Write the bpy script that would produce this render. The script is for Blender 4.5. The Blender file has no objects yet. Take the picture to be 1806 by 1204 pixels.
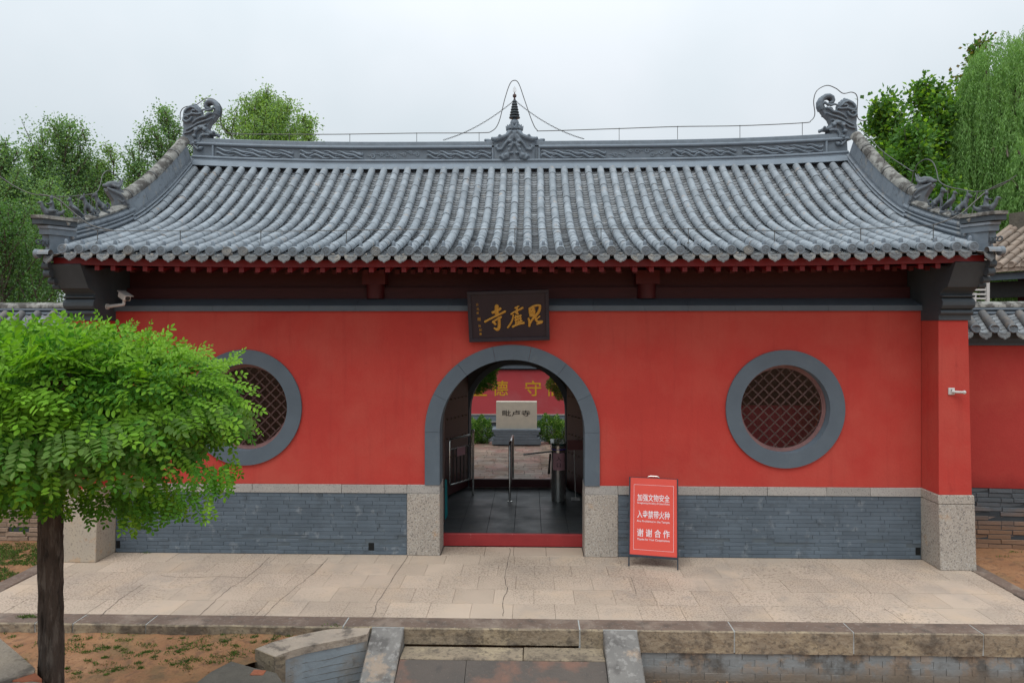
import bpy, bmesh, math, random
import numpy as np
from mathutils import Vector, Matrix, geometry

# ------------------------------------------------------------------ camera, sky, sun, exposure
sc = bpy.context.scene
COL = sc.collection
rad = math.radians
TH = rad(1.52)
CX, CY, CZ = 0.29, -10.945, 3.66
HOR, PXC, FPX = 577.0, 903.0, 1204.0

cd = bpy.data.cameras.new('camera')
cam = bpy.data.objects.new('camera', cd)
COL.objects.link(cam)
cd.lens = 24.0
cd.sensor_width = 36.0
cd.shift_y = -25.0 / 1806.0
cd.clip_end = 1500
cam.location = (CX, CY, CZ)
cam.rotation_euler = (rad(90), 0, TH)
sc.camera = cam

SUN_EL, SUN_AZ = rad(62), rad(205)      # behind the thin cloud, a little left of the camera
w = bpy.data.worlds.new('World')
sc.world = w
w.use_nodes = True
nt = w.node_tree
nt.nodes.clear()
out = nt.nodes.new('ShaderNodeOutputWorld')
sky = nt.nodes.new('ShaderNodeTexSky')
sky.sky_type = 'NISHITA'
sky.sun_disc = False
sky.sun_elevation = SUN_EL
sky.sun_rotation = SUN_AZ
b1 = nt.nodes.new('ShaderNodeBackground')
b1.inputs[1].default_value = 0.10
nt.links.new(sky.outputs[0], b1.inputs[0])
tc = nt.nodes.new('ShaderNodeTexCoord')
sep = nt.nodes.new('ShaderNodeSeparateXYZ')
nt.links.new(tc.outputs['Generated'], sep.inputs[0])
sq = nt.nodes.new('ShaderNodeMath'); sq.operation = 'MULTIPLY'
nt.links.new(sep.outputs[2], sq.inputs[0]); nt.links.new(sep.outputs[2], sq.inputs[1])
st = nt.nodes.new('ShaderNodeMath'); st.operation = 'MULTIPLY_ADD'
nt.links.new(sq.outputs[0], st.inputs[0]); st.inputs[1].default_value = 1.6; st.inputs[2].default_value = 0.79
nz = nt.nodes.new('ShaderNodeTexNoise')
nz.inputs['Scale'].default_value = 1.6; nz.inputs['Detail'].default_value = 5.0; nz.inputs['Roughness'].default_value = 0.5
nt.links.new(tc.outputs['Generated'], nz.inputs['Vector'])
cr = nt.nodes.new('ShaderNodeValToRGB')
cr.color_ramp.elements[0].position = 0.33; cr.color_ramp.elements[0].color = (0.70, 0.81, 0.86, 1)
cr.color_ramp.elements[1].position = 0.68; cr.color_ramp.elements[1].color = (0.93, 0.985, 1.04, 1)
nt.links.new(nz.outputs[0], cr.inputs[0])
b2 = nt.nodes.new('ShaderNodeBackground')
nt.links.new(cr.outputs[0], b2.inputs[0]); nt.links.new(st.outputs[0], b2.inputs[1])
mx = nt.nodes.new('ShaderNodeMixShader'); mx.inputs[0].default_value = 0.92
nt.links.new(b1.outputs[0], mx.inputs[1]); nt.links.new(b2.outputs[0], mx.inputs[2])
nt.links.new(mx.outputs[0], out.inputs[0])

sl = bpy.data.lights.new('sun', 'SUN')
sl.energy = 1.3
sl.angle = rad(35)
sl.color = (1.0, 0.96, 0.9)
sun = bpy.data.objects.new('sun', sl)
COL.objects.link(sun)
sd = Vector((math.sin(SUN_AZ) * math.cos(SUN_EL), math.cos(SUN_AZ) * math.cos(SUN_EL), math.sin(SUN_EL)))
sun.rotation_euler = sd.to_track_quat('Z', 'Y').to_euler()

sc.view_settings.view_transform = 'Standard'
sc.view_settings.look = 'None'
sc.view_settings.gamma = 1.0
sc.view_settings.exposure = 0.0
sc.view_settings.use_curve_mapping = False
sc.render.engine = 'CYCLES'
sc.cycles.max_bounces = 6
sc.cycles.use_denoising = True

random.seed(7)
R = random.Random(11)
rng = np.random.default_rng(5)

# ------------------------------------------------------------------ helpers
def xat(px, Y):
    """world X seen at photo column px on the plane Y"""
    return CX + math.tan(math.atan((px - PXC) / FPX) - TH) * (Y - CY)

def dep(X, Y):
    return -(X - CX) * math.sin(TH) + (Y - CY) * math.cos(TH)

def zat(px, py, Y):
    return CZ + (HOR - py) * dep(xat(px, Y), Y) / FPX

def at(px, py, Y):
    return Vector((xat(px, Y), Y, zat(px, py, Y)))

def atz(px, py, Z):
    """point of the horizontal plane Z seen at a pixel"""
    d = FPX * (CZ - Z) / (py - HOR)
    t = math.tan(math.atan((px - PXC) / FPX) - TH)
    y = d / (math.cos(TH) - t * math.sin(TH))
    return Vector((CX + t * y, CY + y, Z))

def wm(o):
    b = o.matrix_basis.copy()
    return wm(o.parent) @ o.matrix_parent_inverse @ b if o.parent else b

def put(o, parent=None):
    COL.objects.link(o)
    if parent is not None:
        o.parent = parent
        o.matrix_parent_inverse = wm(parent).inverted()
    return o

def tag(o, label=None, cat=None, group=None, kind=None):
    if label: o['label'] = label
    if cat: o['category'] = cat
    if group: o['group'] = group
    if kind: o['kind'] = kind
    return o

def thing(name, loc, label, cat, group=None, rz=0.0, parent=None):
    o = bpy.data.objects.new(name, None)
    o.empty_display_size = 0.2
    o.location = loc
    o.rotation_euler = (0, 0, rz)
    put(o, parent)
    return tag(o, label, cat, group)

class MB:
    def __init__(s):
        s.v = []; s.f = []; s.m = []; s.cur = 0
    def add(s, vs, fs):
        n = len(s.v)
        s.v.extend([tuple(v) for v in vs])
        s.f.extend([tuple(i + n for i in f) for f in fs])
        s.m.extend([s.cur] * len(fs))
        return s
    def box(s, x0, x1, y0, y1, z0, z1, M=None):
        vs = [Vector((x, y, z)) for z in (z0, z1) for y in (y0, y1) for x in (x0, x1)]
        if M is not None: vs = [M @ v for v in vs]
        return s.add(vs, [(0, 2, 3, 1), (4, 5, 7, 6), (0, 1, 5, 4), (2, 6, 7, 3), (0, 4, 6, 2), (1, 3, 7, 5)])
    def bevbox(s, x0, x1, y0, y1, z0, z1, b=0.01, j=0.0, M=None):
        """box whose front (-Y) and top edges are eased, a little uneven"""
        q = lambda: R.uniform(-j, j)
        c = [(x0, y1, z0), (x1, y1, z0), (x1, y1, z1 - b), (x0, y1, z1 - b)]
        vs = [(x0 + q(), y0 + b, z0), (x1 + q(), y0 + b, z0), (x1 + q(), y0 + b, z1 - b + q()), (x0 + q(), y0 + b, z1 - b + q()),
              (x0 + b, y0 + q(), z0 + b * .5), (x1 - b, y0 + q(), z0 + b * .5), (x1 - b, y0 + q(), z1 - b), (x0 + b, y0 + q(), z1 - b),
              (x0 + b, y0 + b, z1 + q()), (x1 - b, y0 + b, z1 + q()), (x1 - b, y1 - b, z1 + q()), (x0 + b, y1 - b, z1 + q())] + c
        fs = [(4, 5, 6, 7), (0, 4, 7, 3), (5, 1, 2, 6), (0, 1, 5, 4), (7, 6, 9, 8), (8, 9, 10, 11), (3, 7, 8), (6, 2, 9),
              (9, 2, 14, 10), (3, 8, 11, 15), (11, 10, 14, 15), (0, 3, 15, 12), (1, 13, 14, 2), (12, 15, 14, 13), (0, 12, 13, 1)]
        if M is not None: vs = [M @ Vector(v) for v in vs]
        return s.add(vs, fs)
    def tube(s, pts, r, n=6, caps=True, flat=1.0):
        pts = [Vector(p) for p in pts]
        rs = r if isinstance(r, (list, tuple)) else [r] * len(pts)
        vs = []; up0 = None
        for i, p in enumerate(pts):
            t = (pts[min(i + 1, len(pts) - 1)] - pts[max(i - 1, 0)])
            t = t.normalized() if t.length > 1e-9 else Vector((0, 0, 1))
            if up0 is None:
                a = Vector((0, 1, 0)) if abs(t.y) < 0.9 else Vector((0, 0, 1))
            else: a = up0
            u = (a - t * a.dot(t)).normalized()
            up0 = u
            b = t.cross(u)
            for k in range(n):
                an = 2 * math.pi * k / n
                vs.append(p + (u * math.cos(an) * flat + b * math.sin(an)) * rs[i])
        fs = []
        for i in range(len(pts) - 1):
            for k in range(n):
                a = i * n + k; b_ = i * n + (k + 1) % n
                fs.append((a, b_, b_ + n, a + n))
        if caps:
            fs.append(tuple(range(n - 1, -1, -1)))
            fs.append(tuple((len(pts) - 1) * n + k for k in range(n)))
        return s.add(vs, fs)
    def lathe(s, prof, c=(0, 0, 0), n=16, axis='Z'):
        vs = []
        for r, z in prof:
            for k in range(n):
                a = 2 * math.pi * k / n
                if axis == 'Z': v = (c[0] + r * math.cos(a), c[1] + r * math.sin(a), c[2] + z)
                else: v = (c[0] + r * math.cos(a), c[1] + z, c[2] + r * math.sin(a))
                vs.append(v)
        fs = []
        for i in range(len(prof) - 1):
            for k in range(n):
                a = i * n + k; b = i * n + (k + 1) % n
                fs.append((a, b, b + n, a + n))
        fs.append(tuple(range(n - 1, -1, -1)))
        fs.append(tuple((len(prof) - 1) * n + k for k in range(n)))
        return s.add(vs, fs)
    def ball(s, c, r, n=8, m=6):
        if not isinstance(r, (tuple, list)): r = (r, r, r)
        vs = [(c[0], c[1], c[2] - r[2])]
        for i in range(1, m):
            ph = -math.pi / 2 + math.pi * i / m
            for k in range(n):
                a = 2 * math.pi * k / n
                vs.append((c[0] + r[0] * math.cos(ph) * math.cos(a), c[1] + r[1] * math.cos(ph) * math.sin(a), c[2] + r[2] * math.sin(ph)))
        vs.append((c[0], c[1], c[2] + r[2]))
        fs = [(0, 1 + (k + 1) % n, 1 + k) for k in range(n)]
        for i in range(m - 2):
            for k in range(n):
                a = 1 + i * n + k; b = 1 + i * n + (k + 1) % n
                fs.append((a, b, b + n, a + n))
        l = len(vs) - 1
        fs += [(l, 1 + (m - 2) * n + k, 1 + (m - 2) * n + (k + 1) % n) for k in range(n)]
        return s.add(vs, fs)
    def prism(s, poly, f, d0, d1, holes=()):
        """poly: 2D outline; f(u, v, d) -> 3D; extruded from d0 to d1, with holes"""
        loops = [list(poly)] + [list(h) for h in holes]
        pts = []; edges = []
        for lp in loops:
            n0 = len(pts)
            pts += [Vector(p) for p in lp]
            edges += [(n0 + i, n0 + (i + 1) % len(lp)) for i in range(len(lp))]
        r = geometry.delaunay_2d_cdt(pts, edges, [], 0, 1e-7)
        v2, tris = r[0], r[2]
        def inside(p, lp):
            c = False
            for i in range(len(lp)):
                a, b = lp[i], lp[i - 1]
                if (a[1] > p[1]) != (b[1] > p[1]) and p[0] < (b[0] - a[0]) * (p[1] - a[1]) / (b[1] - a[1]) + a[0]: c = not c
            return c
        keep = []
        for t in tris:
            c = (v2[t[0]] + v2[t[1]] + v2[t[2]]) / 3
            if inside(c, loops[0]) and not any(inside(c, h) for h in loops[1:]): keep.append(t)
        n = len(v2)
        vs = [f(p.x, p.y, d0) for p in v2] + [f(p.x, p.y, d1) for p in v2]
        fs = [tuple(t) for t in keep] + [tuple(i + n for i in reversed(t)) for t in keep]
        s.add(vs, fs)
        for lp in loops:
            k = len(lp)
            s.add([f(p[0], p[1], d0) for p in lp] + [f(p[0], p[1], d1) for p in lp],
                  [(i, (i + 1) % k, (i + 1) % k + k, i + k) for i in range(k)])
        return s
    def sweep(s, pts, sec, lat=None, closed=True):
        """section (lateral, up) swept along pts; frames stay upright"""
        pts = [Vector(p) for p in pts]; vs = []; k = len(sec)
        for i, p in enumerate(pts):
            t = (pts[min(i + 1, len(pts) - 1)] - pts[max(i - 1, 0)]).normalized()
            l = Vector(lat) if lat is not None else Vector((t.y, -t.x, 0)).normalized()
            u = l.cross(t).normalized()
            if u.z < 0: u = -u
            for a, b in sec: vs.append(p + l * a + u * b)
        fs = []
        for i in range(len(pts) - 1):
            for j in range(k if closed else k - 1):
                a = i * k + j; b = i * k + (j + 1) % k
                fs.append((a, b, b + k, a + k))
        if closed:
            fs.append(tuple(range(k - 1, -1, -1))); fs.append(tuple((len(pts) - 1) * k + j for j in range(k)))
        return s.add(vs, fs)
    def mesh(s, name, mats, smooth=False, fix=True):
        me = bpy.data.meshes.new(name)
        me.from_pydata([tuple(v) for v in s.v], [], s.f)
        if not isinstance(mats, (list, tuple)): mats = [mats]
        for m_ in mats: me.materials.append(m_)
        if len(mats) > 1:
            for p, i in zip(me.polygons, s.m): p.material_index = i
        if fix:
            bm = bmesh.new(); bm.from_mesh(me)
            bmesh.ops.recalc_face_normals(bm, faces=bm.faces)
            bm.to_mesh(me); bm.free()
        if smooth:
            me.polygons.foreach_set('use_smooth', [True] * len(me.polygons))
            if smooth != 'all':
                try: me.set_sharp_from_angle(angle=rad(38))
                except Exception: pass
        me.update()
        return me
    def build(s, name, mats, parent=None, smooth=False, loc=None, kind=None, label=None):
        o = bpy.data.objects.new(name, s.mesh(name, mats, smooth))
        if loc is not None: o.location = loc
        put(o, parent)
        if kind: o['kind'] = kind
        if label: o['label'] = label
        return o

def piece(name, me, loc, rot=(0, 0, 0), parent=None, scale=None):
    o = bpy.data.objects.new(name, me)
    o.location = loc
    o.rotation_euler = rot
    if scale is not None: o.scale = scale
    return put(o, parent)

def copy_tree(o, parent=None, memo=None):
    c = o.copy(); COL.objects.link(c)
    c.parent = parent
    for ch in list(o.children): copy_tree(ch, c)
    return c

def circ(cx, cy, r, n=40, a0=0.0, a1=2 * math.pi, end=False):
    m = n if not end else n - 1
    return [(cx + r * math.cos(a0 + (a1 - a0) * i / m), cy + r * math.sin(a0 + (a1 - a0) * i / m)) for i in range(n)]

def smoothpath(pts, n=6):
    pts = [Vector(p) for p in pts]; out_ = []
    for i in range(len(pts) - 1):
        p0 = pts[max(i - 1, 0)]; p1 = pts[i]; p2 = pts[i + 1]; p3 = pts[min(i + 2, len(pts) - 1)]
        for k in range(n):
            t = k / n
            out_.append(0.5 * ((2 * p1) + (p2 - p0) * t + (2 * p0 - 5 * p1 + 4 * p2 - p3) * t * t + (3 * p1 - p0 - 3 * p2 + p3) * t ** 3))
    out_.append(pts[-1])
    return out_

def text_mesh(s, font_scale=1.0, bold=0.0, depth=0.0):
    cu = bpy.data.curves.new('txt', 'FONT')
    cu.body = s
    cu.size = font_scale
    cu.offset = bold
    cu.extrude = depth
    cu.resolution_u = 3
    o = bpy.data.objects.new('txt', cu)
    COL.objects.link(o)
    dg = bpy.context.evaluated_depsgraph_get()
    me = bpy.data.meshes.new_from_object(o.evaluated_get(dg))
    bpy.data.objects.remove(o)
    return me

def lettering(name, s, u0, u1, v0, v1, f, m, parent, bold=0.0, depth=0.0, label=None):
    """text filled into the rectangle u0..u1, v0..v1 of a surface; f(u, v, d) -> 3D"""
    me = text_mesh(s, 1.0, bold, 0.02)
    xs = [v.co.x for v in me.vertices]; ys = [v.co.y for v in me.vertices]
    a0, a1, c0, c1 = min(xs), max(xs), min(ys), max(ys)
    for v in me.vertices:
        v.co = f(u0 + (v.co.x - a0) / (a1 - a0) * (u1 - u0), v0 + (v.co.y - c0) / (c1 - c0) * (v1 - v0), depth * (1 if v.co.z > 0 else 0))
    me.materials.clear(); me.materials.append(m)
    o = bpy.data.objects.new(name, me)
    put(o, parent)
    if label: o['label'] = label
    return o

# ------------------------------------------------------------------ materials
def M(name, c1, c2=None, scale=3.0, rough=0.75, bump=0.0, bscale=60.0, rnd=0.0, metal=0.0, spots=(), zstain=None, streak=None, spec=0.4,
      ior=None, alpha=None, stretch=(1, 1, 1), bdetail=4, trans=None, patch=0.0):
    m = bpy.data.materials.new(name)
    m.use_nodes = True
    t = m.node_tree; N = t.nodes; L = t.links
    b = N['Principled BSDF']
    b.inputs['Roughness'].default_value = rough
    b.inputs['Metallic'].default_value = metal
    b.inputs['Specular IOR Level'].default_value = spec
    g = N.new('ShaderNodeNewGeometry')
    mp = N.new('ShaderNodeMapping'); mp.inputs['Scale'].default_value = stretch
    L.new(g.outputs['Position'], mp.inputs[0])
    pos = mp.outputs[0]
    def noise(s, det=5, rg=0.55, vec=None):
        n = N.new('ShaderNodeTexNoise'); n.inputs['Scale'].default_value = s; n.inputs['Detail'].default_value = det; n.inputs['Roughness'].default_value = rg
        L.new(vec or pos, n.inputs['Vector']); return n.outputs[0]
    def ramp(src, a, b_):
        r = N.new('ShaderNodeMapRange'); r.inputs[1].default_value = a; r.inputs[2].default_value = b_
        L.new(src, r.inputs[0]); return r.outputs[0]
    def mix(fac, A, B, mode='MIX'):
        x = N.new('ShaderNodeMix'); x.data_type = 'RGBA'; x.blend_type = mode
        for sock, val in ((x.inputs[0], fac), (x.inputs[6], A), (x.inputs[7], B)):
            if isinstance(val, (int, float)): sock.default_value = val
            elif isinstance(val, tuple): sock.default_value = (*val[:3], 1)
            else: L.new(val, sock)
        return x.outputs[2]
    col = mix(ramp(noise(scale), 0.3, 0.7), c1, c2 or tuple(v * 0.8 for v in c1))
    for sp_ in spots:
        c, s, lo, hi, amt = sp_[:5]
        f = ramp(noise(s, 6, 0.62), lo, hi)
        if len(sp_) > 5:
            mk = N.new('ShaderNodeMath'); mk.operation = 'MULTIPLY'; L.new(f, mk.inputs[0]); L.new(ramp(noise(*sp_[5][:1], 3, .5), sp_[5][1], sp_[5][2]), mk.inputs[1]); f = mk.outputs[0]
        mm = N.new('ShaderNodeMath'); mm.operation = 'MULTIPLY'; L.new(f, mm.inputs[0]); mm.inputs[1].default_value = amt
        col = mix(mm.outputs[0], col, c)
    if streak:
        mp2 = N.new('ShaderNodeMapping'); mp2.inputs['Scale'].default_value = (9, 9, 0.6); L.new(g.outputs['Position'], mp2.inputs[0])
        f = ramp(noise(1.0, 5, 0.6, mp2.outputs[0]), streak[1], streak[2])
        mm = N.new('ShaderNodeMath'); mm.operation = 'MULTIPLY'; L.new(f, mm.inputs[0]); mm.inputs[1].default_value = streak[3]
        col = mix(mm.outputs[0], col, streak[0])
    if zstain:
        c, z0, z1, amt = zstain
        sp = N.new('ShaderNodeSeparateXYZ'); L.new(g.outputs['Position'], sp.inputs[0])
        ad = N.new('ShaderNodeMath'); ad.operation = 'MULTIPLY_ADD'; L.new(noise(2.5, 6, 0.6), ad.inputs[0]); ad.inputs[1].default_value = abs(z1 - z0) * 1.3; L.new(sp.outputs[2], ad.inputs[2])
        f = ramp(ad.outputs[0], z0 + abs(z1 - z0) * .65, z1 + abs(z1 - z0) * .65)
        mm = N.new('ShaderNodeMath'); mm.operation = 'MULTIPLY'; L.new(f, mm.inputs[0]); mm.inputs[1].default_value = amt
        col = mix(mm.outputs[0], col, c)
    if rnd:
        oi = N.new('ShaderNodeObjectInfo')
        ad = N.new('ShaderNodeMath'); ad.operation = 'ADD'; L.new(oi.outputs['Random'], ad.inputs[0]); L.new(g.outputs['Random Per Island'], ad.inputs[1])
        fr = N.new('ShaderNodeMath'); fr.operation = 'FRACT'; L.new(ad.outputs[0], fr.inputs[0])
        mr = N.new('ShaderNodeMapRange'); L.new(fr.outputs[0], mr.inputs[0]); mr.inputs[3].default_value = 1 - rnd; mr.inputs[4].default_value = 1 + rnd
        hs = N.new('ShaderNodeHueSaturation'); L.new(mr.outputs[0], hs.inputs['Value']); L.new(col, hs.inputs['Color'])
        col = hs.outputs[0]
    L.new(col, b.inputs['Base Color'])
    if bump:
        bp = N.new('ShaderNodeBump'); bp.inputs['Strength'].default_value = 1.0; bp.inputs['Distance'].default_value = bump
        L.new(noise(bscale, bdetail, 0.6), bp.inputs['Height']); L.new(bp.outputs[0], b.inputs['Normal'])
    if patch:
        L.new(ramp(noise(1.3, 4), 0.35, 0.65), b.inputs['Roughness'])
        mr = [l for l in L if l.to_socket == b.inputs['Roughness']][0].from_node
        mr.inputs[3].default_value = rough; mr.inputs[4].default_value = patch
    if trans:
        tr = N.new('ShaderNodeBsdfTranslucent'); L.new(mix(1.0, col, trans, 'MULTIPLY'), tr.inputs[0])
        ms = N.new('ShaderNodeMixShader'); ms.inputs[0].default_value = 0.46
        L.new(b.outputs[0], ms.inputs[1]); L.new(tr.outputs[0], ms.inputs[2])
        L.new(ms.outputs[0], N['Material Output'].inputs[0])
    return m

RED = M('red_limewash', (0.50, 0.049, 0.036), (0.445, 0.041, 0.031), 1.1, 0.85, 0.004, 22, spots=[((0.50, 0.085, 0.06), 0.7, .44, .62, .6), ((0.24, 0.02, 0.018), 5, .66, .80, .35), ((0.7, 0.6, 0.58), 38, .80, .84, .5)], streak=((0.27, 0.024, 0.022), .54, .74, .22))
RED_DAMP = M('red_limewash_damp', (0.40, 0.040, 0.032), (0.34, 0.028, 0.022), 1.1, 0.85, 0.003, 28, spots=[((0.50, 0.09, 0.06), 1.1, .45, .7, .5)], zstain=((0.2, 0.012, 0.012), 1.25, 1.0, .8))
GREY = M('grey_paint', (0.108, 0.138, 0.168), (0.092, 0.118, 0.146), 3, 0.6, 0.0015, 60, spots=[((0.17, 0.19, 0.2), 4, .62, .78, .5)])
GREY_DK = M('dark_grey_render', (0.065, 0.079, 0.092), (0.050, 0.062, 0.073), 3, 0.7, 0.002, 40, streak=((0.09, 0.105, 0.12), .55, .8, .5))
BRICK = M('grey_painted_brick', (0.112, 0.142, 0.174), (0.088, 0.113, 0.140), 2.2, 0.6, 0.004, 30, rnd=0.10, spots=[((0.24, 0.26, 0.28), 5, .58, .68, .6), ((0.055, 0.065, 0.075), 4, .56, .68, .5)])
FOOTJ = M('footing_joint', (0.20, 0.205, 0.20), (0.22, 0.21, 0.20), 6, 0.9, 0.004, 50)
BRICKJ = M('painted_joint', (0.085, 0.105, 0.125), (0.11, 0.13, 0.145), 6, 0.9, 0.004, 50)
MORTAR = M('dark_joint', (0.035, 0.042, 0.05), (0.05, 0.055, 0.06), 6, 0.9, 0.004, 50)
BRICK_SIDE = M('weathered_side_brick', (0.10, 0.112, 0.125), (0.075, 0.085, 0.095), 2.2, 0.85, 0.009, 22, rnd=0.14, zstain=((0.22, 0.125, 0.075), 0.72, 0.30, .95), spots=[((0.18, 0.18, 0.18), 6, .64, .76, .4)])
BRICK_LEFT = M('eroded_side_brick', (0.17, 0.165, 0.165), (0.12, 0.12, 0.125), 2.2, 0.9, 0.02, 12, rnd=0.14, zstain=((0.30, 0.20, 0.14), 0.70, 0.42, .95), spots=[((0.22, 0.12, 0.07), 4, .62, .76, .5)])
GRANITE = M('speckled_granite', (0.43, 0.375, 0.32), (0.36, 0.315, 0.27), 2, 0.8, 0.005, 70, spots=[((0.10, 0.09, 0.09), 42, .54, .60, .75), ((0.48, 0.27, 0.12), 4.5, .62, .74, .5), ((0.60, 0.57, 0.53), 55, .56, .62, .7)])
GRANITE_TAN = M('ochre_granite', (0.46, 0.38, 0.29), (0.40, 0.34, 0.28), 2, 0.8, 0.006, 50, spots=[((0.16, 0.13, 0.12), 30, .56, .63, .55), ((0.52, 0.27, 0.10), 5, .55, .72, .6)])
BAND = M('pale_stone_band', (0.40, 0.37, 0.34), (0.33, 0.31, 0.29), 3, 0.8, 0.004, 80, rnd=0.10, spots=[((0.13, 0.12, 0.12), 45, .55, .62, .7), ((0.45, 0.15, 0.1), 8, .70, .78, .4)])
HIPC = M('hip_ridge_clay', (0.23, 0.26, 0.295), (0.18, 0.205, 0.235), 4, 0.6, 0.003, 45, rnd=0.08, spots=[((0.34, 0.31, 0.27), 5, .56, .66, .5), ((.07, .075, .08), 9, .56, .66, .5)])
TILE = M('weathered_roof_tile', (0.268, 0.298, 0.328), (0.205, 0.230, 0.256), 4, 0.6, 0.004, 45, rnd=0.12, spots=[((0.38, 0.40, 0.43), 9, .50, .66, .5), ((0.36, 0.27, 0.20), 6, .60, .68, .6), ((0.09, 0.095, 0.10), 17, .58, .68, .5), ((0.13, 0.15, 0.17), 1.6, .52, .66, .45)], patch=.75)
PAN = M('pan_tile_clay', (0.27, 0.285, 0.30), (0.18, 0.19, 0.205), 5, 0.75, 0.004, 45, rnd=0.32, spots=[((0.30, 0.27, 0.23), 9, .55, .72, .6), ((0.05, 0.05, 0.05), 11, .60, .72, .6)])  # mixed grey clay with brown and dark flecks, tone random per tile
CAPT = M('eave_cap_clay', (0.185, 0.215, 0.245), (0.15, 0.175, 0.20), 5, 0.6, 0.002, 90, rnd=0.16, spots=[((0.33, 0.30, 0.26), 6, .62, .74, .6)])
DRIP = M('drip_tile_clay', (0.185, 0.195, 0.20), (0.14, 0.15, 0.16), 6, 0.75, 0.008, 55, rnd=0.18, spots=[((0.34, 0.31, 0.26), 8, .5, .70, .6), ((0.07, 0.07, 0.07), 20, .58, .7, .6)])
RIDGE = M('ridge_clay', (0.20, 0.24, 0.285), (0.16, 0.192, 0.228), 3.5, 0.6, 0.003, 50, rnd=0.06, spots=[((0.25, 0.27, 0.29), 5, .58, .74, .6)])
RIDGE_DK = M('carved_clay', (0.155, 0.187, 0.222), (0.115, 0.140, 0.168), 8, 0.55, 0.004, 60, spots=[((0.24, 0.24, 0.24), 12, .58, .74, .5), ((0.25, 0.19, 0.14), 9, .68, .78, .5)])
LICHEN = M('lichened_ridge_cap', (0.30, 0.29, 0.265), (0.20, 0.195, 0.185), 5, 0.9, 0.008, 40, rnd=0.12, spots=[((0.070, 0.062, 0.055), 5, .45, .55, .85), ((0.48, 0.47, 0.44), 11, .60, .72, .6), ((0.07, 0.065, 0.06), 19, .58, .70, .7)])
BEAST = M('dark_beast_clay', (0.060, 0.070, 0.080), (0.10, 0.115, 0.13), 14, 0.5, 0.003, 90, spots=[((0.22, 0.22, 0.22), 20, .62, .74, .5)])
BEAST_LT = M('weathered_beast_clay', (0.14, 0.155, 0.17), (0.09, 0.10, 0.115), 14, 0.6, 0.003, 90, spots=[((0.30, 0.30, 0.29), 14, .58, .74, .5)])
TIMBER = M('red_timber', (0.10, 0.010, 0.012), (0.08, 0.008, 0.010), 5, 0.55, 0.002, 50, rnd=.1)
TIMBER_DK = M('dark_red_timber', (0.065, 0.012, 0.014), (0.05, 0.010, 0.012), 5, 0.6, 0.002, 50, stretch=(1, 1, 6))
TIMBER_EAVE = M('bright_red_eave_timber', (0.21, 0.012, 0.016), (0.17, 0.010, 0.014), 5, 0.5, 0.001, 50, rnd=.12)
THRESH = M('worn_red_threshold', (0.33, 0.028, 0.030), (0.27, 0.022, 0.025), 4, 0.5, 0.002, 50, spots=[((0.55, 0.3, 0.27), 14, .68, .76, .6), ((.14, .015, .015), 9, .66, .76, .6)])
DOOR = M('dark_red_door', (0.075, 0.012, 0.013), (0.055, 0.010, 0.011), 4, 0.45, 0.001, 50)
LATT = M('aged_lattice_wood', (0.30, 0.16, 0.15), (0.22, 0.115, 0.11), 9, 0.6, 0.002, 60, rnd=.06, spots=[((.45, .42, .40), 22, .70, .75, .6)])
INNER = M('inner_plaster', (0.10, 0.012, 0.018), (0.07, 0.010, 0.014), 2, 0.85)
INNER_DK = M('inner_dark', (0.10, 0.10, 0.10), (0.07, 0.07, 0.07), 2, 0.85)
PAVE = M('tan_paving', (0.53, 0.42, 0.33), (0.46, 0.37, 0.29), 1.3, 0.75, 0.004, 60, rnd=0.08, spots=[((0.36, 0.30, 0.25), 0.9, .50, .68, .8), ((0.58, 0.43, 0.30), 1.7, .52, .72, .5), ((0.17, 0.13, 0.10), 22, .54, .59, .6, (.75, .49, .62)), ((0.25, 0.185, 0.145), 40, .52, .57, .75, (.6, .42, .56)), ((0.22, 0.21, 0.20), 2.3, .62, .75, .5)])
PAVE_J = M('paving_joint', (0.08, 0.066, 0.055), (0.15, 0.12, 0.10), 4, 0.95)
KERB = M('brown_kerb_stone', (0.185, 0.13, 0.10), (0.14, 0.10, 0.08), 2.4, 0.8, 0.012, 18, rnd=0.09, spots=[((0.28, 0.22, 0.175), 2.2, .50, .62, .7), ((0.08, 0.065, 0.055), 5, .53, .64, .65), ((0.34, 0.29, 0.25), 20, .57, .66, .5)])
KERBF = M('buff_kerb_face', (0.30, 0.235, 0.165), (0.235, 0.185, 0.135), 2.4, 0.85, 0.02, 14, rnd=0.09, spots=[((0.38, 0.30, 0.20), 2.5, .50, .62, .7), ((0.10, 0.08, 0.065), 3.5, .50, .62, .75), ((0.11, 0.09, 0.07), 18, .53, .62, .65)])
RAMP = M('dark_wet_slab', (0.105, 0.082, 0.068), (0.075, 0.062, 0.054), 2.0, 0.55, 0.006, 30, rnd=0.08, spots=[((0.22, 0.105, 0.07), 1.5, .52, .62, .7), ((0.05, 0.045, 0.042), 5, .60, .72, .6), ((0.25, 0.20, 0.16), 30, .62, .72, .4)])
CHEEK = M('grey_stair_stone', (0.215, 0.198, 0.182), (0.165, 0.153, 0.143), 3, 0.8, 0.012, 20, rnd=0.06, spots=[((0.36, 0.27, 0.20), 1.4, .56, .60, .8), ((0.09, 0.08, 0.075), 4, .50, .60, .7), ((0.32, 0.30, 0.28), 14, .54, .64, .6), ((0.38, 0.16, 0.09), 3.2, .64, .67, .8)])
MORT_LT = M('pale_mortar', (0.45, 0.46, 0.45), (0.34, 0.34, 0.33), 8, 0.9, 0.006, 40)
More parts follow.
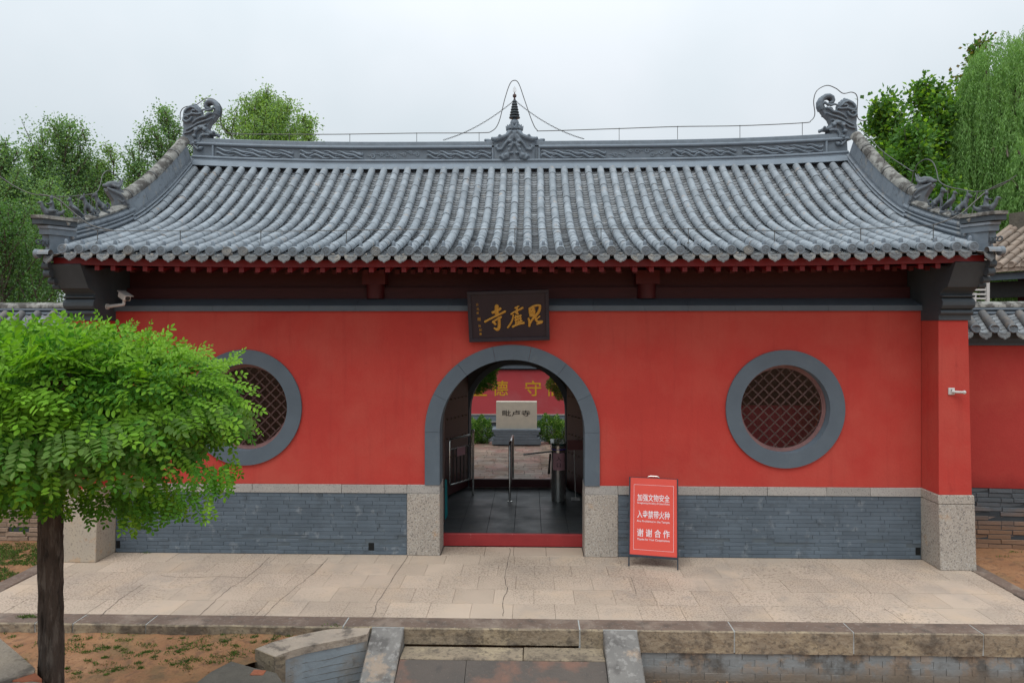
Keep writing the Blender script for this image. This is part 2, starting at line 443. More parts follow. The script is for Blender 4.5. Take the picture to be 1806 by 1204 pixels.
BLUEB = M('worn_blue_grey_brick', (0.25, 0.265, 0.27), (0.20, 0.205, 0.205), 2.2, 0.85, 0.008, 24, rnd=0.08, zstain=((0.20, 0.15, 0.11), -0.42, -0.58, .9), spots=[((0.09, 0.08, 0.07), 2.2, .50, .60, .85), ((0.32, 0.23, 0.16), 4, .52, .62, .6), ((0.40, 0.42, 0.44), 9, .62, .74, .4)])
BLUEP = M('peeling_blue_render', (0.34, 0.385, 0.42), (0.26, 0.30, 0.33), 2.6, 0.85, 0.010, 14, spots=[((0.28, 0.22, 0.16), 2.0, .55, .70, .7), ((0.12, 0.11, 0.10), 4.5, .60, .70, .7), ((0.46, 0.48, 0.50), 9, .62, .74, .5)], zstain=((0.26, 0.20, 0.14), -0.5, -0.8, .8))
COPE = M('weathered_coping', (0.46, 0.37, 0.29), (0.33, 0.275, 0.225), 3, 0.9, 0.015, 20, spots=[((0.12, 0.10, 0.085), 3.5, .50, .60, .8), ((0.48, 0.41, 0.34), 9, .60, .72, .5)])
COPE_DK = M('dark_coping', (0.15, 0.13, 0.105), (0.10, 0.09, 0.075), 4, 0.9, 0.02, 16, spots=[((0.26, 0.27, 0.27), 4, .60, .70, .5), ((.40, .16, .09), 3, .70, .74, .7)])
ORANGEB = M('orange_brick', (0.42, 0.14, 0.07), (0.33, 0.11, 0.06), 8, 0.9, 0.008, 40)
SOIL = M('bare_orange_soil', (0.35, 0.175, 0.082), (0.25, 0.122, 0.062), 1.3, 0.95, 0.03, 14, bdetail=8, spots=[((0.42, 0.24, 0.13), 2.5, .52, .72, .6), ((0.15, 0.08, 0.05), 8, .52, .62, .6), ((0.13, 0.11, 0.055), 1.9, .50, .62, .45), ((0.12, 0.07, 0.045), 34, .60, .68, .7)])
FLOOR = M('dark_wet_floor_tile', (0.060, 0.068, 0.072), (0.045, 0.050, 0.054), 2, 0.32, 0.0015, 30, rnd=0.10, spots=[((0.10, 0.08, 0.065), 1.6, .56, .72, .6)], patch=.55)
YARD = M('wet_courtyard_brick', (0.40, 0.27, 0.21), (0.30, 0.215, 0.175), 1.6, 0.16, 0.003, 24, rnd=0.22, spots=[((0.42, 0.20, 0.17), 1.0, .5, .6, .6), ((0.48, 0.42, 0.36), 2.3, .55, .65, .5)], patch=.45)
STELE = M('cream_stele_stone', (0.56, 0.50, 0.41), (0.50, 0.45, 0.38), 6, 0.6, 0.001, 50, spots=[((0.40, 0.36, 0.31), 30, .60, .72, .4)])
PED = M('blue_grey_pedestal', (0.165, 0.195, 0.23), (0.13, 0.155, 0.185), 6, 0.7, 0.003, 50, spots=[((0.07, 0.08, 0.09), 9, .60, .72, .5)])
GOLDW = M('gold_wall_paint', (0.62, 0.34, 0.015), (0.56, 0.30, 0.01), 8, 0.6)
GOLDP = M('gilt_plaque_letters', (0.58, 0.31, 0.05), (0.48, 0.24, 0.04), 20, 0.4, 0.001, 90, metal=0.25)
PLAQ = M('plum_lacquer', (0.030, 0.019, 0.026), (0.022, 0.015, 0.022), 5, 0.45, 0.001, 60, stretch=(1, 1, .3))
PLAQF = M('plaque_frame_lacquer', (0.022, 0.018, 0.026), (0.032, 0.026, 0.036), 5, 0.5, spots=[((.25, .2, .13), 16, .70, .76, .6)])
STEEL = M('brushed_steel', (0.62, 0.62, 0.60), (0.52, 0.52, 0.50), 6, 0.26, metal=.85)
STEEL_DK = M('dark_steel', (0.10, 0.10, 0.10), (0.07, 0.07, 0.07), 6, 0.35, metal=0.9)
WIRE = M('galvanised_wire', (0.12, 0.118, 0.115), (0.09, 0.088, 0.085), 9, 0.5, metal=0.4)
WHITEP = M('white_plastic', (0.62, 0.60, 0.58), (0.5, 0.48, 0.46), 12, 0.5)
BLACKP = M('black_plastic', (0.02, 0.02, 0.022), (0.03, 0.03, 0.03), 12, 0.4)
PINKP = M('pink_paper_notice', (0.60, 0.33, 0.37), (0.55, 0.30, 0.34), 12, 0.7)
BLUEL = M('blue_light_strip', (0.08, 0.06, 0.5), (0.08, 0.06, 0.5), 12, 0.4)
TEAL = M('teal_board', (0.012, 0.22, 0.24), (0.012, 0.19, 0.21), 12, 0.6)
SIGNR = M('coral_red_sign_face', (0.72, 0.085, 0.060), (0.68, 0.078, 0.055), 3, 0.45)
SIGNW = M('white_print', (0.80, 0.76, 0.78), (0.76, 0.72, 0.75), 3, 0.6)
SIGNF = M('dark_sign_frame', (0.030, 0.040, 0.055), (0.025, 0.035, 0.045), 6, 0.4)
BARK = M('dark_furrowed_bark', (0.090, 0.066, 0.052), (0.050, 0.037, 0.030), 9, 0.9, 0.05, 30, stretch=(1, 1, .16), spots=[((0.15, 0.125, 0.105), 24, .52, .62, .7), ((0.02, 0.015, 0.012), 30, .54, .62, .8)])
BARKB = M('grey_brown_bark', (0.13, 0.105, 0.08), (0.09, 0.07, 0.055), 9, 0.9, 0.01, 30, stretch=(1, 1, .3))
LOCALTILE = M('brown_roof_tile', (0.30, 0.225, 0.175), (0.235, 0.185, 0.15), 3, 0.8, 0.008, 40, rnd=0.17, spots=[((0.20, 0.20, 0.21), 5, .58, .72, .6), ((0.08, 0.07, 0.06), 9, .62, .74, .5)])
WALLTILE = M('side_wall_tile', (0.15, 0.145, 0.145), (0.115, 0.112, 0.115), 5, 0.75, 0.006, 40, rnd=0.20, spots=[((0.28, 0.215, 0.165), 7, .50, .70, .7), ((0.34, 0.34, 0.34), 12, .62, .74, .5), ((0.05, 0.05, 0.05), 9, .62, .74, .5)])

def leafmat(name, c1, c2, rnd=0.25, tr=(0.9, 1.0, 0.35), rough=0.5):
    m = M(name, c1, c2, 6, rough, rnd=rnd, trans=tr, spec=0.15)
    return m
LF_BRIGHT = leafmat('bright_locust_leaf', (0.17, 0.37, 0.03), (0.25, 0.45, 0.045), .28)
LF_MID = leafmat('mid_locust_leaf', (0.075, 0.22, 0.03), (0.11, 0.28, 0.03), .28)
LF_OLIVE = leafmat('olive_locust_leaf', (0.13, 0.25, 0.055), (0.18, 0.30, 0.07), .25)
LF_POP = leafmat('poplar_leaf', (0.22, 0.36, 0.17), (0.29, 0.43, 0.19), .35)  # poplar and yellow-green leaf colours lightened to stand in for haze
LF_POPD = leafmat('poplar_leaf_dark', (0.15, 0.27, 0.14), (0.19, 0.31, 0.15), .35)
LF_GINK = leafmat('yellow_green_leaf', (0.27, 0.41, 0.12), (0.33, 0.46, 0.13), .3)
LF_PLANE = leafmat('plane_leaf', (0.085, 0.20, 0.055), (0.13, 0.26, 0.06), .35)
LF_PLANEB = leafmat('plane_leaf_young', (0.24, 0.42, 0.05), (0.30, 0.48, 0.06), .25)
LF_WIL = leafmat('willow_leaf', (0.21, 0.38, 0.13), (0.28, 0.46, 0.15), .3)
LF_JUN = leafmat('juniper_needle', (0.08, 0.20, 0.05), (0.12, 0.26, 0.06), .3)
LF_JUNB = leafmat('bronzed_juniper', (0.19, 0.16, 0.06), (0.24, 0.18, 0.07), .3)
LF_BUSH = leafmat('bush_leaf', (0.07, 0.17, 0.04), (0.11, 0.23, 0.05), .35)
GRASS = leafmat('short_grass', (0.085, 0.125, 0.045), (0.12, 0.16, 0.055), .35)
WEED = leafmat('green_weed', (0.10, 0.19, 0.04), (0.14, 0.25, 0.05), .35)

def glass(name, rough=0.06):
    m = bpy.data.materials.new(name); m.use_nodes = True
    t = m.node_tree; N = t.nodes; L = t.links
    N.remove(N['Principled BSDF'])
    a = N.new('ShaderNodeBsdfTransparent'); a.inputs[0].default_value = (0.75, 0.75, 0.76, 1)
    g = N.new('ShaderNodeBsdfGlossy'); g.inputs['Roughness'].default_value = rough; g.inputs[0].default_value = (0.9, 0.92, 0.95, 1)
    fr = N.new('ShaderNodeFresnel'); fr.inputs[0].default_value = 1.33
    x = N.new('ShaderNodeMixShader'); L.new(fr.outputs[0], x.inputs[0]); L.new(a.outputs[0], x.inputs[1]); L.new(g.outputs[0], x.inputs[2])
    L.new(x.outputs[0], N['Material Output'].inputs[0])
    return m
GLASS = glass('dusty_window_glass')
# ------------------------------------------------------------------ ground, pavement, kerbs, stairs
def vnoise(x, y, s=1.0, seed=0):
    from mathutils import noise as mn
    return mn.noise(Vector((x * s + seed * 17.3, y * s - seed * 9.1, seed * 3.7)))

def soil_grid(name, x0, x1, y0, y1, nx, ny, zf, mat, xmax=None):
    mb = MB(); vs = []
    for j in range(ny + 1):
        y = y0 + (y1 - y0) * j / ny
        xe = xmax(y) if xmax else x1
        for i in range(nx + 1):
            x = x0 + (xe - x0) * i / nx
            vs.append((x, y, zf(x, y)))
    fs = [(j * (nx + 1) + i, j * (nx + 1) + i + 1, (j + 1) * (nx + 1) + i + 1, (j + 1) * (nx + 1) + i) for j in range(ny) for i in range(nx)]
    mb.add(vs, fs)
    o = mb.build(name, mat, smooth='all')
    o['kind'] = 'structure'
    return o

g = MB()
g.add([(-400, 400, -.16), (400, 400, -.16), (400, -2.45, -.16), (-400, -2.45, -.16), (-400, -2.45, -1.4), (400, -2.45, -1.4), (400, -400, -1.4), (-400, -400, -1.4)],
      [(0, 3, 2, 1), (3, 4, 5, 2), (4, 7, 6, 5)])
g.build('ground', SOIL, kind='structure')

# edge of the left soil bed, read along the coping of the curved wall
bedpts = [atz(600, 1110, -.03), atz(520, 1122, -.04), atz(448, 1150, -.06), atz(400, 1171, -.1), atz(343, 1207, -.12), atz(260, 1290, -.2), atz(150, 1500, -.3)]
by = [p.y for p in bedpts][::-1]; bx = [p.x for p in bedpts][::-1]
soil_grid('soil_bed', -14, 0, -9.0, -2.62, 150, 110,
          lambda x, y: -.115 - .05 * (-2.62 - y) + .035 * vnoise(x, y, 1.1) + .022 * vnoise(x, y, 4, 2) + .016 * vnoise(x, y, 11, 3), SOIL,
          xmax=lambda y: float(np.interp(y, by, bx)) + .11)
soil_grid('trench_soil', .9, 14, -6.0, -2.75, 90, 40,
          lambda x, y: -.60 + .03 * vnoise(x, y, 1.5, 5) + .03 * vnoise(x, y, 6, 6) - .04 * max(0, -3.2 - y), SOIL)
soil_grid('trench_soil_left', -3.4, -1.4, -6.0, -2.75, 20, 30, lambda x, y: -1.0 + .03 * vnoise(x, y, 3, 5), SOIL)
soil_grid('soil_right', 7.17, 16, -2.6, .9, 70, 40, lambda x, y: -.012 + .022 * vnoise(x, y, 2.5, 7) + .014 * vnoise(x, y, 9, 8) + .02 * max(0, y + .2), SOIL)
soil_grid('lawn_soil', -16, -7.30, -2.6, .6, 70, 40, lambda x, y: -.01 + .022 * vnoise(x, y, 2.0, 9) + .012 * vnoise(x, y, 8, 10) + .02 * max(0, y + .2), SOIL)

# pavement: joint bed and every slab
pv = MB(); pv.box(-7.04, 6.93, -2.37, .46, -.14, -.012)
pavement = pv.build('pavement', PAVE_J, kind='structure')
rows = [(-.42, .0), (-.88, -.42), (-1.39, -.88), (-1.89, -1.39), (-2.36, -1.89)]
slab_meshes = []
for k in range(5):
    m_ = MB(); b = .004
    # top-eased slab, unit in x: 0.55 long
    m_.add([(-.5, -.5, -.03), (.5, -.5, -.03), (.5, .5, -.03), (-.5, .5, -.03), (-.5, -.5, -.0025), (.5, -.5, -.0025), (.5, .5, -.0025), (-.5, .5, -.0025),
            (-.492, -.492, 0), (.492, -.492, 0), (.492, .492, 0), (-.492, .492, 0)],
           [(4, 5, 9, 8), (5, 6, 10, 9), (6, 7, 11, 10), (7, 4, 8, 11), (8, 9, 10, 11), (0, 1, 5, 4), (1, 2, 6, 5), (2, 3, 7, 6), (3, 0, 4, 7)])
    slab_meshes.append(m_.mesh('paver', PAVE))
for ri, (y0, y1) in enumerate(rows):
    x = -7.04 - (.27 if ri % 2 else 0)
    while x < 6.93:
        L_ = .545 * R.choice([1, 1, 1, 1, 1.02])
        a, b = max(x, -7.04), min(x + L_, 6.93)
        if b - a > .08:
            gap = R.uniform(.002, .0045)
            piece('paver', slab_meshes[R.randrange(5)], ((a + b) / 2, (y0 + y1) / 2 + R.uniform(-.001, .001), R.uniform(-.002, .0005)), (R.uniform(-.0015, .0015), R.uniform(-.0015, .0015), 0), pavement, (b - a - gap, y1 - y0 - .009, 1))
        x += L_
# slabs of the doorway, in front of the threshold
for a, b in ((-1.15, -.45), (-.45, .02), (.02, .55), (.55, 1.15)):
    piece('paver', slab_meshes[0], ((a + b) / 2, .225, -.003), (0, 0, 0), pavement, (b - a - .006, .44, 1))
# cracks that run across several slabs: thin fissures proud of the slab by a hair
cr_ = MB()
for path in ([(900, 966), (896, 990), (890, 1013), (893, 1040), (886, 1062), (887, 1086)], [(476, 982), (440, 1014), (400, 1040), (372, 1066), (350, 1086)],
             [(580, 984), (545, 1016), (515, 1040), (490, 1062), (467, 1086)], [(250, 1030), (212, 1056), (176, 1086)], [(720, 978), (700, 1010), (672, 1052), (658, 1086)],
             [(284, 1014), (330, 1018), (380, 1016), (436, 1018)], [(1560, 1072), (1600, 1100)], [(1112, 1016), (1120, 1046)]):
    pp = [atz(px + R.uniform(-1, 1), py, .002) for px, py in path]
    pp = smoothpath(pp, 5); q = []
    for i, p in enumerate(pp): q.append(p + Vector((R.uniform(-.012, .012), R.uniform(-.008, .008), 0)))
    for i in range(len(q) - 1):
        d = (q[i + 1] - q[i]).normalized(); n_ = Vector((-d.y, d.x, 0)) * R.uniform(.0025, .006)
        cr_.add([q[i] - n_, q[i + 1] - n_ * .8, q[i + 1] + n_ * .8, q[i] + n_], [(0, 1, 2, 3)])
cr_.build('crack_lines', PAVE_J, pavement, kind='stuff')

# edging of the pavement on either side
def stone(name, x0, x1, y0, y1, z0, z1, mat, parent, b=.012, j=.004, mats=None):
    m_ = MB(); m_.bevbox(x0, x1, y0, y1, z0, z1, b, j)
    return m_.build(name, mat, parent)
sk = thing('side_kerb', (7.0, -1, 0), 'brown stone edging along the right end of the pavement, beside bare soil', 'kerb', 'side edgings of the pavement')
sk['kind'] = 'structure'
y = -2.36
for L_ in (.62, .55, .66, .70, .30):
    stone('kerb_stone', 6.945, 7.18, y + .006, y + L_ - .006, -.14, .006, KERB, sk); y += L_
sk2 = thing('side_kerb', (-7.2, -1, 0), 'brown stone edging along the left end of the pavement, beside the lawn', 'kerb', 'side edgings of the pavement')
sk2['kind'] = 'structure'
y = -2.36
for L_ in (.75, .62, .70, .50, .26):
    stone('kerb_stone', -7.32, -7.055, y + .006, y + L_ - .006, -.14, .006, KERB, sk2); y += L_

# front kerb: big stones, each with a dark top and a lighter rough face, pale mortar between
kerb = thing('front_kerb', (0, -2.5, 0), 'long kerb of brown stone blocks along the front of the pavement', 'kerb')
kerb['kind'] = 'structure'
kpx = [-260, -95, 38, 108, 242, 600, 1024, 1299, 1509, 1735, 1960, 2150]
kx = [atz(p, 1112 if p < 640 else 1118, 0).x for p in kpx]
def kstone(x0, x1, y0, y1, z0):
    m_ = MB(); n = max(2, int((x1 - x0) / .12)); vs = []; b = .014
    for i in range(n + 1):
        x = x0 + (x1 - x0) * i / n
        e = R.uniform(-.006, .006); e2 = R.uniform(-.005, .005)
        vs += [(x, y1, z0), (x, y1, R.uniform(-.002, .003)), (x, y0 + b + e, .002 + R.uniform(-.003, .003)), (x, y0 + e, -b + e2), (x, y0 + R.uniform(-.004, .012), (z0 - b) / 2), (x, y0 + R.uniform(0, .015), z0)]
    for i in range(n):
        for k in range(5):
            m_.cur = 0 if k < 2 else 1
            a = i * 6 + k
            m_.f.append((a, a + 6, a + 7, a + 1)); m_.m.append(m_.cur)
    m_.v = vs
    for e in (0, n): m_.f.append(tuple(e * 6 + k for k in range(6))); m_.m.append(1)
    return m_.build('kerb_stone', [KERB, KERBF], kerb)
for i in range(len(kx) - 1):
    lowz = -.20 if kx[i] < -2 else (-.26 if kx[i] < .5 else -.27)
    kstone(kx[i] + .009, kx[i + 1] - .009, -2.655, -2.37, lowz)
mj = MB()
for i in range(1, len(kx) - 1):
    mj.box(kx[i] - .012, kx[i] + .012, -2.643, -2.375, -.26, -.0035)
mj.build('mortar_joint', MORT_LT, kerb, kind='stuff')

# painted brick footing below the kerb on the right
foot = thing('footing_wall', (4, -2.7, -.6), 'low worn blue grey painted brick footing below the kerb, right of the steps', 'wall')
fb = MB(); fb.box(1.62, 9.5, -2.615, -2.40, -1.0, -.272)
fb.build('wall_core', FOOTJ, foot)
bm_f = []
for k in range(4):
    m_ = MB(); m_.bevbox(-.5, .5, 0, .03, 0, .079, .003, .001); bm_f.append(m_.mesh('brick', BLUEB))
for r_ in range(5):
    z = -.272 - .083 * (r_ + 1); x = 1.64 - (.15 if r_ % 2 else 0)
    while x < 7.0:
        a, b = max(x, 1.62), x + .30
        piece('brick', bm_f[R.randrange(4)], ((a + b) / 2, -2.622 - R.uniform(0, .002), z), (0, 0, 0), foot, (b - a - .003, 1, 1.04)); x += .3035

# stairs: two sloping cheek stones, landing stones and a dark ramp between them
stairs = thing('entrance_ramp', (0, -3, -.3), 'stone ramp between two sloping grey side stones in front of the kerb', 'ramp')
XL0, XL1 = atz(655, 1108, .0).x, atz(712, 1108, .0).x
XR0, XR1 = atz(1064, 1112, .0).x, atz(1124, 1112, .0).x
sl_ = math.tan(rad(28))
def cheek(x0, x1):
    m_ = MB(); y0, y1 = -2.66, -4.7
    f = lambda u, v, d: (d, u, v)
    n = 7; top = []
    for i in range(n + 1):
        y = y0 + (y1 - y0) * i / n; top.append((y, .004 - (y0 - y) * sl_ + (R.uniform(-.006, .006) if 0 < i < n else 0)))
    poly = [(y0, -.5)] + top + [(y1, top[-1][1] - .4)]
    vs = []
    m_.prism(poly, f, x0 + .012, x1 - .012)
    # eased shoulders
    for i in range(n):
        a, b = top[i], top[i + 1]
        for xx, s in ((x0, 1), (x1, -1)):
            m_.add([(xx, a[0], a[1] - .014), (xx + s * .0125, a[0], a[1] + .0008), (xx + s * .0125, b[0], b[1] + .0008), (xx, b[0], b[1] - .014)], [(0, 1, 2, 3)])
            m_.add([(xx, a[0], a[1] - .014), (xx, b[0], b[1] - .014), (xx, b[0], b[1] - .36), (xx, a[0], a[1] - .36)], [(0, 1, 2, 3)])
    o = m_.build('cheek_stone', CHEEK, stairs)
    mm = MB(); mm.box(x0, x1, -2.665, -2.655, -.30, .006); mm.build('mortar_edge', MORT_LT, stairs)
cheek(XL0, XL1); cheek(XR0, XR1)
treadz = -.215
def P2(px, py, z): return atz(px, py, z)
xm = atz(923, 1150, treadz).x
stone('landing_stone', XL1 + .006, xm - .005, -2.98, -2.668, -.55, treadz, KERBF, stairs, .008, .002)
stone('landing_stone', xm + .005, XR0 - .006, -2.98, -2.668, -.55, treadz + .002, KERBF, stairs, .008, .002)
xr = [XL1 + .006, atz(820, 1190, -.3).x, XR0 - .006]
for j, (ya, yb) in enumerate(((-2.985, -3.62), (-3.625, -4.3), (-4.305, -5.2))):
    for i in range(2):
        x0, x1 = xr[i] + .003, xr[i + 1] - .003
        za = treadz - .012 - (-2.985 - ya) * .42; zb = treadz - .012 - (-2.985 - yb) * .42
        m_ = MB(); m_.add([(x0, ya, za - .2), (x1, ya, za - .2), (x1, ya, za), (x0, ya, za), (x0, yb, zb - .2), (x1, yb, zb - .2), (x1, yb, zb), (x0, yb, zb)],
                          [(3, 2, 6, 7), (0, 3, 7, 4), (1, 5, 6, 2), (0, 1, 2, 3), (4, 7, 6, 5)])
        m_.build('ramp_slab', RAMP, stairs)

# curved retaining wall on the left of the ramp
cw = thing('curved_wall', (-2.4, -3, -.5), 'low curved retaining wall with stone coping and peeling blue grey paint, left of the ramp', 'wall')
def poly_px(l, z): return [tuple(atz(a, b, z).xy) for a, b in l]
back = [(653, 1106), (620, 1106.5), (581, 1108.5), (545, 1115), (510, 1123), (478, 1132), (451, 1143)]
front = [(486, 1157), (511, 1147), (537, 1139.5), (575, 1132), (612, 1125), (648, 1117)]
f3 = lambda u, v, d: (u, v, d)
m_ = MB(); m_.prism(poly_px(back + front, .0), f3, -.085, -.002); 
cop = m_.build('coping_stone', COPE, cw)
bv = cop.modifiers.new('bevel', 'BEVEL'); bv.width = .008; bv.segments = 1; bv.limit_method = 'ANGLE'
fr_w = poly_px(front, .0)[::-1]; bk_w = poly_px(back, .0)
inset = [(x - .012, y + .02) for x, y in poly_px(front + [(655, 1120)], 0.0)]
bw = MB(); bw.prism([(x, y + .03) for x, y in bk_w] + [(x, y + .012) for x, y in poly_px(front, 0)], f3, -1.3, -.086)
bw.build('brick_wall_face', BLUEP, cw)
cbk = atz(620, 1122, 0); q0 = atz(608, 1126, -.03); q1 = atz(634, 1121, -.03)
m_ = MB(); m_.prism([(q0.x, q0.y + .06), (q0.x, q0.y - .002), (q1.x, q1.y - .004), (q1.x, q1.y + .06)], f3, -.155, -.095); m_.build('exposed_brick', KERBF, cw)
# thin open joints in the peeling paint
jj = MB()
fl = [Vector((x, y + .011, 0)) for x, y in poly_px(front, 0)]
for z, i0, i1 in ((-.20, 1, 5), (-.285, 0, 4), (-.37, 1, 5), (-.45, 0, 5), (-.54, 2, 5)):
    pts = [fl[i] + Vector((0, 0, z + R.uniform(-.015, .015))) for i in range(i0, i1 + 1)]
    jj.tube(smoothpath(pts, 5), .0026, 4)
jj.build('open_joint', COPE_DK, cw, kind='stuff')
eb = MB(); e0, e1 = atz(451, 1143, 0), atz(486, 1157, 0)
eb.prism([(e0.x - .008, e0.y), (e1.x - .004, e1.y - .012), (e1.x + .1, e1.y + .03), (e0.x + .12, e0.y + .04)], f3, -.30, -.004)
eb.build('end_block', KERBF, cw)
lw = thing('lower_wall', (-3.2, -3.4, -.5), 'dark stained lower wall stub running toward the bottom edge, left of the curved wall', 'wall')
low = [(487, 1186), (448, 1177), (408, 1165.5), (372, 1184), (343, 1206), (270, 1262), (330, 1300), (420, 1262), (520, 1235)]
m_ = MB(); m_.prism(poly_px(low, -.09), f3, -1.3, -.09)
o = m_.build('wall_body', COPE_DK, lw); bv = o.modifiers.new('bevel', 'BEVEL'); bv.width = .015; bv.segments = 1; bv.limit_method = 'ANGLE'
m_ = MB(); c = atz(455, 1186, -.09); m_.bevbox(c.x - .07, c.x + .07, c.y - .05, c.y + .05, -.12, -.075, .01, .004); m_.build('orange_brick', ORANGEB, lw)

# stone parapet beside the viewer, bottom left corner
pp_ = thing('parapet_wall', (-3.9, -6.6, -.5), 'pale stone parapet corner with an orange brick, in front of the tree trunk', 'wall')
pz = .95
pol = [(-120, 1050), (0, 1125), (30, 1150), (62, 1178), (60, 1184), (25, 1194), (-5, 1204), (-120, 1240)]
m_ = MB(); m_.prism(poly_px(pol, pz), f3, pz - .10, pz)
o = m_.build('coping_stone', COPE, pp_); bv = o.modifiers.new('bevel', 'BEVEL'); bv.width = .008; bv.segments = 2; bv.limit_method = 'ANGLE'
m_ = MB(); m_.prism(poly_px([(62, 1183), (74, 1194), (40, 1198), (22, 1196)], pz), f3, pz - .09, pz - .012); m_.build('orange_brick', ORANGEB, pp_)
m_ = MB(); m_.prism(poly_px([(18, 1198), (55, 1196), (82, 1200), (92, 1212), (80, 1260), (-80, 1290), (-60, 1215)], pz), f3, pz - .09, pz - .02)
o = m_.build('coping_stone', COPE, pp_); bv = o.modifiers.new('bevel', 'BEVEL'); bv.width = .008; bv.segments = 2; bv.limit_method = 'ANGLE'
m_ = MB(); m_.prism(poly_px([(-115, 1056), (-4, 1130), (50, 1178), (70, 1205), (72, 1255), (-100, 1280)], pz), f3, -1.4, pz - .101); m_.build('wall_body', COPE_DK, pp_)

# ------------------------------------------------------------------ the gate hall
hall = thing('gate_hall', (0, 0, 0), 'red walled temple gate hall with curved grey tile roof, round windows and central arch', 'temple gate')
WX = 6.46            # half width between the piers
WT = .45             # wall thickness
ZB, ZS, ZT = .99, 1.13, 3.94
AR_O, AR_I, AZ = 1.40, 1.16, 1.98
WIN = (-4.33, 4.33); WZ = 2.365; WRO, WRI = .935, .70
RY = 3.20            # ridge line
RW = 5.3             # rear wall outer face
xz = lambda u, v, d: (u, d, v)

# red upper wall with its openings
arch_hole = [(-AR_I - .02, ZS - .001)] + [(-AR_I - .02, AZ)] + circ(0, AZ, AR_I + .02, 30, math.pi, 0, True)[1:-1] + [(AR_I + .02, AZ), (AR_I + .02, ZS - .001)]
m_ = MB()
outer = [(-WX, ZS), (-AR_I - .02, ZS)] + arch_hole[1:-1] + [(AR_I + .02, ZS), (WX, ZS), (WX, ZT), (-WX, ZT)]
m_.prism(outer, xz, 0, WT, holes=[circ(x, WZ, WRI + .03, 48) for x in WIN])
m_.build('front_wall', RED, hall)

# brick base, left and right of the doorway
JX = 1.69
brick_v, brick_w = [], []
for k in range(6):
    m_ = MB(); m_.bevbox(-.5, .5, 0, .04, 0, .0575, .003, .0012); brick_v.append(m_.mesh('brick', BRICK))
for k in range(5):
    m_ = MB(); m_.bevbox(-.5, .5, .002 * k, .04, 0, .0555, .009, .004); brick_w.append(m_.mesh('brick', BRICK))
bases = {}
for s, (xa, xb) in (('l', (-WX, -JX)), ('r', (JX, WX))):
    m_ = MB(); m_.box(xa, xb, .0015, WT, 0, ZB)
    bases[s] = m_.build('brick_base', BRICKJ, hall)
cand = []
for s, (xa, xb) in (('l', (-WX, -JX)), ('r', (JX, WX))):
    for r_ in range(16):
        z = .004 + r_ * .0616; x = xa - (R.choice([.18, .12, .2]) if r_ % 2 else R.choice([0, .03]))
        while x < xb - .03:
            L_ = R.choice([.36, .36, .345, .37, .2 if R.random() < .12 else .36])
            a, b = max(x, xa + .002), min(x + L_, xb - .002); x += L_
            if b - a < .05: continue
            cut = None
            if r_ in (1, 2):
                for h0, h1 in ((-2.315, -2.225), (6.375, 6.46), (-6.46, -6.385)):
                    if a < h1 and b > h0: cut = (h0, h1)
            if cut:
                if cut[0] - a > .04: cand.append((s, r_, z, a, cut[0]))
                if b - cut[1] > .04: cand.append((s, r_, z, cut[1], b))
                continue
            cand.append((s, r_, z, a, b))
cand.sort(key=lambda c: (1 if (c[0] == 'l' and c[4] < -4.2) else 0, -c[1]))
rest = MB()
for i, (s, r_, z, a, b) in enumerate(cand):
    worn = r_ < 5 and R.random() < .45
    yy = -.008 + R.uniform(-.002, .003) + (.003 if worn else 0)
    if i < 300:
        piece('brick', (brick_w if worn else brick_v)[R.randrange(5)], ((a + b) / 2, yy, z), (0, 0, 0), bases[s], (b - a - .006, 1, 1))
    else:
        rest.bevbox(a + .003, b - .003, yy, .03, z, z + .056, .005, .0015)
for h0, h1 in ((-2.315, -2.225), (6.375, 6.452), (-6.452, -6.385)):
    m_ = MB(); m_.box(h0, h1, -.0008, .001, .066, .188); m_.build('vent_dark_plate', M('painted_hole_dark_%d' % int(h0 * 10 + 99), (.008, .008, .008), None, 5, .9), hall)  # flat black plates paint the shade inside the open vents
rest.build('brick_courses', BRICK, bases['l'], kind='stuff')

# jamb stones and the pale band course
def rough_stone(name, x0, x1, y0, y1, z0, z1, mat, parent, b=.012):
    m_ = MB(); m_.bevbox(x0, x1, y0, y1, z0, z1, b, .003); return m_.build(name, mat, parent)
for s in (-1, 1):
    x0, x1 = sorted((s * AR_I, s * JX))
    rough_stone('jamb_stone', x0, x1, -.028, WT, 0, ZB, GRANITE, hall)
for s in (-1, 1):
    a = AR_I + .002
    for b in ((JX, 2.42, 3.30, 4.05, 4.98, 5.66, WX) if s > 0 else (JX, 2.05, 2.75, 3.45, 4.2, 4.95, 5.7, WX)):
        x0, x1 = sorted((s * (a + .002), s * (b - .002)))
        rough_stone('band_stone', x0, x1, -.022, WT, ZB + .003, ZS - .001, BAND, hall, .006); a = b

# arch surround: voussoirs of grey painted stone
segs = [(-AR_O, AR_I)]
def arch_seg(pa):
    m_ = MB(); m_.prism(pa, xz, -.035, .30); o = m_.build('arch_stone', GREY, hall)
    return o
for s in (-1, 1):
    for z0, z1 in ((ZS + .001, 1.98),):
        arch_seg([(s * AR_I, z0), (s * AR_O, z0), (s * AR_O, z1 - .002), (s * AR_I, z1 - .002)])
na = 7
for i in range(na):
    a0 = math.pi * i / na + .0015; a1 = math.pi * (i + 1) / na - .0015
    arch_seg(circ(0, AZ, AR_O, 12, a0, a1, True) + circ(0, AZ, AR_I, 12, a1, a0, True))
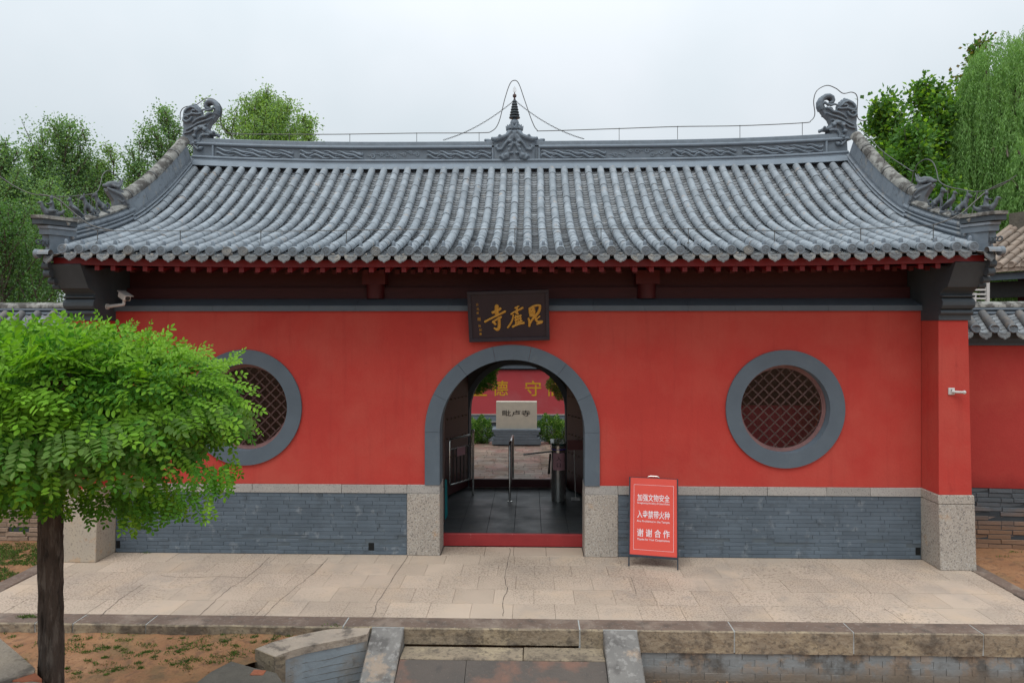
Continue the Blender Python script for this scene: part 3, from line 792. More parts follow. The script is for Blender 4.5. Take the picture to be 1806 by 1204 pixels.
# reveal of the doorway behind the surround
m_ = MB()
rv = [(-AR_I - .02, 0)] + [(-AR_I - .02, AZ)] + circ(0, AZ, AR_I + .02, 30, math.pi, 0, True)[1:-1] + [(AR_I + .02, AZ), (AR_I + .02, 0)]
o2 = [(-AR_I - .3, 0), (-AR_I - .3, AZ)] + circ(0, AZ, AR_I + .3, 30, math.pi, 0, True)[1:-1] + [(AR_I + .3, AZ), (AR_I + .3, 0)]
m_.prism(o2 + rv[::-1], xz, WT + .002, WT + .14)
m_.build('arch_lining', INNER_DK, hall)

# round windows
for wx in WIN:
    win = MB(); win.prism(circ(wx, WZ, WRO, 72), xz, -.035, -.001, holes=[circ(wx, WZ, WRI, 72)])
    rn = win.build('window_surround', GREY, hall)
    bvm = rn.modifiers.new('bevel', 'BEVEL'); bvm.width = .006; bvm.limit_method = 'ANGLE'
    rv_ = MB(); rv_.prism(circ(wx, WZ, WRI + .029, 60), xz, 0.0005, .30, holes=[circ(wx, WZ, WRI, 60)])
    rv_.build('reveal', GREY, rn, smooth=True)
    fr = MB(); fr.prism(circ(wx, WZ, WRI - .001, 60), xz, .13, .20, holes=[circ(wx, WZ, WRI - .035, 60)])
    fr.prism(circ(wx, WZ, WRI - .036, 60), xz, .145, .195, holes=[circ(wx, WZ, WRI - .06, 60)])
    fr.build('window_frame', LATT, rn)
    rr = WRI - .06
    for dirn in (1, -1):
        k = -5
        while k <= 5:
            off = k * .127 + (.03 if dirn > 0 else -.02)
            if abs(off) < rr - .03:
                h = math.sqrt(rr * rr - off * off)
                u = Vector((dirn, 0, 1)).normalized(); n_ = Vector((-u.z, 0, u.x))
                c0 = Vector((wx, .162 if dirn > 0 else .176, WZ)) + n_ * off
                Mx = Matrix.Translation(c0) @ Matrix.Rotation(-math.atan2(u.z, u.x), 4, 'Y')
                bb = MB(); bb.box(-h, h, -.007, .007, -.0105, .0105, Mx); bb.build('lattice_bar', LATT, rn)
            k += 1
    gl = MB(); gl.prism(circ(wx, WZ, WRI - .062, 40), xz, .134, .138); gl.build('glass', GLASS, rn)

# side piers: granite foot, red shaft with batter
for s in (-1, 1):
    def tap(z0, z1, xi0, xi1, xo0, xo1, yf0, yf1, mat, name, b=.006):
        m_ = MB()
        vs = [(s * xi0, yf0, z0), (s * xo0, yf0, z0), (s * xo0, RW, z0), (s * xi0, .0 if name != 'pier_shaft' else -.001, z0),
              (s * xi1, yf1, z1), (s * xo1, yf1, z1), (s * xo1, RW, z1), (s * xi1, .0 if name != 'pier_shaft' else -.001, z1)]
        m_.add(vs, [(0, 1, 5, 4), (1, 2, 6, 5), (2, 3, 7, 6), (3, 0, 4, 7), (4, 5, 6, 7), (0, 3, 2, 1)])
        o = m_.build(name, mat, hall)
        bb = o.modifiers.new('bevel', 'BEVEL'); bb.width = b; bb.segments = 2; bb.limit_method = 'ANGLE'
        return o
    gm = GRANITE if s > 0 else GRANITE_TAN
    tap(0, ZB, 6.47, 6.45, 7.005, 6.985, -.50, -.485, gm, 'pier_stone', .012)
    tap(ZB + .004, ZS, 6.445, 6.44, 6.985, 6.98, -.487, -.483, gm, 'pier_cap_stone', .012)
    tap(ZS + .001, 3.765, 6.465, 6.465, 6.955, 6.905, -.462, -.45, RED, 'pier_shaft', .004)

# corbels that carry the eave over the piers
cor = [(-.46, 3.766), (-.475, 3.766), (-.475, 3.845), (-.50, 3.85), (-.53, 3.87), (-.535, 3.895), (-.51, 3.918), (-.47, 3.924), (-.50, 3.93), (-.545, 3.95), (-.575, 3.99), (-.575, 4.04), (-.545, 4.085), (-.50, 4.105),
       (-.56, 4.112), (-.575, 4.12), (-.575, 4.135), (-.50, 4.145), (-.53, 4.19), (-.60, 4.235), (-.665, 4.25), (-.69, 4.255), (-.885, 4.60), (-.86, 4.615), (.0, 4.96), (0, 3.766)]
for s in (-1, 1):
    m_ = MB(); m_.prism(cor, lambda u, v, d: (d, u, v), s * 6.455, s * 6.935); o = m_.build('corbel', GREY_DK, hall, smooth=False)
    bb = o.modifiers.new('bevel', 'BEVEL'); bb.width = .004; bb.limit_method = 'ANGLE'; bb.angle_limit = rad(50)
    sc_ = MB()
    for y_, z_, r_ in ((-.90, 4.58, .055), (-.86, 4.47, .065), (-.77, 4.36, .05), (-.68, 4.28, .04)):
        sc_.tube([(s * 6.90, y_, z_), (s * 7.0, y_, z_)], r_, 12)
    sc_.build('bargeboard_scroll', GREY_DK, hall, smooth=True)
    gb = MB(); gb.prism([(-.86, 4.50), (0, 4.82), (.9, 5.1), (1.6, 5.6), (2.3, 6.1), (3.2, 6.85), (4.3, 6.0), (RW - .0, 5.2), (RW, 4.5), (0, 4.3), (-.6, 4.25)], lambda u, v, d: (d, u, v), s * 6.936, s * 6.985)
    gb.build('bargeboard', GREY_DK, hall)

# wall head: sloping grey shoulder, stones of about 0.75 m
x = -6.452
while x < 6.45:
    b = min(x + R.uniform(.68, .82), 6.452)
    m_ = MB(); m_.prism([(-.055, ZT - .02), (-.055, ZT + .065), (.26, 4.128), (.40, 4.128), (.40, ZT + .002), (.001, ZT + .002), (.001, ZT - .02)], lambda u, v, d: (d, u, v), x + .0015, b - .0015)
    m_.build('coping_block', GREY, hall); x = b
# beams in the shade of the eave
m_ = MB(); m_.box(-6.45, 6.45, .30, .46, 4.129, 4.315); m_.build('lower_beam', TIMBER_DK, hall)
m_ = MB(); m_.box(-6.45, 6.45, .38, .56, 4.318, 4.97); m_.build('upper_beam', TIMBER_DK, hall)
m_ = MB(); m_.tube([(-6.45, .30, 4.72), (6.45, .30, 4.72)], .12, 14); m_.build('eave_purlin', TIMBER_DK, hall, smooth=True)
for px in (660, 1142):
    x = xat(px, .2)
    m_ = MB(); m_.lathe([(.15, 4.13), (.15, 4.36)], (x, .30, 0), 16); m_.build('column', TIMBER, hall, smooth=True)
    m_ = MB(); m_.box(x - .19, x + .19, .16, .50, 4.361, 4.585); m_.build('bracket_block', TIMBER, hall)

# rear wall with its lower arch, side walls, partitions, ceiling
RAZ, RAR = 1.70, 1.11
hole_r = [(RAR, 0.0), (RAR, RAZ)] + circ(0, RAZ, RAR, 30, 0, math.pi, True)[1:-1] + [(-RAR, RAZ), (-RAR, 0.0)]
m_ = MB(); m_.prism([(-6.45, 0), (-6.45, 5.35), (6.45, 5.35), (6.45, 0)] + hole_r[:1] + hole_r[1:], xz, 4.80, RW)
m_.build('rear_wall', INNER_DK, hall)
m_ = MB(); m_.prism([(RAR + .12, .0), (RAR + .12, RAZ)] + circ(0, RAZ, RAR + .12, 30, 0, math.pi, True)[1:-1] + [(-RAR - .12, RAZ), (-RAR - .12, 0)] + hole_r[::-1], xz, 4.74, 4.799)
m_.build('rear_arch_surround', GREY, hall)
for s in (-1, 1):
    m_ = MB(); m_.box(*sorted((s * 1.78, s * 1.90)), WT + .15, 4.73, 0, 4.1); m_.build('partition_wall', INNER, hall)
    m_ = MB(); m_.box(*sorted((s * 6.46, s * 6.93)), .002, RW - .002, 3.77, 4.9); m_.build('gable_wall', GREY_DK, hall)
    m_ = MB(); m_.box(*sorted((s * 1.91, s * 6.44)), 0.80, 0.9, 0, 2.33 if s > 0 else 1.6); m_.build('inner_screen', M('inner_red_panel', (.55, .03, .07), (.48, .025, .06), 3, .6) if s > 0 else INNER_DK, hall)
    m_ = MB(); m_.box(*sorted((s * 1.91, s * 6.44)), 2.6, 2.7, 0, 4.1); m_.build('inner_partition', M('inner_brown_red', (.26, .06, .07), (.2, .05, .06), 2, .8), hall)
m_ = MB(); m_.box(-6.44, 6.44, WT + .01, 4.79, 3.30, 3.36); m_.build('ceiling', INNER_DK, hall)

# threshold boards
m_ = MB(); m_.bevbox(-AR_I - .015, AR_I + .015, .46, .53, .003, .205, .006, .002); m_.build('front_threshold', THRESH, hall)
m_ = MB(); m_.bevbox(-1.10, 1.10, 4.62, 4.70, .012, .195, .006, .002); m_.build('rear_threshold', TIMBER_DK, hall)

# interior floor
m_ = MB(); m_.box(-6.4, 6.4, .535, 5.30, -.10, -.008)
ifl = m_.build('hall_floor', MORTAR, hall)
tm = MB(); tm.add([(-.5, -.5, -.01), (.5, -.5, -.01), (.5, .5, -.01), (-.5, .5, -.01), (-.496, -.498, 0), (.496, -.498, 0), (.496, .498, 0), (-.496, .498, 0)],
                  [(4, 5, 6, 7), (0, 1, 5, 4), (1, 2, 6, 5), (2, 3, 7, 6), (3, 0, 4, 7)])
tme = tm.mesh('floor_tile', FLOOR)
ys = [.54, 1.22, 2.1, 2.98, 3.86, 4.34, 5.29]
for j in range(len(ys) - 1):
    for i in range(8):
        x0 = -1.96 + i * .49
        piece('floor_tile', tme, (x0 + .245, (ys[j] + ys[j + 1]) / 2, .0), (R.uniform(-.001, .001), 0, 0), ifl, (.484, ys[j + 1] - ys[j] - .006, 1))

# rear door leaves, folded inwards, studded
stud = MB(); stud.ball((0, 0, 0), .018, 6, 4); stud_me = stud.mesh('door_stud', M('dull_brass', (.16, .10, .05), None, 9, .4, metal=.6), True)
for s in (-1, 1):
    a = Vector((s * 1.15, 4.60, 0)); b = Vector((s * 1.62, 3.45, 0))
    d = (b - a).normalized(); L_ = (b - a).length; n_ = Vector((d.y, -d.x, 0)) * (-s)
    ang = math.atan2(d.y, d.x)
    Mx = Matrix.Translation(a) @ Matrix.Rotation(ang, 4, 'Z')
    m_ = MB(); m_.box(0, L_, -.03, .03, .04, 3.0, Mx); leaf = m_.build('door_leaf', DOOR, hall)
    side = -1 if (Matrix.Rotation(ang, 3, 'Z') @ Vector((0, 1, 0))).x * s > 0 else 1
    for zi in range(7):
        for k in range(7):
            p = Mx @ Vector((.1 + k * (L_ - .2) / 6, side * .034, .42 + zi * .42))
            piece('door_stud', stud_me, p, (0, 0, 0), leaf)
    # front leaves against the wall, mostly hidden by the jambs
    m_ = MB(); m_.box(*sorted((s * 1.30, s * 1.36)), .62, 1.75, .04, 3.0); m_.build('door_leaf', DOOR, hall)
# ------------------------------------------------------------------ roof
_pp = smoothpath([(0, y_, z_) for y_, z_ in ((-1.25, 4.70), (-1.0, 4.77), (0, 5.075), (.9, 5.42), (1.54, 5.78), (2.145, 6.20), (2.77, 6.71), (3.05, 6.95), (3.22, 7.09))], 12)
_py = [p.y for p in _pp]; _pz = [p.z for p in _pp]
def zr(y, x=0.0):
    if y > RY: y = 2 * RY - y
    return float(np.interp(y, _py, _pz)) + .05 * max(0, (abs(x) - 2.5) / 4.2) ** 2.2
def slope(y): return math.atan2(zr(y + .05) - zr(y - .05), .1)

deck = MB(); n = 26
ysd = [-.93 + (RY + .93) * i / n for i in range(n + 1)]
ysd = ysd + [2 * RY - y for y in ysd[::-1][1:]]
xsd = [-6.9, -5, -3, 0, 3, 5, 6.9]
for i in range(len(ysd) - 1):
    for j in range(len(xsd) - 1):
        q = [(xsd[j], ysd[i]), (xsd[j + 1], ysd[i]), (xsd[j + 1], ysd[i + 1]), (xsd[j], ysd[i + 1])]
        deck.add([(x, y, zr(y, x) - .095) for x, y in q] + [(x, y, zr(y, x) - .14) for x, y in q], [(0, 1, 2, 3), (7, 6, 5, 4)])
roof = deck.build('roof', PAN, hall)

# eave timber: fascia and two rows of square rafter ends
zf = lambda y, x: zr(y, x)
fs_ = MB()
for j in range(20):
    x0 = -6.88 + j * .688; x1 = x0 + .688
    la, lb = zr(-1, x0) - 4.77, zr(-1, x1) - 4.77
    fs_.add([(x0, -.86, 4.555 + la), (x1, -.86, 4.555 + lb), (x1, -.86, 4.665 + lb), (x0, -.86, 4.665 + la), (x0, -.80, 4.555 + la), (x1, -.80, 4.555 + lb), (x1, -.80, 4.68 + lb), (x0, -.80, 4.68 + la)],
            [(0, 1, 2, 3), (0, 4, 5, 1), (3, 2, 6, 7), (4, 7, 6, 5)])
fs_.build('fascia', TIMBER_EAVE, hall)
raf = MB(); sl0 = math.atan(.31)
raf.add([(-.035, 0, -.036), (.035, 0, -.036), (.035, 0, .036), (-.035, 0, .036), (-.035, 1.6, .46), (.035, 1.6, .46), (.035, 1.6, .53), (-.035, 1.6, .53)],
        [(0, 1, 2, 3), (0, 4, 5, 1), (0, 3, 7, 4), (1, 5, 6, 2), (4, 7, 6, 5)])
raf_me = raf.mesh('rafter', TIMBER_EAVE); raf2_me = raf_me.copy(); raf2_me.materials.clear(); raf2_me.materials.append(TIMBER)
NR = 54; SP = 13.24 / NR
for i in range(NR - 1):
    x = -6.62 + (i + .5) * SP
    if abs(x) < 6.4:
        l = zr(-1, x) - 4.77
        piece('rafter', raf_me, (x, -.80, 4.516 + l), (0, 0, 0), hall)
        piece('rafter', raf2_me, (x + .07, -.42, 4.52 + l), (0, 0, 0), hall)
bd = MB()
bd.add([(-6.45, -.79, 4.557), (6.45, -.79, 4.557), (6.45, 2.9, 5.62), (-6.45, 2.9, 5.62)], [(0, 1, 2, 3)])
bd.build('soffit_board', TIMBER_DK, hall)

# barrel tiles
def barrel_mesh(L_, r0, r1, mat, n=8, name='barrel_tile'):
    m_ = MB(); vs = []; a0, a1 = rad(-12), rad(192)
    sec_ = [(r0 * 1.02, 0.0), (r0, .03), (r1, L_)]
    for r, y in sec_:
        for k in range(n + 1):
            a = a0 + (a1 - a0) * k / n
            vs.append((r * math.cos(a), y, r * math.sin(a)))
    for k in range(n + 1):
        a = a0 + (a1 - a0) * k / n; vs.append((r0 * .8 * math.cos(a), .001, r0 * .8 * math.sin(a)))
    fs = []
    for i in range(2):
        for k in range(n): fs.append((i * (n + 1) + k, i * (n + 1) + k + 1, (i + 1) * (n + 1) + k + 1, (i + 1) * (n + 1) + k))
    for k in range(n): fs.append((3 * (n + 1) + k, 3 * (n + 1) + k + 1, k + 1, k))
    m_.add(vs, fs)
    return m_.mesh(name, mat, True)
TL = .252
bar_me = barrel_mesh(TL + .012, .0715, .067, TILE)
# positions up the slope
def slope_pts(y0, y1, step, off=0.0):
    y = y0; out_ = []
    while y < y1:
        out_.append(y); y += step * math.cos(slope(y + step * .4))
    return out_
by_ = slope_pts(-1.0, 2.92, TL)
stuffb = MB(); bm_v = [v.co.copy() for v in bar_me.vertices]; bm_f = [tuple(p.vertices) for p in bar_me.polygons]
xs_t = [-6.62 + SP * i for i in range(NR + 1)]
for i, x in enumerate(xs_t):
    wob = R.uniform(-.006, .006); ph = R.uniform(0, 6)
    for j, y in enumerate(by_):
        a = slope(y + TL * .45)
        loc = Vector((x + wob * math.sin(j * .5 + ph) + R.uniform(-.002, .002), y + (R.uniform(-.01, .01) if j else 0), zr(y, x) + R.uniform(-.003, .003)))
        rot = (a + R.uniform(-.012, .012), R.uniform(-.03, .03), R.uniform(-.012, .012))
        if j < 5:
            piece('barrel_tile', bar_me, loc, rot, roof)
        else:
            Mx = Matrix.Translation(loc) @ (Matrix.Rotation(rot[2], 4, 'Z') @ Matrix.Rotation(rot[0], 4, 'X'))
            stuffb.add([Mx @ v for v in bm_v], bm_f)
o = stuffb.build('upper_barrel_tiles', TILE, roof, smooth=True, kind='stuff')

# pan tiles: overlapping concave plates in every valley
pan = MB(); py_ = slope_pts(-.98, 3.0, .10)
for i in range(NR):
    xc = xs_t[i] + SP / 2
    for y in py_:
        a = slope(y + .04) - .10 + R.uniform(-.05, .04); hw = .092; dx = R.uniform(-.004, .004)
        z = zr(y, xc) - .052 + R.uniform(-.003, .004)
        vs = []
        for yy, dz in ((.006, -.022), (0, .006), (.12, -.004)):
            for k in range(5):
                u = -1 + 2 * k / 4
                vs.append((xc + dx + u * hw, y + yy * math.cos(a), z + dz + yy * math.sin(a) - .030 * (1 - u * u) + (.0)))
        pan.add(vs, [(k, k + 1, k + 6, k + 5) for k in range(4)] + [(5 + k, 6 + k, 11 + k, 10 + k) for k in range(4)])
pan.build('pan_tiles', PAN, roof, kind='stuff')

# eave caps with a moulded face, nails' covers, drip tiles
def cap_mesh(mat, style=0):
    m_ = MB(); r = .071
    m_.lathe([(r * .96, .05), (r, .03), (r, -.004), (r * .86, -.009), (r * .84, -.001), (.001, -.001)], (0, 0, 0), 20, 'Y')
    if style == 0:
        for s in (-1, 1):
            m_.tube([(s * .006, -.004, .012), (s * .022, -.004, .022), (s * .044, -.003, .018)], [.006, .007, .003], 5)
            m_.tube([(s * .004, -.004, -.002), (s * .024, -.004, .004), (s * .046, -.003, -.004)], [.006, .007, .003], 5)
            m_.tube([(s * .003, -.004, -.02), (s * .02, -.004, -.016), (s * .036, -.003, -.024)], [.006, .006, .003], 5)
        m_.ball((0, -.003, -.006), (.011, .006, .012), 6, 4); m_.ball((0, -.003, .03), (.009, .005, .009), 6, 4); m_.ball((0, -.003, -.038), (.012, .005, .006), 6, 4)
    else:
        m_.ball((0, -.003, 0), (.015, .006, .015), 7, 4)
        for k in range(8):
            a = k * math.pi / 4
            m_.ball((.036 * math.cos(a), -.002, .036 * math.sin(a)), (.011, .005, .011), 5, 3)
    return m_.mesh('eave_cap', mat, True)
caps = [cap_mesh(CAPT), cap_mesh(DRIP, 1)]
def nail_mesh():
    m_ = MB(); m_.lathe([(.030, -.01), (.028, .02), (.024, .055), (.016, .075), (.004, .082)], (0, 0, 0), 10); return m_.mesh('nail_cover', RIDGE, True)
nail_me = nail_mesh()
def drip_mesh(k):
    m_ = MB(); r2 = random.Random(k)
    top = [(u * .100, .004 - .036 * (1 - u * u)) for u in [-1 + i / 5 for i in range(11)]]
    bot = []
    for i in range(15):
        u = 1 - i / 7
        a = abs(u)
        z = -.012 - .112 * math.sqrt(max(0, 1 - a ** 2.2)) - (.020 * max(0, 1 - a * 4)) + (.004 if i % 2 else -.003)
        bot.append((u * .104, z + r2.uniform(-.004, .003)))
    th = rad(14)
    f = lambda u, v, d: (u, d + math.sin(th) * v * 1.0, math.cos(th) * v)
    m_.prism(top + bot[1:-1], f, 0, .014)
    # moulded rim and a few leaf strokes
    m_.tube([f(p[0] * .86, p[1] * .86 - .004, -.002) for p in bot[1:-1]], .0035, 4)
    for s in (-1, 0, 1):
        m_.tube([f(s * .012, -.045, -.002), f(s * .03, -.062 + abs(s) * .012, -.004), f(s * .052, -.07 + abs(s) * .03, -.001)], .0045, 4)
    # the pan behind it
    vs = []
    for yy, zz in ((.0, 0), (.14, .03)):
        for i in range(7):
            u = -1 + i / 3; vs.append((u * .098, yy + .004, zz + .002 - .036 * (1 - u * u)))
    m_.add(vs, [(i, i + 1, i + 8, i + 7) for i in range(6)])
    return m_.mesh('drip_tile', DRIP)
drips = [drip_mesh(k) for k in range(6)]
for i, x in enumerate(xs_t):
    odd = i in (4, 10, 11, 19, 33, 41)
    piece('eave_cap', caps[1 if odd else 0], (x + R.uniform(-.004, .004), -1.035 + R.uniform(-.006, .006), zr(-1, x) + R.uniform(-.004, .004)), (rad(-4) + R.uniform(-.04, .04), R.uniform(-.12, .12), R.uniform(-.05, .05)), roof)
    piece('nail_cover', nail_me, (x + R.uniform(-.004, .004), -.935, zr(-.94, x) + .062), (rad(14) + R.uniform(-.08, .08), R.uniform(-.08, .08), 0), roof)
for i in range(NR):
    x = xs_t[i] + SP / 2
    piece('drip_tile', drips[R.randrange(6)], (x + R.uniform(-.004, .004), -1.03 + R.uniform(-.012, .012), zr(-1.0, x) - .038 + R.uniform(-.006, .006)), (R.uniform(-.08, .06), R.uniform(-.05, .05), R.uniform(-.03, .03)), roof)
# lumps of lime bedding between the caps
lb = MB()
for i in range(NR):
    x = xs_t[i] + SP / 2
    for k in range(R.randrange(1, 4)):
        lb.ball((x + R.uniform(-.09, .09), -1.0 + R.uniform(-.02, .03), zr(-1, x) - .055 + R.uniform(-.02, .02)), (R.uniform(.01, .035), .015, R.uniform(.006, .018)), 6, 4)
lb.build('bedding_mortar', M('lime_bedding', (.40, .37, .33), (.26, .25, .24), 12, .9, .006, 40), roof, kind='stuff')

# plaster fillet under the main ridge
def xl(x): return .045 + .05 * max(0, (abs(x) - 2.5) / 4.2) ** 2.2 + .07 * (abs(x) / 6.6) ** 3
def sweepx(mb, y, z, sec, x0, x1, n=24, nomore=False):
    mb.sweep([(x0 + (x1 - x0) * i / n, y, z + xl(x0 + (x1 - x0) * i / n)) for i in range(n + 1)], sec, lat=(0, 1, 0))
XE = 6.735
m_ = MB(); sweepx(m_, RY, 6.9, [(-.27, -.06), (-.22, .02), (-.16, .08), (.16, .08), (.22, .02), (.27, -.06)], -XE, XE); m_.build('ridge_fillet', RIDGE, hall, smooth=True)
def rollx(name, y, z, r, mat, gap=.48, flat=1):
    x = -XE
    while x < XE - .01:
        b = min(x + gap, XE)
        if abs((x + b) / 2) > .46 or name == 'lower_roll':
            mm = MB(); mm.tube([(x + .001 + (b - x - .002) * k / 3, y, z + xl(x + (b - x) * k / 3)) for k in range(4)], r, 10); mm.build(name, mat, ridge, smooth=True)
        x = b
m_ = MB(); sweepx(m_, RY, 7.0, [(-.115, -.03), (-.115, .32), (.115, .32), (.115, -.03)], -XE, XE); ridge = m_.build('main_ridge', RIDGE_DK, hall)
m_ = MB(); sweepx(m_, RY, 6.975, [(-.17, 0), (-.17, .022), (.17, .022), (.17, 0)], -XE, XE); m_.build('ridge_ledge', RIDGE, ridge)
rollx('lower_roll', RY - .135, 7.035, .032, RIDGE); rollx('lower_roll', RY + .135, 7.035, .032, RIDGE)
rollx('upper_roll', RY - .13, 7.315, .034, RIDGE); rollx('upper_roll', RY + .13, 7.315, .034, RIDGE)
m_ = MB(); sweepx(m_, RY, 7.345, [(-.13, 0), (-.115, .085), (-.05, .11), (.05, .11), (.115, .085), (.13, 0)], -XE, XE); m_.build('ridge_cap', RIDGE_DK, ridge)

# carved scroll relief: flowing ribbons with curled ends
def relief(x0, x1, z0, z1, yf, kind, rr):
    m_ = MB(); W = x1 - x0; H = z1 - z0
    def pt(u, v, out_=0): 
        x = x0 + u * W; return Vector((x, yf - out_, z0 + v * H + xl(x)))
    if kind == 'flame':
        k = 5
        for i in range(k):
            u0 = i / k - .04; L_ = rr.uniform(.26, .36); ph = rr.uniform(-.3, .3)
            for q in range(2):
                v0 = .22 + .40 * q + rr.uniform(-.05, .05)
                pts = []
                for t in np.linspace(0, 1, 9):
                    pts.append(pt(min(.985, max(.015, u0 + q * .03 + L_ * t)), min(.93, max(.06, v0 + (.24 - .05 * q) * math.sin(t * 6.5 + ph + q * .9) * (1 - .3 * t))), .004))
                m_.tube(pts, [.007 + .021 * math.sin(math.pi * min(1, .12 + t * .9)) for t in np.linspace(0, 1, 9)], 6, flat=1.5)
            c = pt(min(.96, u0 + .12), .5 + rr.uniform(-.2, .2), .004); m_.ball(c, (.030, .018, .024), 7, 4)
        m_.ball(pt(.93 if x0 < 0 else .07, .55, .004), (.05, .028, .04), 8, 5)
    else:
        for i in range(7):
            u = (i + .5) / 7 + rr.uniform(-.03, .03); v = rr.choice([.3, .5, .7]); r0 = rr.uniform(.035, .058)
            pts = []; s = rr.choice([-1, 1]); c = pt(u, v)
            for t in np.linspace(0, 1, 12):
                a = t * 4.4 * math.pi / 1.6; r = r0 * (1 - .78 * t) + .002
                pts.append(c + Vector((s * r * math.cos(a), -.004, r * math.sin(a))))
            tail = [c + Vector((s * (r0 + .09), -.002, rr.uniform(-.03, .03))), c + Vector((s * (r0 + .045), -.005, .022))]
            m_.tube(tail + pts, [.004, .011] + [.015] * 12, 5)
            for q in range(3):
                p = c + Vector((rr.uniform(-.07, .07), 0, rr.uniform(-.05, .05))); m_.ball(p, (.014, .010, .012), 6, 4)
    return m_.build('carved_relief', RIDGE, ridge, smooth=True)
rr = random.Random(3)
for s in (-1, 1):
    for k, (a, b) in enumerate(((.50, 1.85), (1.95, 3.05), (3.15, 4.50), (4.60, 5.55 + .7))):
        x0, x1 = sorted((s * a, s * b))
        relief(x0, x1, 7.075, 7.275, RY - .115, 'flame' if k in (0, 2, 3) else 'cloud', rr)
        relief(x0, x1, 7.075, 7.275, RY + .125, 'flame', rr)
    for a in (.475, 6.30):
        m_ = MB(); m_.tube([(s * a, RY - .13, 7.06 + xl(a)), (s * a, RY - .13, 7.30 + xl(a))], .024, 8); m_.build('panel_roll', RIDGE, ridge, smooth=True)

# ------------------------------------------------------------------ sculpted ornaments: blobs fused by a voxel remesh
def sculpt(name, mb, voxel, mat, parent, smooth_it=2):
    me = mb.mesh(name, mat, False)
    o = bpy.data.objects.new(name, me); COL.objects.link(o)
    r = o.modifiers.new('r', 'REMESH'); r.mode = 'VOXEL'; r.voxel_size = voxel; r.use_smooth_shade = True
    if smooth_it:
        s = o.modifiers.new('s', 'SMOOTH'); s.iterations = smooth_it; s.factor = .5
    dg = bpy.context.evaluated_depsgraph_get()
    m2 = bpy.data.meshes.new_from_object(o.evaluated_get(dg))
    bpy.data.objects.remove(o)
    m2.materials.clear(); m2.materials.append(mat)
    o = bpy.data.objects.new(name, m2)
    return put(o, parent)

def spiral(m_, c, r0, turns, th, s=1, a0=0.0, y=0.0, n=26, k=.85):
    pts = []; rs = []
    for t in np.linspace(0, 1, n):
        a = a0 + s * t * turns * 2 * math.pi; r = r0 * (1 - k * t)
        pts.append((c[0] + r * math.cos(a), y, c[1] + r * math.sin(a))); rs.append(th * (1 - .45 * t))
    m_.tube(pts, rs, 8)

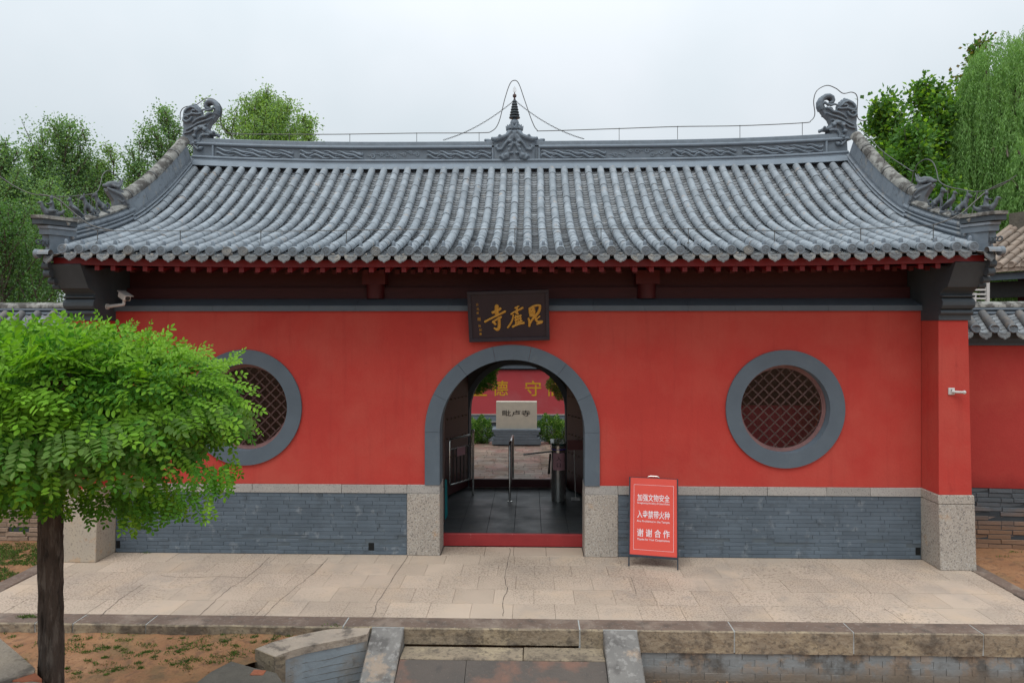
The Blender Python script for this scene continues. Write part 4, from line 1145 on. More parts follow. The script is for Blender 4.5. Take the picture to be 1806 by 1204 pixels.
def ridge_dragon(s):
    """upswept tail and head biting the ridge end; s=1 right end"""
    px0, py0, k = 1420, 150, 10.03
    YD = RY - .02
    o_ = at(px0 + 440 / k, py0 + 860 / k, YD)         # where the neck meets the ridge
    sc0 = dep(o_.x, YD) / FPX / k
    def q(a, b): return ((a - 440) * sc0, (860 - b) * sc0)
    m_ = MB()
    T = .13
    sil = [(440, 870), (436, 700), (400, 620), (330, 550), (280, 480), (250, 400), (248, 330), (300, 330), (330, 420), (420, 470), (520, 500), (560, 420), (560, 370), (620, 300), (690, 262), (760, 285), (820, 318), (868, 370),
           (882, 440), (880, 600), (874, 700), (905, 930), (700, 1010), (700, 1130), (450, 1130), (440, 960)]
    f = lambda u, v, d: (u, d, v)
    m_.prism([q(a, b) for a, b in sil], f, -T * .62, T * .62)
    def tb(path, r, y=-T * .75, n=8):
        m_.tube([(q(a, b)[0], y, q(a, b)[1]) for a, b in path], [x * sc0 for x in r] if isinstance(r, list) else r * sc0, n)
    for y in (-.05, .05):
        tb([(285, 450), (262, 380), (262, 310), (295, 250), (350, 215), (410, 208), (462, 235), (478, 285), (462, 325), (425, 338), (398, 320)], [46, 52, 52, 50, 48, 45, 42, 38, 34, 28, 20], y)
    for s2 in (-1, 1):
        y = s2 * T * .86
        tb([(300, 330), (350, 370), (420, 390), (480, 370), (520, 385), (530, 420)], [22, 24, 24, 20, 18, 12], y)
        tb([(330, 430), (400, 450), (460, 500), (560, 520), (640, 560), (700, 620)], [22, 24, 26, 22, 18, 12], y)
        tb([(330, 520), (420, 560), (520, 590), (600, 620), (700, 680), (820, 740)], [16, 18, 18, 18, 18, 12], y)
        tb([(430, 640), (540, 660), (640, 700), (740, 770), (850, 800)], [14, 16, 18, 18, 12], y)
        tb([(520, 440), (600, 450), (700, 440), (780, 470), (860, 450)], [14, 18, 22, 20, 12], y)
        tb([(700, 500), (740, 560), (800, 590), (860, 560), (850, 500), (800, 490), (770, 520)], [18, 24, 26, 24, 20, 16, 12], y)
        tb([(600, 400), (650, 340), (720, 320), (800, 360), (840, 420)], [12, 18, 22, 18, 12], y)
        tb([(640, 390), (690, 380), (720, 410), (690, 430)], [12, 18, 16, 10], y)
        # the lower head: snout over the ridge, brow, eye, curled jaw
        tb([(260, 822), (310, 790), (370, 790), (440, 770), (520, 780)], [24, 30, 34, 46, 52], y * .5, 10)
        tb([(390, 830), (450, 820), (530, 830), (570, 900), (565, 980), (600, 1030)], [14, 20, 26, 26, 22, 14], y)
        tb([(430, 720), (490, 690), (560, 700), (620, 740), (650, 800)], [20, 30, 34, 32, 26], y)
        for c, r in (((470, 735), 34), ((566, 690), 32), ((628, 745), 34), ((655, 850), 40), ((625, 950), 34), ((540, 1070), 36), ((300, 780), 26)):
            m_.ball((q(*c)[0], y * 1.12, q(*c)[1]), (r * sc0, r * sc0 * 1.1, r * sc0), 8, 6)
        tb([(500, 1040), (540, 1085), (600, 1080), (650, 1030), (690, 980)], [20, 26, 26, 22, 14], y)
    for i, (a, b) in enumerate(((575, 360), (600, 320), (640, 285), (685, 255), (730, 268), (775, 290), (820, 312), (855, 345), (880, 385), (885, 430))):
        m_.ball((q(a, b)[0], 0, q(a, b)[1]), (18 * sc0, .06, 22 * sc0), 6, 4)
    if s < 0:
        m_.v = [(-v[0], v[1], v[2]) for v in m_.v]
    me = sculpt('ridge_end_dragon', m_, .0105, RIDGE_DK, hall, 0)
    if s > 0: me.location = o_
    else:
        o2 = at(378, 252, YD); me.location = Vector((-o_.x - .02, YD, o_.z))
    me['label'] = 'carved dragon head with curled tail at the %s end of the ridge' % ('right' if s > 0 else 'left')
    return me
ridge_dragon(1); ridge_dragon(-1)
# ------------------------------------------------------------------ hip ridges on the gables
def hip(s):
    X = s * 6.80
    up = [(X, y, zr(y)) for y in np.linspace(3.12, .90, 16)]
    turn = [(X, -.60, zr(-.6) + .02)]
    lo = [(X, y, zr(y) + .01) for y in np.linspace(.96, -.68, 10)]
    tip = Vector((s * 7.02, -1.0, zr(-1) + .085))
    lo2 = lo + [Vector(lo[-1]) + (tip - Vector(lo[-1])) * t for t in (.3, .65, 1.0)]
    lift = lambda pts, v: [Vector(p) + Vector((0, 0, v)) for p in pts]
    o_ = thing('hip_ridge', (X, 0, 5.4), None, None, parent=hall)
    del_ = MB(); del_.sweep(up, [(-.075, -.1), (-.075, .50), (.075, .50), (.075, -.1)]); body = del_.build('ridge_body', HIPC, o_)
    for v, w_, h_ in ((.02, .145, .06), (.115, .125, .04), (.185, .11, .03)):
        mm = MB(); mm.sweep(lift(up, v), [(-w_, 0), (-w_ - .012, h_ / 2), (-w_, h_), (w_, h_), (w_ + .012, h_ / 2), (w_, 0)]); mm.build('moulding', HIPC, o_)
    # panel stones
    k = 11
    for i in range(k):
        y0 = 3.10 + (.92 - 3.10) * i / k; y1 = 3.10 + (.92 - 3.10) * (i + 1) / k + .006
        pts = [(X, y, zr(y)) for y in np.linspace(y0, y1, 3)]
        mm = MB(); mm.sweep(pts, [(-.092 - R.uniform(0, .003), .235), (-.092, .475), (.092, .475), (.092, .235)]); mm.build('ridge_panel', HIPC, o_)
    # rounded lichen-covered cap tiles
    ys_ = list(np.linspace(3.20, .88, 8)); secc = [(.108 * math.cos(a), .505 + .115 * math.sin(a)) for a in np.linspace(rad(-8), rad(188), 10)]
    for i in range(7):
        y0, y1 = ys_[i], ys_[i + 1] + .012
        r_ = 1 + R.uniform(-.02, .03)
        mm = MB(); mm.sweep([(X, y, zr(y)) for y in np.linspace(y0, y1, 4)], [(a * r_, b) for a, b in secc]); mm.build('ridge_cap_tile', LICHEN, o_, smooth=True)
    # lower ridge with its shelf turned outward
    mm = MB(); mm.sweep(lo2[:-1], [(-.07, -.1), (-.07, .36), (.07, .36), (.07, -.1)]); mm.build('lower_body', RIDGE_DK, o_)
    for v, w_, h_ in ((.03, .125, .06), (.125, .105, .05), (.205, .095, .03)):
        mm = MB(); mm.sweep(lift(lo2[:len(lo)], v), [(-w_, 0), (-w_ - .012, h_ / 2), (-w_, h_), (w_, h_), (w_ + .012, h_ / 2), (w_, 0)]); mm.build('moulding', HIPC, o_)
    k = 10
    for i in range(k):
        y0 = .96 - 1.64 * i / k; y1 = .96 - 1.64 * (i + 1) / k + .005
        for sd in (-1, 1):
            mm = MB(); mm.tube([(X + sd * .068, y, zr(y) + .305) for y in np.linspace(y0, y1, 3)], .043, 8); mm.build('roll_tile', HIPC, o_, smooth=True)
    for i in range(4):
        y0 = .96 - 1.64 * i / 4; y1 = .96 - 1.64 * (i + 1) / 4 + .004
        mm = MB(); mm.sweep([(X, y, zr(y)) for y in np.linspace(y0, y1, 3)], [(-.095, .35), (-.105, .38), (-.05, .425), (.05, .425), (.105, .38), (.095, .35)]); mm.build('ridge_cap_tile', LICHEN, o_)
    # shelf: two stepped slabs with a pointed end
    a = Vector(lo[-1]); d = (tip - a); d.z = 0; d.normalize(); n_ = Vector((-d.y, d.x, 0)); L_ = (tip - a).length
    for v0, v1, w_, ex, mt in ((.375, .425, .14, .09, LICHEN), (.295, .372, .12, .07, GREY_DK), (.240, .280, .105, .0, HIPC), (.15, .237, .09, -.02, RIDGE_DK), (-.02, .147, .05, -.06, RIDGE_DK)):
        b_ = a - d * .10; e = a + d * (L_ + ex)
        mm = MB(); pl = [b_ + n_ * w_, b_ - n_ * w_, e - n_ * w_ - d * .10, e, e + n_ * w_ - d * .10]
        mm.prism([(p.x, p.y) for p in pl], lambda u, v, dd: (u, v, dd), a.z + v0 + .02, a.z + v1 + .02); mm.build('shelf_slab', mt, o_)
    # pierced bracket under the shelf: openwork scrolls in a frame
    mm = MB()
    c0 = a + d * .08; c1 = a + d * (L_ - .06)
    rr_ = random.Random(4)
    for t in np.linspace(0, 1, 6):
        c = c0 + (c1 - c0) * t; pts = []
        for q in np.linspace(0, 1, 9):
            an = q * 5.5 + t * 4; r = .042 * (1 - .6 * q)
            pts.append(c - n_ * s * .0 + Vector((0, -.075, 0)) + d * (r * math.cos(an)) + Vector((0, 0, .055 + r * math.sin(an))))
        mm.tube(pts, .011, 5)
    mm.tube([c0 + Vector((0, 0, .005)), c1 + Vector((0, 0, .005))], .014, 5)
    mm.build('pierced_bracket', GREY_DK, o_)
    o_2 = o_
    return o_2
hips = {s: hip(s) for s in (-1, 1)}

# tiles that run sideways off the gable edge
side_me = barrel_mesh(.20, .064, .062, TILE)
def cap_simple():
    m_ = MB(); m_.lathe([(.068, .05), (.071, .0), (.06, -.008), (.001, -.004)], (0, 0, 0), 14, 'Y'); return m_.mesh('gable_cap', CAPT, True)
gcap = cap_simple()
for s in (-1, 1):
    for i in range(16):
        y = -1.0 + i * .262
        z = zr(y) - .02
        piece('gable_tile', side_me, (s * 7.02, y, z), (0, 0, s * rad(90)), roof)
        piece('gable_cap', gcap, (s * 7.045, y, z), (0, 0, s * rad(90)), roof)
    m_ = MB(); m_.prism([(y, zr(y) - .16) for y in np.linspace(-.95, 3.2, 14)] + [(y, zr(y) - .03) for y in np.linspace(3.2, -.95, 14)], lambda u, v, d: (d, u, v), s * 6.88, s * 6.98)
    m_.build('verge_mortar', GREY_DK, roof)
    piece('drip_tile', drips[2], (s * 6.98, -.87, zr(-1) - .04), (0, 0, s * rad(70)), roof)
    piece('drip_tile', drips[3], (s * 6.85, -1.01, zr(-1) - .035), (0, 0, s * rad(20)), roof)

# ridge beasts
def beast_mesh(kind):
    m_ = MB()
    if kind in ('lion', 'hound', 'winged'):
        m_.tube([(0, .11, .05), (0, .07, .09), (0, .0, .14), (0, -.035, .20), (0, -.045, .245)], [.045, .055, .052, .045, .035], 10)   # rump to neck
        for sx in (-1, 1):
            m_.tube([(sx * .032, -.03, .17), (sx * .036, -.055, .09), (sx * .036, -.05, .015), (sx * .036, -.075, .008)], [.026, .018, .015, .016], 8)
            m_.tube([(sx * .035, .07, .10), (sx * .048, .045, .06), (sx * .045, .07, .015), (sx * .045, .03, .01)], [.035, .034, .018, .018], 8)
        m_.ball((0, -.06, .275), (.042, .045, .04), 10, 7)
        m_.tube([(0, -.08, .268), (0, -.125, .258)], [.028, .020], 8)
        m_.ball((0, -.10, .245), (.018, .025, .010), 6, 4)
        if kind == 'lion':
            for k in range(9):
                a = k * math.pi * 2 / 9; m_.ball((.042 * math.cos(a), -.035, .275 + .042 * math.sin(a)), .019, 6, 4)
            m_.tube([(0, .12, .05), (0, .165, .07), (0, .175, .12), (0, .14, .15), (0, .125, .12)], [.020, .022, .024, .020, .012], 8)
        elif kind == 'hound':
            for sx in (-1, 1): m_.tube([(sx * .025, -.045, .30), (sx * .034, -.035, .355)], [.016, .006], 6)
            m_.tube([(0, .12, .04), (0, .17, .03), (0, .20, .06), (0, .19, .11), (0, .165, .10)], [.020, .02, .02, .016, .010], 8)
            m_.tube([(0, .03, .15), (0, .05, .22), (0, .035, .25)], [.012, .010, .006], 6)
        else:
            m_.tube([(0, -.055, .30), (0, -.04, .33)], [.016, .008], 6)
            m_.tube([(0, .12, .04), (0, .18, .015), (0, .22, .01)], [.03, .022, .01], 8)
            for sx in (-1, 1): m_.tube([(sx * .045, -.02, .17), (sx * .06, .05, .13), (sx * .05, .12, .08)], [.02, .026, .010], 8)
    elif kind == 'bird':
        m_.tube([(0, .17, .03), (0, .09, .08), (0, .02, .14), (0, -.03, .20), (0, -.03, .26)], [.018, .045, .055, .042, .026], 10)
        m_.ball((0, -.045, .285), (.030, .034, .03), 9, 6); m_.tube([(0, -.07, .28), (0, -.105, .27)], [.014, .005], 6)
        for k in range(3): m_.ball((0, -.045 + k * .018, .318 - k * .006), .011, 5, 3)
        for sx in (-1, 1):
            m_.tube([(sx * .04, -.01, .17), (sx * .06, .06, .12), (sx * .04, .14, .06)], [.02, .026, .008], 8)
            m_.tube([(sx * .02, .0, .11), (sx * .022, .0, .012), (sx * .022, -.03, .008)], [.016, .010, .010], 6)
    elif kind == 'rider':
        m_.tube([(0, .16, .09), (0, .12, .05), (0, .04, .06), (0, -.05, .07), (0, -.10, .13), (0, -.12, .19)], [.02, .035, .052, .052, .035, .028], 10)
        m_.ball((0, -.135, .205), (.028, .038, .026), 9, 6); m_.tube([(0, -.16, .2), (0, -.195, .19)], [.014, .005], 6)
        m_.tube([(0, .13, .05), (0, .19, .08), (0, .22, .13)], [.03, .03, .016], 8)
        for sx in (-1, 1):
            m_.tube([(sx * .05, -.03, .08), (sx * .07, .05, .09), (sx * .05, .13, .10)], [.02, .028, .01], 8)
            m_.tube([(sx * .02, .03, .13), (sx * .055, -.02, .10), (sx * .05, -.03, .04)], [.022, .018, .013], 7)
            m_.tube([(sx * .03, .025, .215), (sx * .05, -.02, .19), (sx * .012, -.055, .20)], [.016, .012, .010], 7)
        m_.tube([(0, .04, .10), (0, .035, .17), (0, .03, .235), (0, .028, .26)], [.045, .036, .032, .014], 10)
        m_.ball((0, .025, .29), (.028, .03, .033), 9, 6); m_.ball((0, .035, .33), (.014, .014, .016), 6, 4)
    m_.box(-.045, .045, -.09, .17, -.02, .014)
    return m_
def sculpt_mesh(name, mb, vox, mat):
    o = sculpt(name, mb, vox, mat, None, 1); me = o.data; bpy.data.objects.remove(o); return me
bm_ = {k: sculpt_mesh('ridge_beast', beast_mesh(k), .0085, BEAST) for k in ('lion', 'hound', 'winged', 'bird', 'rider')}
for s in (-1, 1):
    seq = (('lion', .05), ('bird', -.27), ('winged' if s > 0 else 'hound', -.58)) if s < 0 else (('lion', .14), ('bird', -.18), ('hound', -.48))
    if s < 0: seq = (('lion', .14), ('hound', -.16), ('bird', -.50))
    for kind, y in seq:
        o = piece('ridge_beast', bm_[kind], (s * 6.80, y, zr(y) + .432), (rad(6), 0, s * rad(48)), hips[s], (.95, .80, 1.02))
        o['label'] = {'lion': 'small seated lion figure with curled mane', 'bird': 'small standing bird figure', 'hound': 'small seated hound figure with pricked ears', 'winged': 'small seated winged figure'}[kind]
    o = piece('immortal_rider', bm_['rider'], (s * 6.93, -.87, zr(-.85) + .50), (0, 0, s * rad(50)), hips[s], (.95, .85, 1.0)); o['label'] = 'small figure riding a bird at the tip of the ridge'
def dragon_head():
    m_ = MB()
    f = lambda u, v, d: (d, -u, v)
    m_.prism([(-.12, -.02), (.14, -.02), (.13, .10), (.20, .26), (.17, .30), (.06, .28), (-.02, .30), (-.12, .12)], f, -.075, .075)
    for sx in (-1, 1):
        for y in (.06,):
            m_.tube([(sx * .075, -.20, .30), (sx * .085, -.12, .25), (sx * .085, -.02, .20), (sx * .09, .05, .12), (sx * .085, .08, .03)], [.022, .026, .026, .024, .018], 8)
            m_.tube([(sx * .07, -.10, .34), (sx * .08, -.02, .31), (sx * .075, .04, .35), (sx * .06, .06, .42)], [.024, .026, .022, .010], 8)
            m_.tube([(sx * .08, -.05, .12), (sx * .09, .0, .07), (sx * .088, .04, .10), (sx * .085, .02, .13)], [.014, .018, .016, .01], 7)
            m_.ball((sx * .075, -.07, .325), .026, 8, 6)
            m_.tube([(sx * .05, .02, .36), (sx * .05, .07, .40), (sx * .045, .10, .46)], [.022, .018, .008], 7)
    m_.tube([(0, -.20, .33), (0, -.14, .36), (0, -.05, .36), (0, .04, .34)], [.035, .05, .06, .05], 9)
    m_.ball((0, -.215, .345), (.04, .03, .03), 8, 6)
    return m_
dh = sculpt_mesh('ridge_dragon_head', dragon_head(), .010, BEAST_LT)
for s in (-1, 1):
    o = piece('ridge_dragon_head', dh, (s * 6.80, .72, zr(.72) + .40), (rad(10), 0, s * rad(38)), hips[s], (.95, 1.0, 1.08)); o['label'] = 'carved dragon head where the upper and lower hip ridge meet'

# ------------------------------------------------------------------ central finial
fin = thing('ridge_finial', (0, RY, 7.0), None, None, parent=hall)
XF = xat(907.5, RY - .02)
zf_ = lambda py: zat(907, py, RY)
m_ = MB()
blk = [(-.42, 7.02), (.42, 7.02), (.42, 7.40), (.30, 7.45), (.20, 7.55), (.14, 7.66), (-.14, 7.66), (-.20, 7.55), (-.30, 7.45), (-.42, 7.40)]
m_.prism([(XF + a, b) for a, b in blk], xz, RY - .15, RY + .15)
for s in (-1, 1):
    for y in (-.17, .17):
        Y_ = RY + y
        tb = lambda path, r: m_.tube([(XF + s * a, Y_, b) for a, b in path], r, 8)
        tb([(.05, 7.64), (.14, 7.55), (.24, 7.50), (.36, 7.46), (.46, 7.47)], [.03, .04, .05, .055, .04])
        tb([(.04, 7.55), (.12, 7.45), (.20, 7.36), (.26, 7.26), (.33, 7.25), (.37, 7.31), (.33, 7.36)], [.03, .035, .03, .03, .035, .03, .02])
        tb([(.02, 7.40), (.08, 7.30), (.13, 7.20), (.14, 7.10), (.22, 7.07), (.27, 7.12), (.23, 7.16)], [.03, .035, .04, .045, .05, .04, .025])
        tb([(.0, 7.62), (.03, 7.5), (.06, 7.42)], [.03, .03, .02])
        for c, r in (((.09, 7.42), .035), ((.10, 7.33), .035), ((.12, 7.24), .032), ((.05, 7.18), .03), ((.30, 7.53), .035), ((.18, 7.13), .05)): m_.ball((XF + s * c[0], Y_ - .02 * (1 if y < 0 else -1), c[1]), r, 8, 6)
    m_.tube([(XF + s * .40, RY, 7.46), (XF + s * .50, RY, 7.455), (XF + s * .57, RY, 7.475)], [.075, .055, .05], 10)
    m_.tube([(XF + s * .42, RY, 7.41), (XF + s * .50, RY, 7.39)], [.04, .025], 8)
    m_.ball((XF + s * .60, RY, 7.49), .035, 8, 6); m_.ball((XF + s * .46, RY - .05, 7.52), .03, 8, 6)
sculpt('carved_base', m_, .013, RIDGE_DK, fin, 1)
m_ = MB()
m_.lathe([(.10, 7.64), (.13, 7.67), (.11, 7.69)], (XF, RY, 0), 16)
for ring_, (n_p, r_, z0, lean) in enumerate(((10, .07, 7.66, .11), (8, .055, 7.69, .06))):
    for k in range(n_p):
        a = 2 * math.pi * (k + .5 * ring_) / n_p; c, s_ = math.cos(a), math.sin(a)
        m_.tube([(XF + c * r_, RY + s_ * r_, z0), (XF + c * (r_ + lean * .7), RY + s_ * (r_ + lean * .7), z0 + .05), (XF + c * (r_ + lean), RY + s_ * (r_ + lean), z0 + .125)], [.03, .042, .008], 7)
sculpt('lotus', m_, .009, RIDGE_DK, fin, 0)
m_ = MB(); m_.lathe([(.05, 7.77), (.082, 7.80), (.092, 7.845), (.08, 7.89), (.04, 7.92)], (XF, RY, 0), 18); m_.build('vase', RIDGE, fin, smooth=True)
DKM = M('dark_iron_spire', (.055, .068, .078), (.04, .05, .06), 9, .45, .001, 60)
n7 = 7
m_ = MB(); m_.lathe([(.045, 7.90), (.025, 8.33)], (XF, RY, 0), 10); m_.build('spire_core', DKM, fin, smooth=True)
for k in range(n7):
    t = k / (n7 - 1); r_ = .112 - .064 * t; z_ = 7.955 + .055 * k
    m_ = MB(); m_.lathe([(r_ * .5, -.02), (r_, -.012), (r_ * 1.03, .004), (r_ * .9, .018), (r_ * .5, .022)], (XF, RY, z_), 18); m_.build('spire_ring', DKM, fin, smooth=True)
m_ = MB(); m_.lathe([(.02, 8.31), (.018, 8.35), (.012, 8.365), (.035, 8.38), (.042, 8.405), (.035, 8.43), (.012, 8.447), (.008, 8.48)], (XF, RY, 0), 14); m_.build('spire_ball', M('rusty_ball', (.09, .05, .045), None, 9, .6), fin, smooth=True)
m_ = MB(); m_.tube([(XF, RY, 8.47), (XF, RY, 8.60)], .005, 6)
for s in (-1, 1): m_.tube(smoothpath([(XF, RY, 8.48), (XF + s * .022, RY, 8.495), (XF + s * .028, RY, 8.53), (XF + s * .02, RY, 8.575)], 4), .0045, 5)
m_.build('trident', WHITEP, fin)
# guy chains
def chain(p0, p1, sag, name='guy_chain'):
    m_ = MB(); p0 = Vector(p0); p1 = Vector(p1); n = int((p1 - p0).length / .042)
    P = [p0 + (p1 - p0) * (i / n) + Vector((0, 0, -sag * 4 * (i / n) * (1 - i / n))) for i in range(n + 1)]
    for i in range(n):
        c = (P[i] + P[i + 1]) / 2; d = (P[i + 1] - P[i]).normalized()
        q = Vector((0, 1, 0)) if i % 2 else Vector((0, .3, 1)).normalized(); q = (q - d * q.dot(d)).normalized()
        m_.tube([c + d * .026 * math.cos(a) + q * .014 * math.sin(a) for a in np.linspace(0, 2 * math.pi, 8)], .0045, 4, caps=False)
    return m_.build(name, WIRE, fin, kind='stuff')
chain((XF - .03, RY, 8.29), at(782, 251, RY), .10); chain((XF + .03, RY, 8.29), at(1030, 249, RY), .10)

# ------------------------------------------------------------------ lightning conductors
def wire_thing(name, label, cat, path, posts, r=.010, group=None, smooth=True, loc=None):
    base = Vector(loc if loc is not None else path[0])
    t = thing(name, base, label, cat, group)
    m_ = MB(); m_.tube(smoothpath(path, 5) if smooth else path, r, 6); m_.build('cable', WIRE, t, smooth=True)
    for a, b in posts:
        m_ = MB(); m_.tube([a, b], .006, 6); m_.ball(a, .014, 6, 4); m_.build('support_post', WIRE, t)
        m_ = MB(); m_.tube([Vector(b) + Vector((-.02, 0, .01)), Vector(b) + Vector((.02, 0, .01))], .012, 6); m_.build('clip', WIRE, t)
    return t
YR = RY
fin.location.z += .045
rw = [(318, 212), (318, 200), (322, 192), (330, 188), (343, 187), (352, 181), (364, 174), (378, 176), (389, 187), (391, 200), (389, 215), (395, 229), (410, 236), (510, 237), (600, 237), (735, 235), (845, 234.5), (868, 231), (880, 215), (890, 176), (899, 149), (907, 142), (915, 148),
      (925, 176), (938, 213), (947, 229), (962, 231), (1092, 227), (1195, 223.5), (1305, 222), (1415, 217), (1430, 213), (1437, 202), (1435, 178), (1441, 160), (1458, 151), (1474, 156), (1487, 165), (1503, 163), (1512, 172), (1512, 205), (1520, 213), (1530, 212)]
wire_thing('ridge_lightning_cable', 'thin lightning conductor looping over the ridge ends and the central spire', 'cable',
           [at(a, b, YR) for a, b in rw], [(at(a, b, YR), Vector((at(a, b, YR).x, YR - .1 if 0 else YR, 7.44 + xl(at(a, b, YR).x)))) for a, b in ((410, 236), (510, 237), (617, 237), (735, 235), (845, 234.5), (1092, 227), (1195, 223.5), (1305, 222), (1415, 217))], .009)
YE = -.72
ew = [(150, 400), (175, 407), (318, 407.5), (500, 408), (700, 405), (908, 403.5), (1060, 403.5), (1214, 403.5), (1366, 407), (1440, 406.5), (1518, 404), (1646, 397)]
ps = []
for px in (172, 318, 460, 611, 758, 908, 1060, 1214, 1366, 1518, 1646):
    py = float(np.interp(px, [a for a, b in ew], [b for a, b in ew])); a = at(px, py, YE); ps.append((a, Vector((a.x, YE, zr(YE, a.x) + .05))))
wire_thing('eave_lightning_cable', 'thin straight conductor stretched above the eave tiles on short posts', 'cable', [at(a, b, YE) for a, b in ew], ps, .0065, smooth=False)
YH = -.25
lh = [(-30, 290), (20, 325), (50, 340), (70, 344), (110, 347), (150, 344), (170, 339), (177, 325), (181, 309), (190, 301), (200, 306), (212, 318)]
ly = [-1.0, -.9, -.85, -.8, -.6, -.3, 0, .1, .2, .35, .5, .7]
wire_thing('hip_lightning_cable', 'drooping conductor above the small figures on the left hip ridge', 'cable',
           [at(a, b, y) for (a, b), y in zip(lh, ly)], [(at(105, 347, -.62), Vector((-6.80, -.72, zr(-.7) + .44))), (at(138, 345, -.4), Vector((-6.80, -.42, zr(-.42) + .42))), (at(162, 343, -.1), Vector((-6.80, -.1, zr(-.1) + .42)))], .008, 'hip conductors')
rh = [(1513, 222), (1530, 240), (1558, 268), (1590, 290), (1611, 302), (1618, 290), (1632, 281), (1645, 286), (1652, 302), (1656, 319), (1672, 329), (1700, 335), (1724, 338), (1750, 333), (1770, 325), (1793, 309)]
ry_ = [2.6, 2.2, 1.7, 1.2, .85, .7, .55, .4, .25, .1, -.1, -.4, -.65, -.8, -.9, -1.0]
wire_thing('hip_lightning_cable', 'conductor running down the right hip ridge and above its small figures', 'cable',
           [at(a, b, y) for (a, b), y in zip(rh, ry_)], [(at(1558, 268, 1.7), Vector((6.80, 1.75, zr(1.75) + .64))), (at(1611, 302, .85), Vector((6.80, .9, zr(.9) + .64))), (at(1672, 329, -.1), Vector((6.80, -.1, zr(-.1) + .42))), (at(1724, 338, -.65), Vector((6.82, -.66, zr(-.66) + .44)))], .008, 'hip conductors')
m_ = MB(); m_.tube(smoothpath([at(70, 343, -.85), at(100, 350, -.8), at(130, 375, -.75), at(160, 397, -.72), at(200, 407, -.72)], 4), .010, 6)
o = m_.build('down_cable', WIRE); tag(o, 'short grey down lead crossing in front of the left hip ridge to the eave cable', 'cable')
m_ = MB(); m_.tube(smoothpath([at(1780, 318, -1.0), at(1745, 334, -.8), at(1720, 355, -.75), at(1690, 380, -.72), at(1646, 397, -.72)], 4), .010, 6)
o = m_.build('down_cable', WIRE); tag(o, 'short grey down lead crossing in front of the right hip ridge to the eave cable', 'cable')
for s, px in ((-1, 0), (1, 0)):
    for y in ((2.75, 1.95, 1.1)):
        m_ = MB(); m_.sweep([(s * 6.80, y - .012, zr(y - .012)), (s * 6.80, y + .012, zr(y + .012))], [(.118 * math.cos(a), .505 + .126 * math.sin(a)) for a in np.linspace(rad(-10), rad(190), 10)]); m_.build('cable_strap', WIRE, hips[s])

# ------------------------------------------------------------------ name board over the arch
pc = Vector((xat(897, -.17), -.17, zat(897, 557, -.17)))
plq = thing('name_board', pc, 'dark plum name board with three large gilt characters, leaning out above the arch', 'plaque')
W2, H2, tl = .64, .405, rad(11); roll = rad(1.6)
def pf(u, v, d=0.0):
    a = u * math.cos(roll) - v * math.sin(roll); b = u * math.sin(roll) + v * math.cos(roll)
    return Vector((pc.x + a, pc.y - b * math.sin(tl) - d * math.cos(tl), pc.z + b * math.cos(tl) - d * math.sin(tl)))
def pbox(name, u0, u1, v0, v1, d0, d1, mat):
    m_ = MB(); m_.add([pf(u, v, d) for d in (d0, d1) for v in (v0, v1) for u in (u0, u1)], [(0, 2, 3, 1), (4, 5, 7, 6), (0, 1, 5, 4), (2, 6, 7, 3), (0, 4, 6, 2), (1, 3, 7, 5)])
    o = m_.build(name, mat, plq); b_ = o.modifiers.new('bevel', 'BEVEL'); b_.width = .004; b_.limit_method = 'ANGLE'; return o
pbox('board', -W2 + .05, W2 - .05, -H2 + .05, H2 - .05, -.04, 0, PLAQ)
for a in ((-W2, W2, H2 - .055, H2), (-W2, W2, -H2, -H2 + .055), (-W2, -W2 + .055, -H2 + .056, H2 - .056), (W2 - .055, W2, -H2 + .056, H2 - .056)): pbox('frame', *a, -.04, .022, PLAQF)
uvp = lambda a, b: ((a - 668) / 1258 * 2 * W2, -(b - 662) / 800 * 2 * H2)
ku = 2 * W2 / 1258
chars = {'si': [([(490, 505), (485, 560), (488, 640)], 33), ([(425, 600), (480, 580), (540, 545)], 24), ([(300, 742), (350, 715), (440, 672), (530, 632), (612, 590)], [19, 17, 17, 19, 21]), ([(420, 752), (480, 712), (548, 676)], [20, 18, 20]), ([(518, 690), (518, 760), (512, 840), (485, 872), (440, 850)], [24, 25, 26, 26, 14]), ([(430, 755), (458, 786)], 20)],
         'lu': [([(775, 538), (828, 514)], 15), ([(800, 540), (797, 600)], 18), ([(712, 632), (760, 600), (820, 575), (888, 540)], [18, 15, 17, 18]), ([(742, 650), (728, 715), (700, 775), (650, 845)], [15, 15, 16, 16]), ([(775, 605), (815, 640), (800, 600)], 14), ([(765, 690), (812, 672), (858, 658)], 16), ([(780, 660), (778, 730), (775, 790)], 14), ([(770, 732), (860, 700)], 16), ([(845, 665), (850, 720), (846, 780)], 15), ([(775, 775), (870, 745)], 15), ([(812, 690), (815, 790)], 13), ([(728, 832), (790, 805), (850, 785), (898, 778)], [19, 18, 18, 20])],
         'pi': [([(1000, 560), (1004, 610), (1012, 660)], [22, 26, 22]), ([(998, 558), (1060, 520), (1120, 508), (1158, 512)], [22, 20, 18, 20]), ([(1160, 515), (1152, 570), (1130, 620), (1090, 668)], [20, 22, 24, 24]), ([(1055, 555), (1050, 610), (1055, 650)], [28, 34, 32]), ([(1010, 600), (1060, 600)], 30), ([(1010, 665), (1060, 668)], 24), ([(975, 712), (990, 760), (985, 828)], [17, 22, 20]), ([(990, 800), (1020, 750), (1062, 690)], [18, 18, 20]), ([(1090, 680), (1088, 730), (1120, 765), (1182, 765)], [18, 22, 22, 20]), ([(1108, 800), (1180, 780)], 16), ([(1110, 715), (1150, 680)], 13)]}
lab = {'si': 'third character, for temple', 'lu': 'middle character', 'pi': 'first character, at the right'}
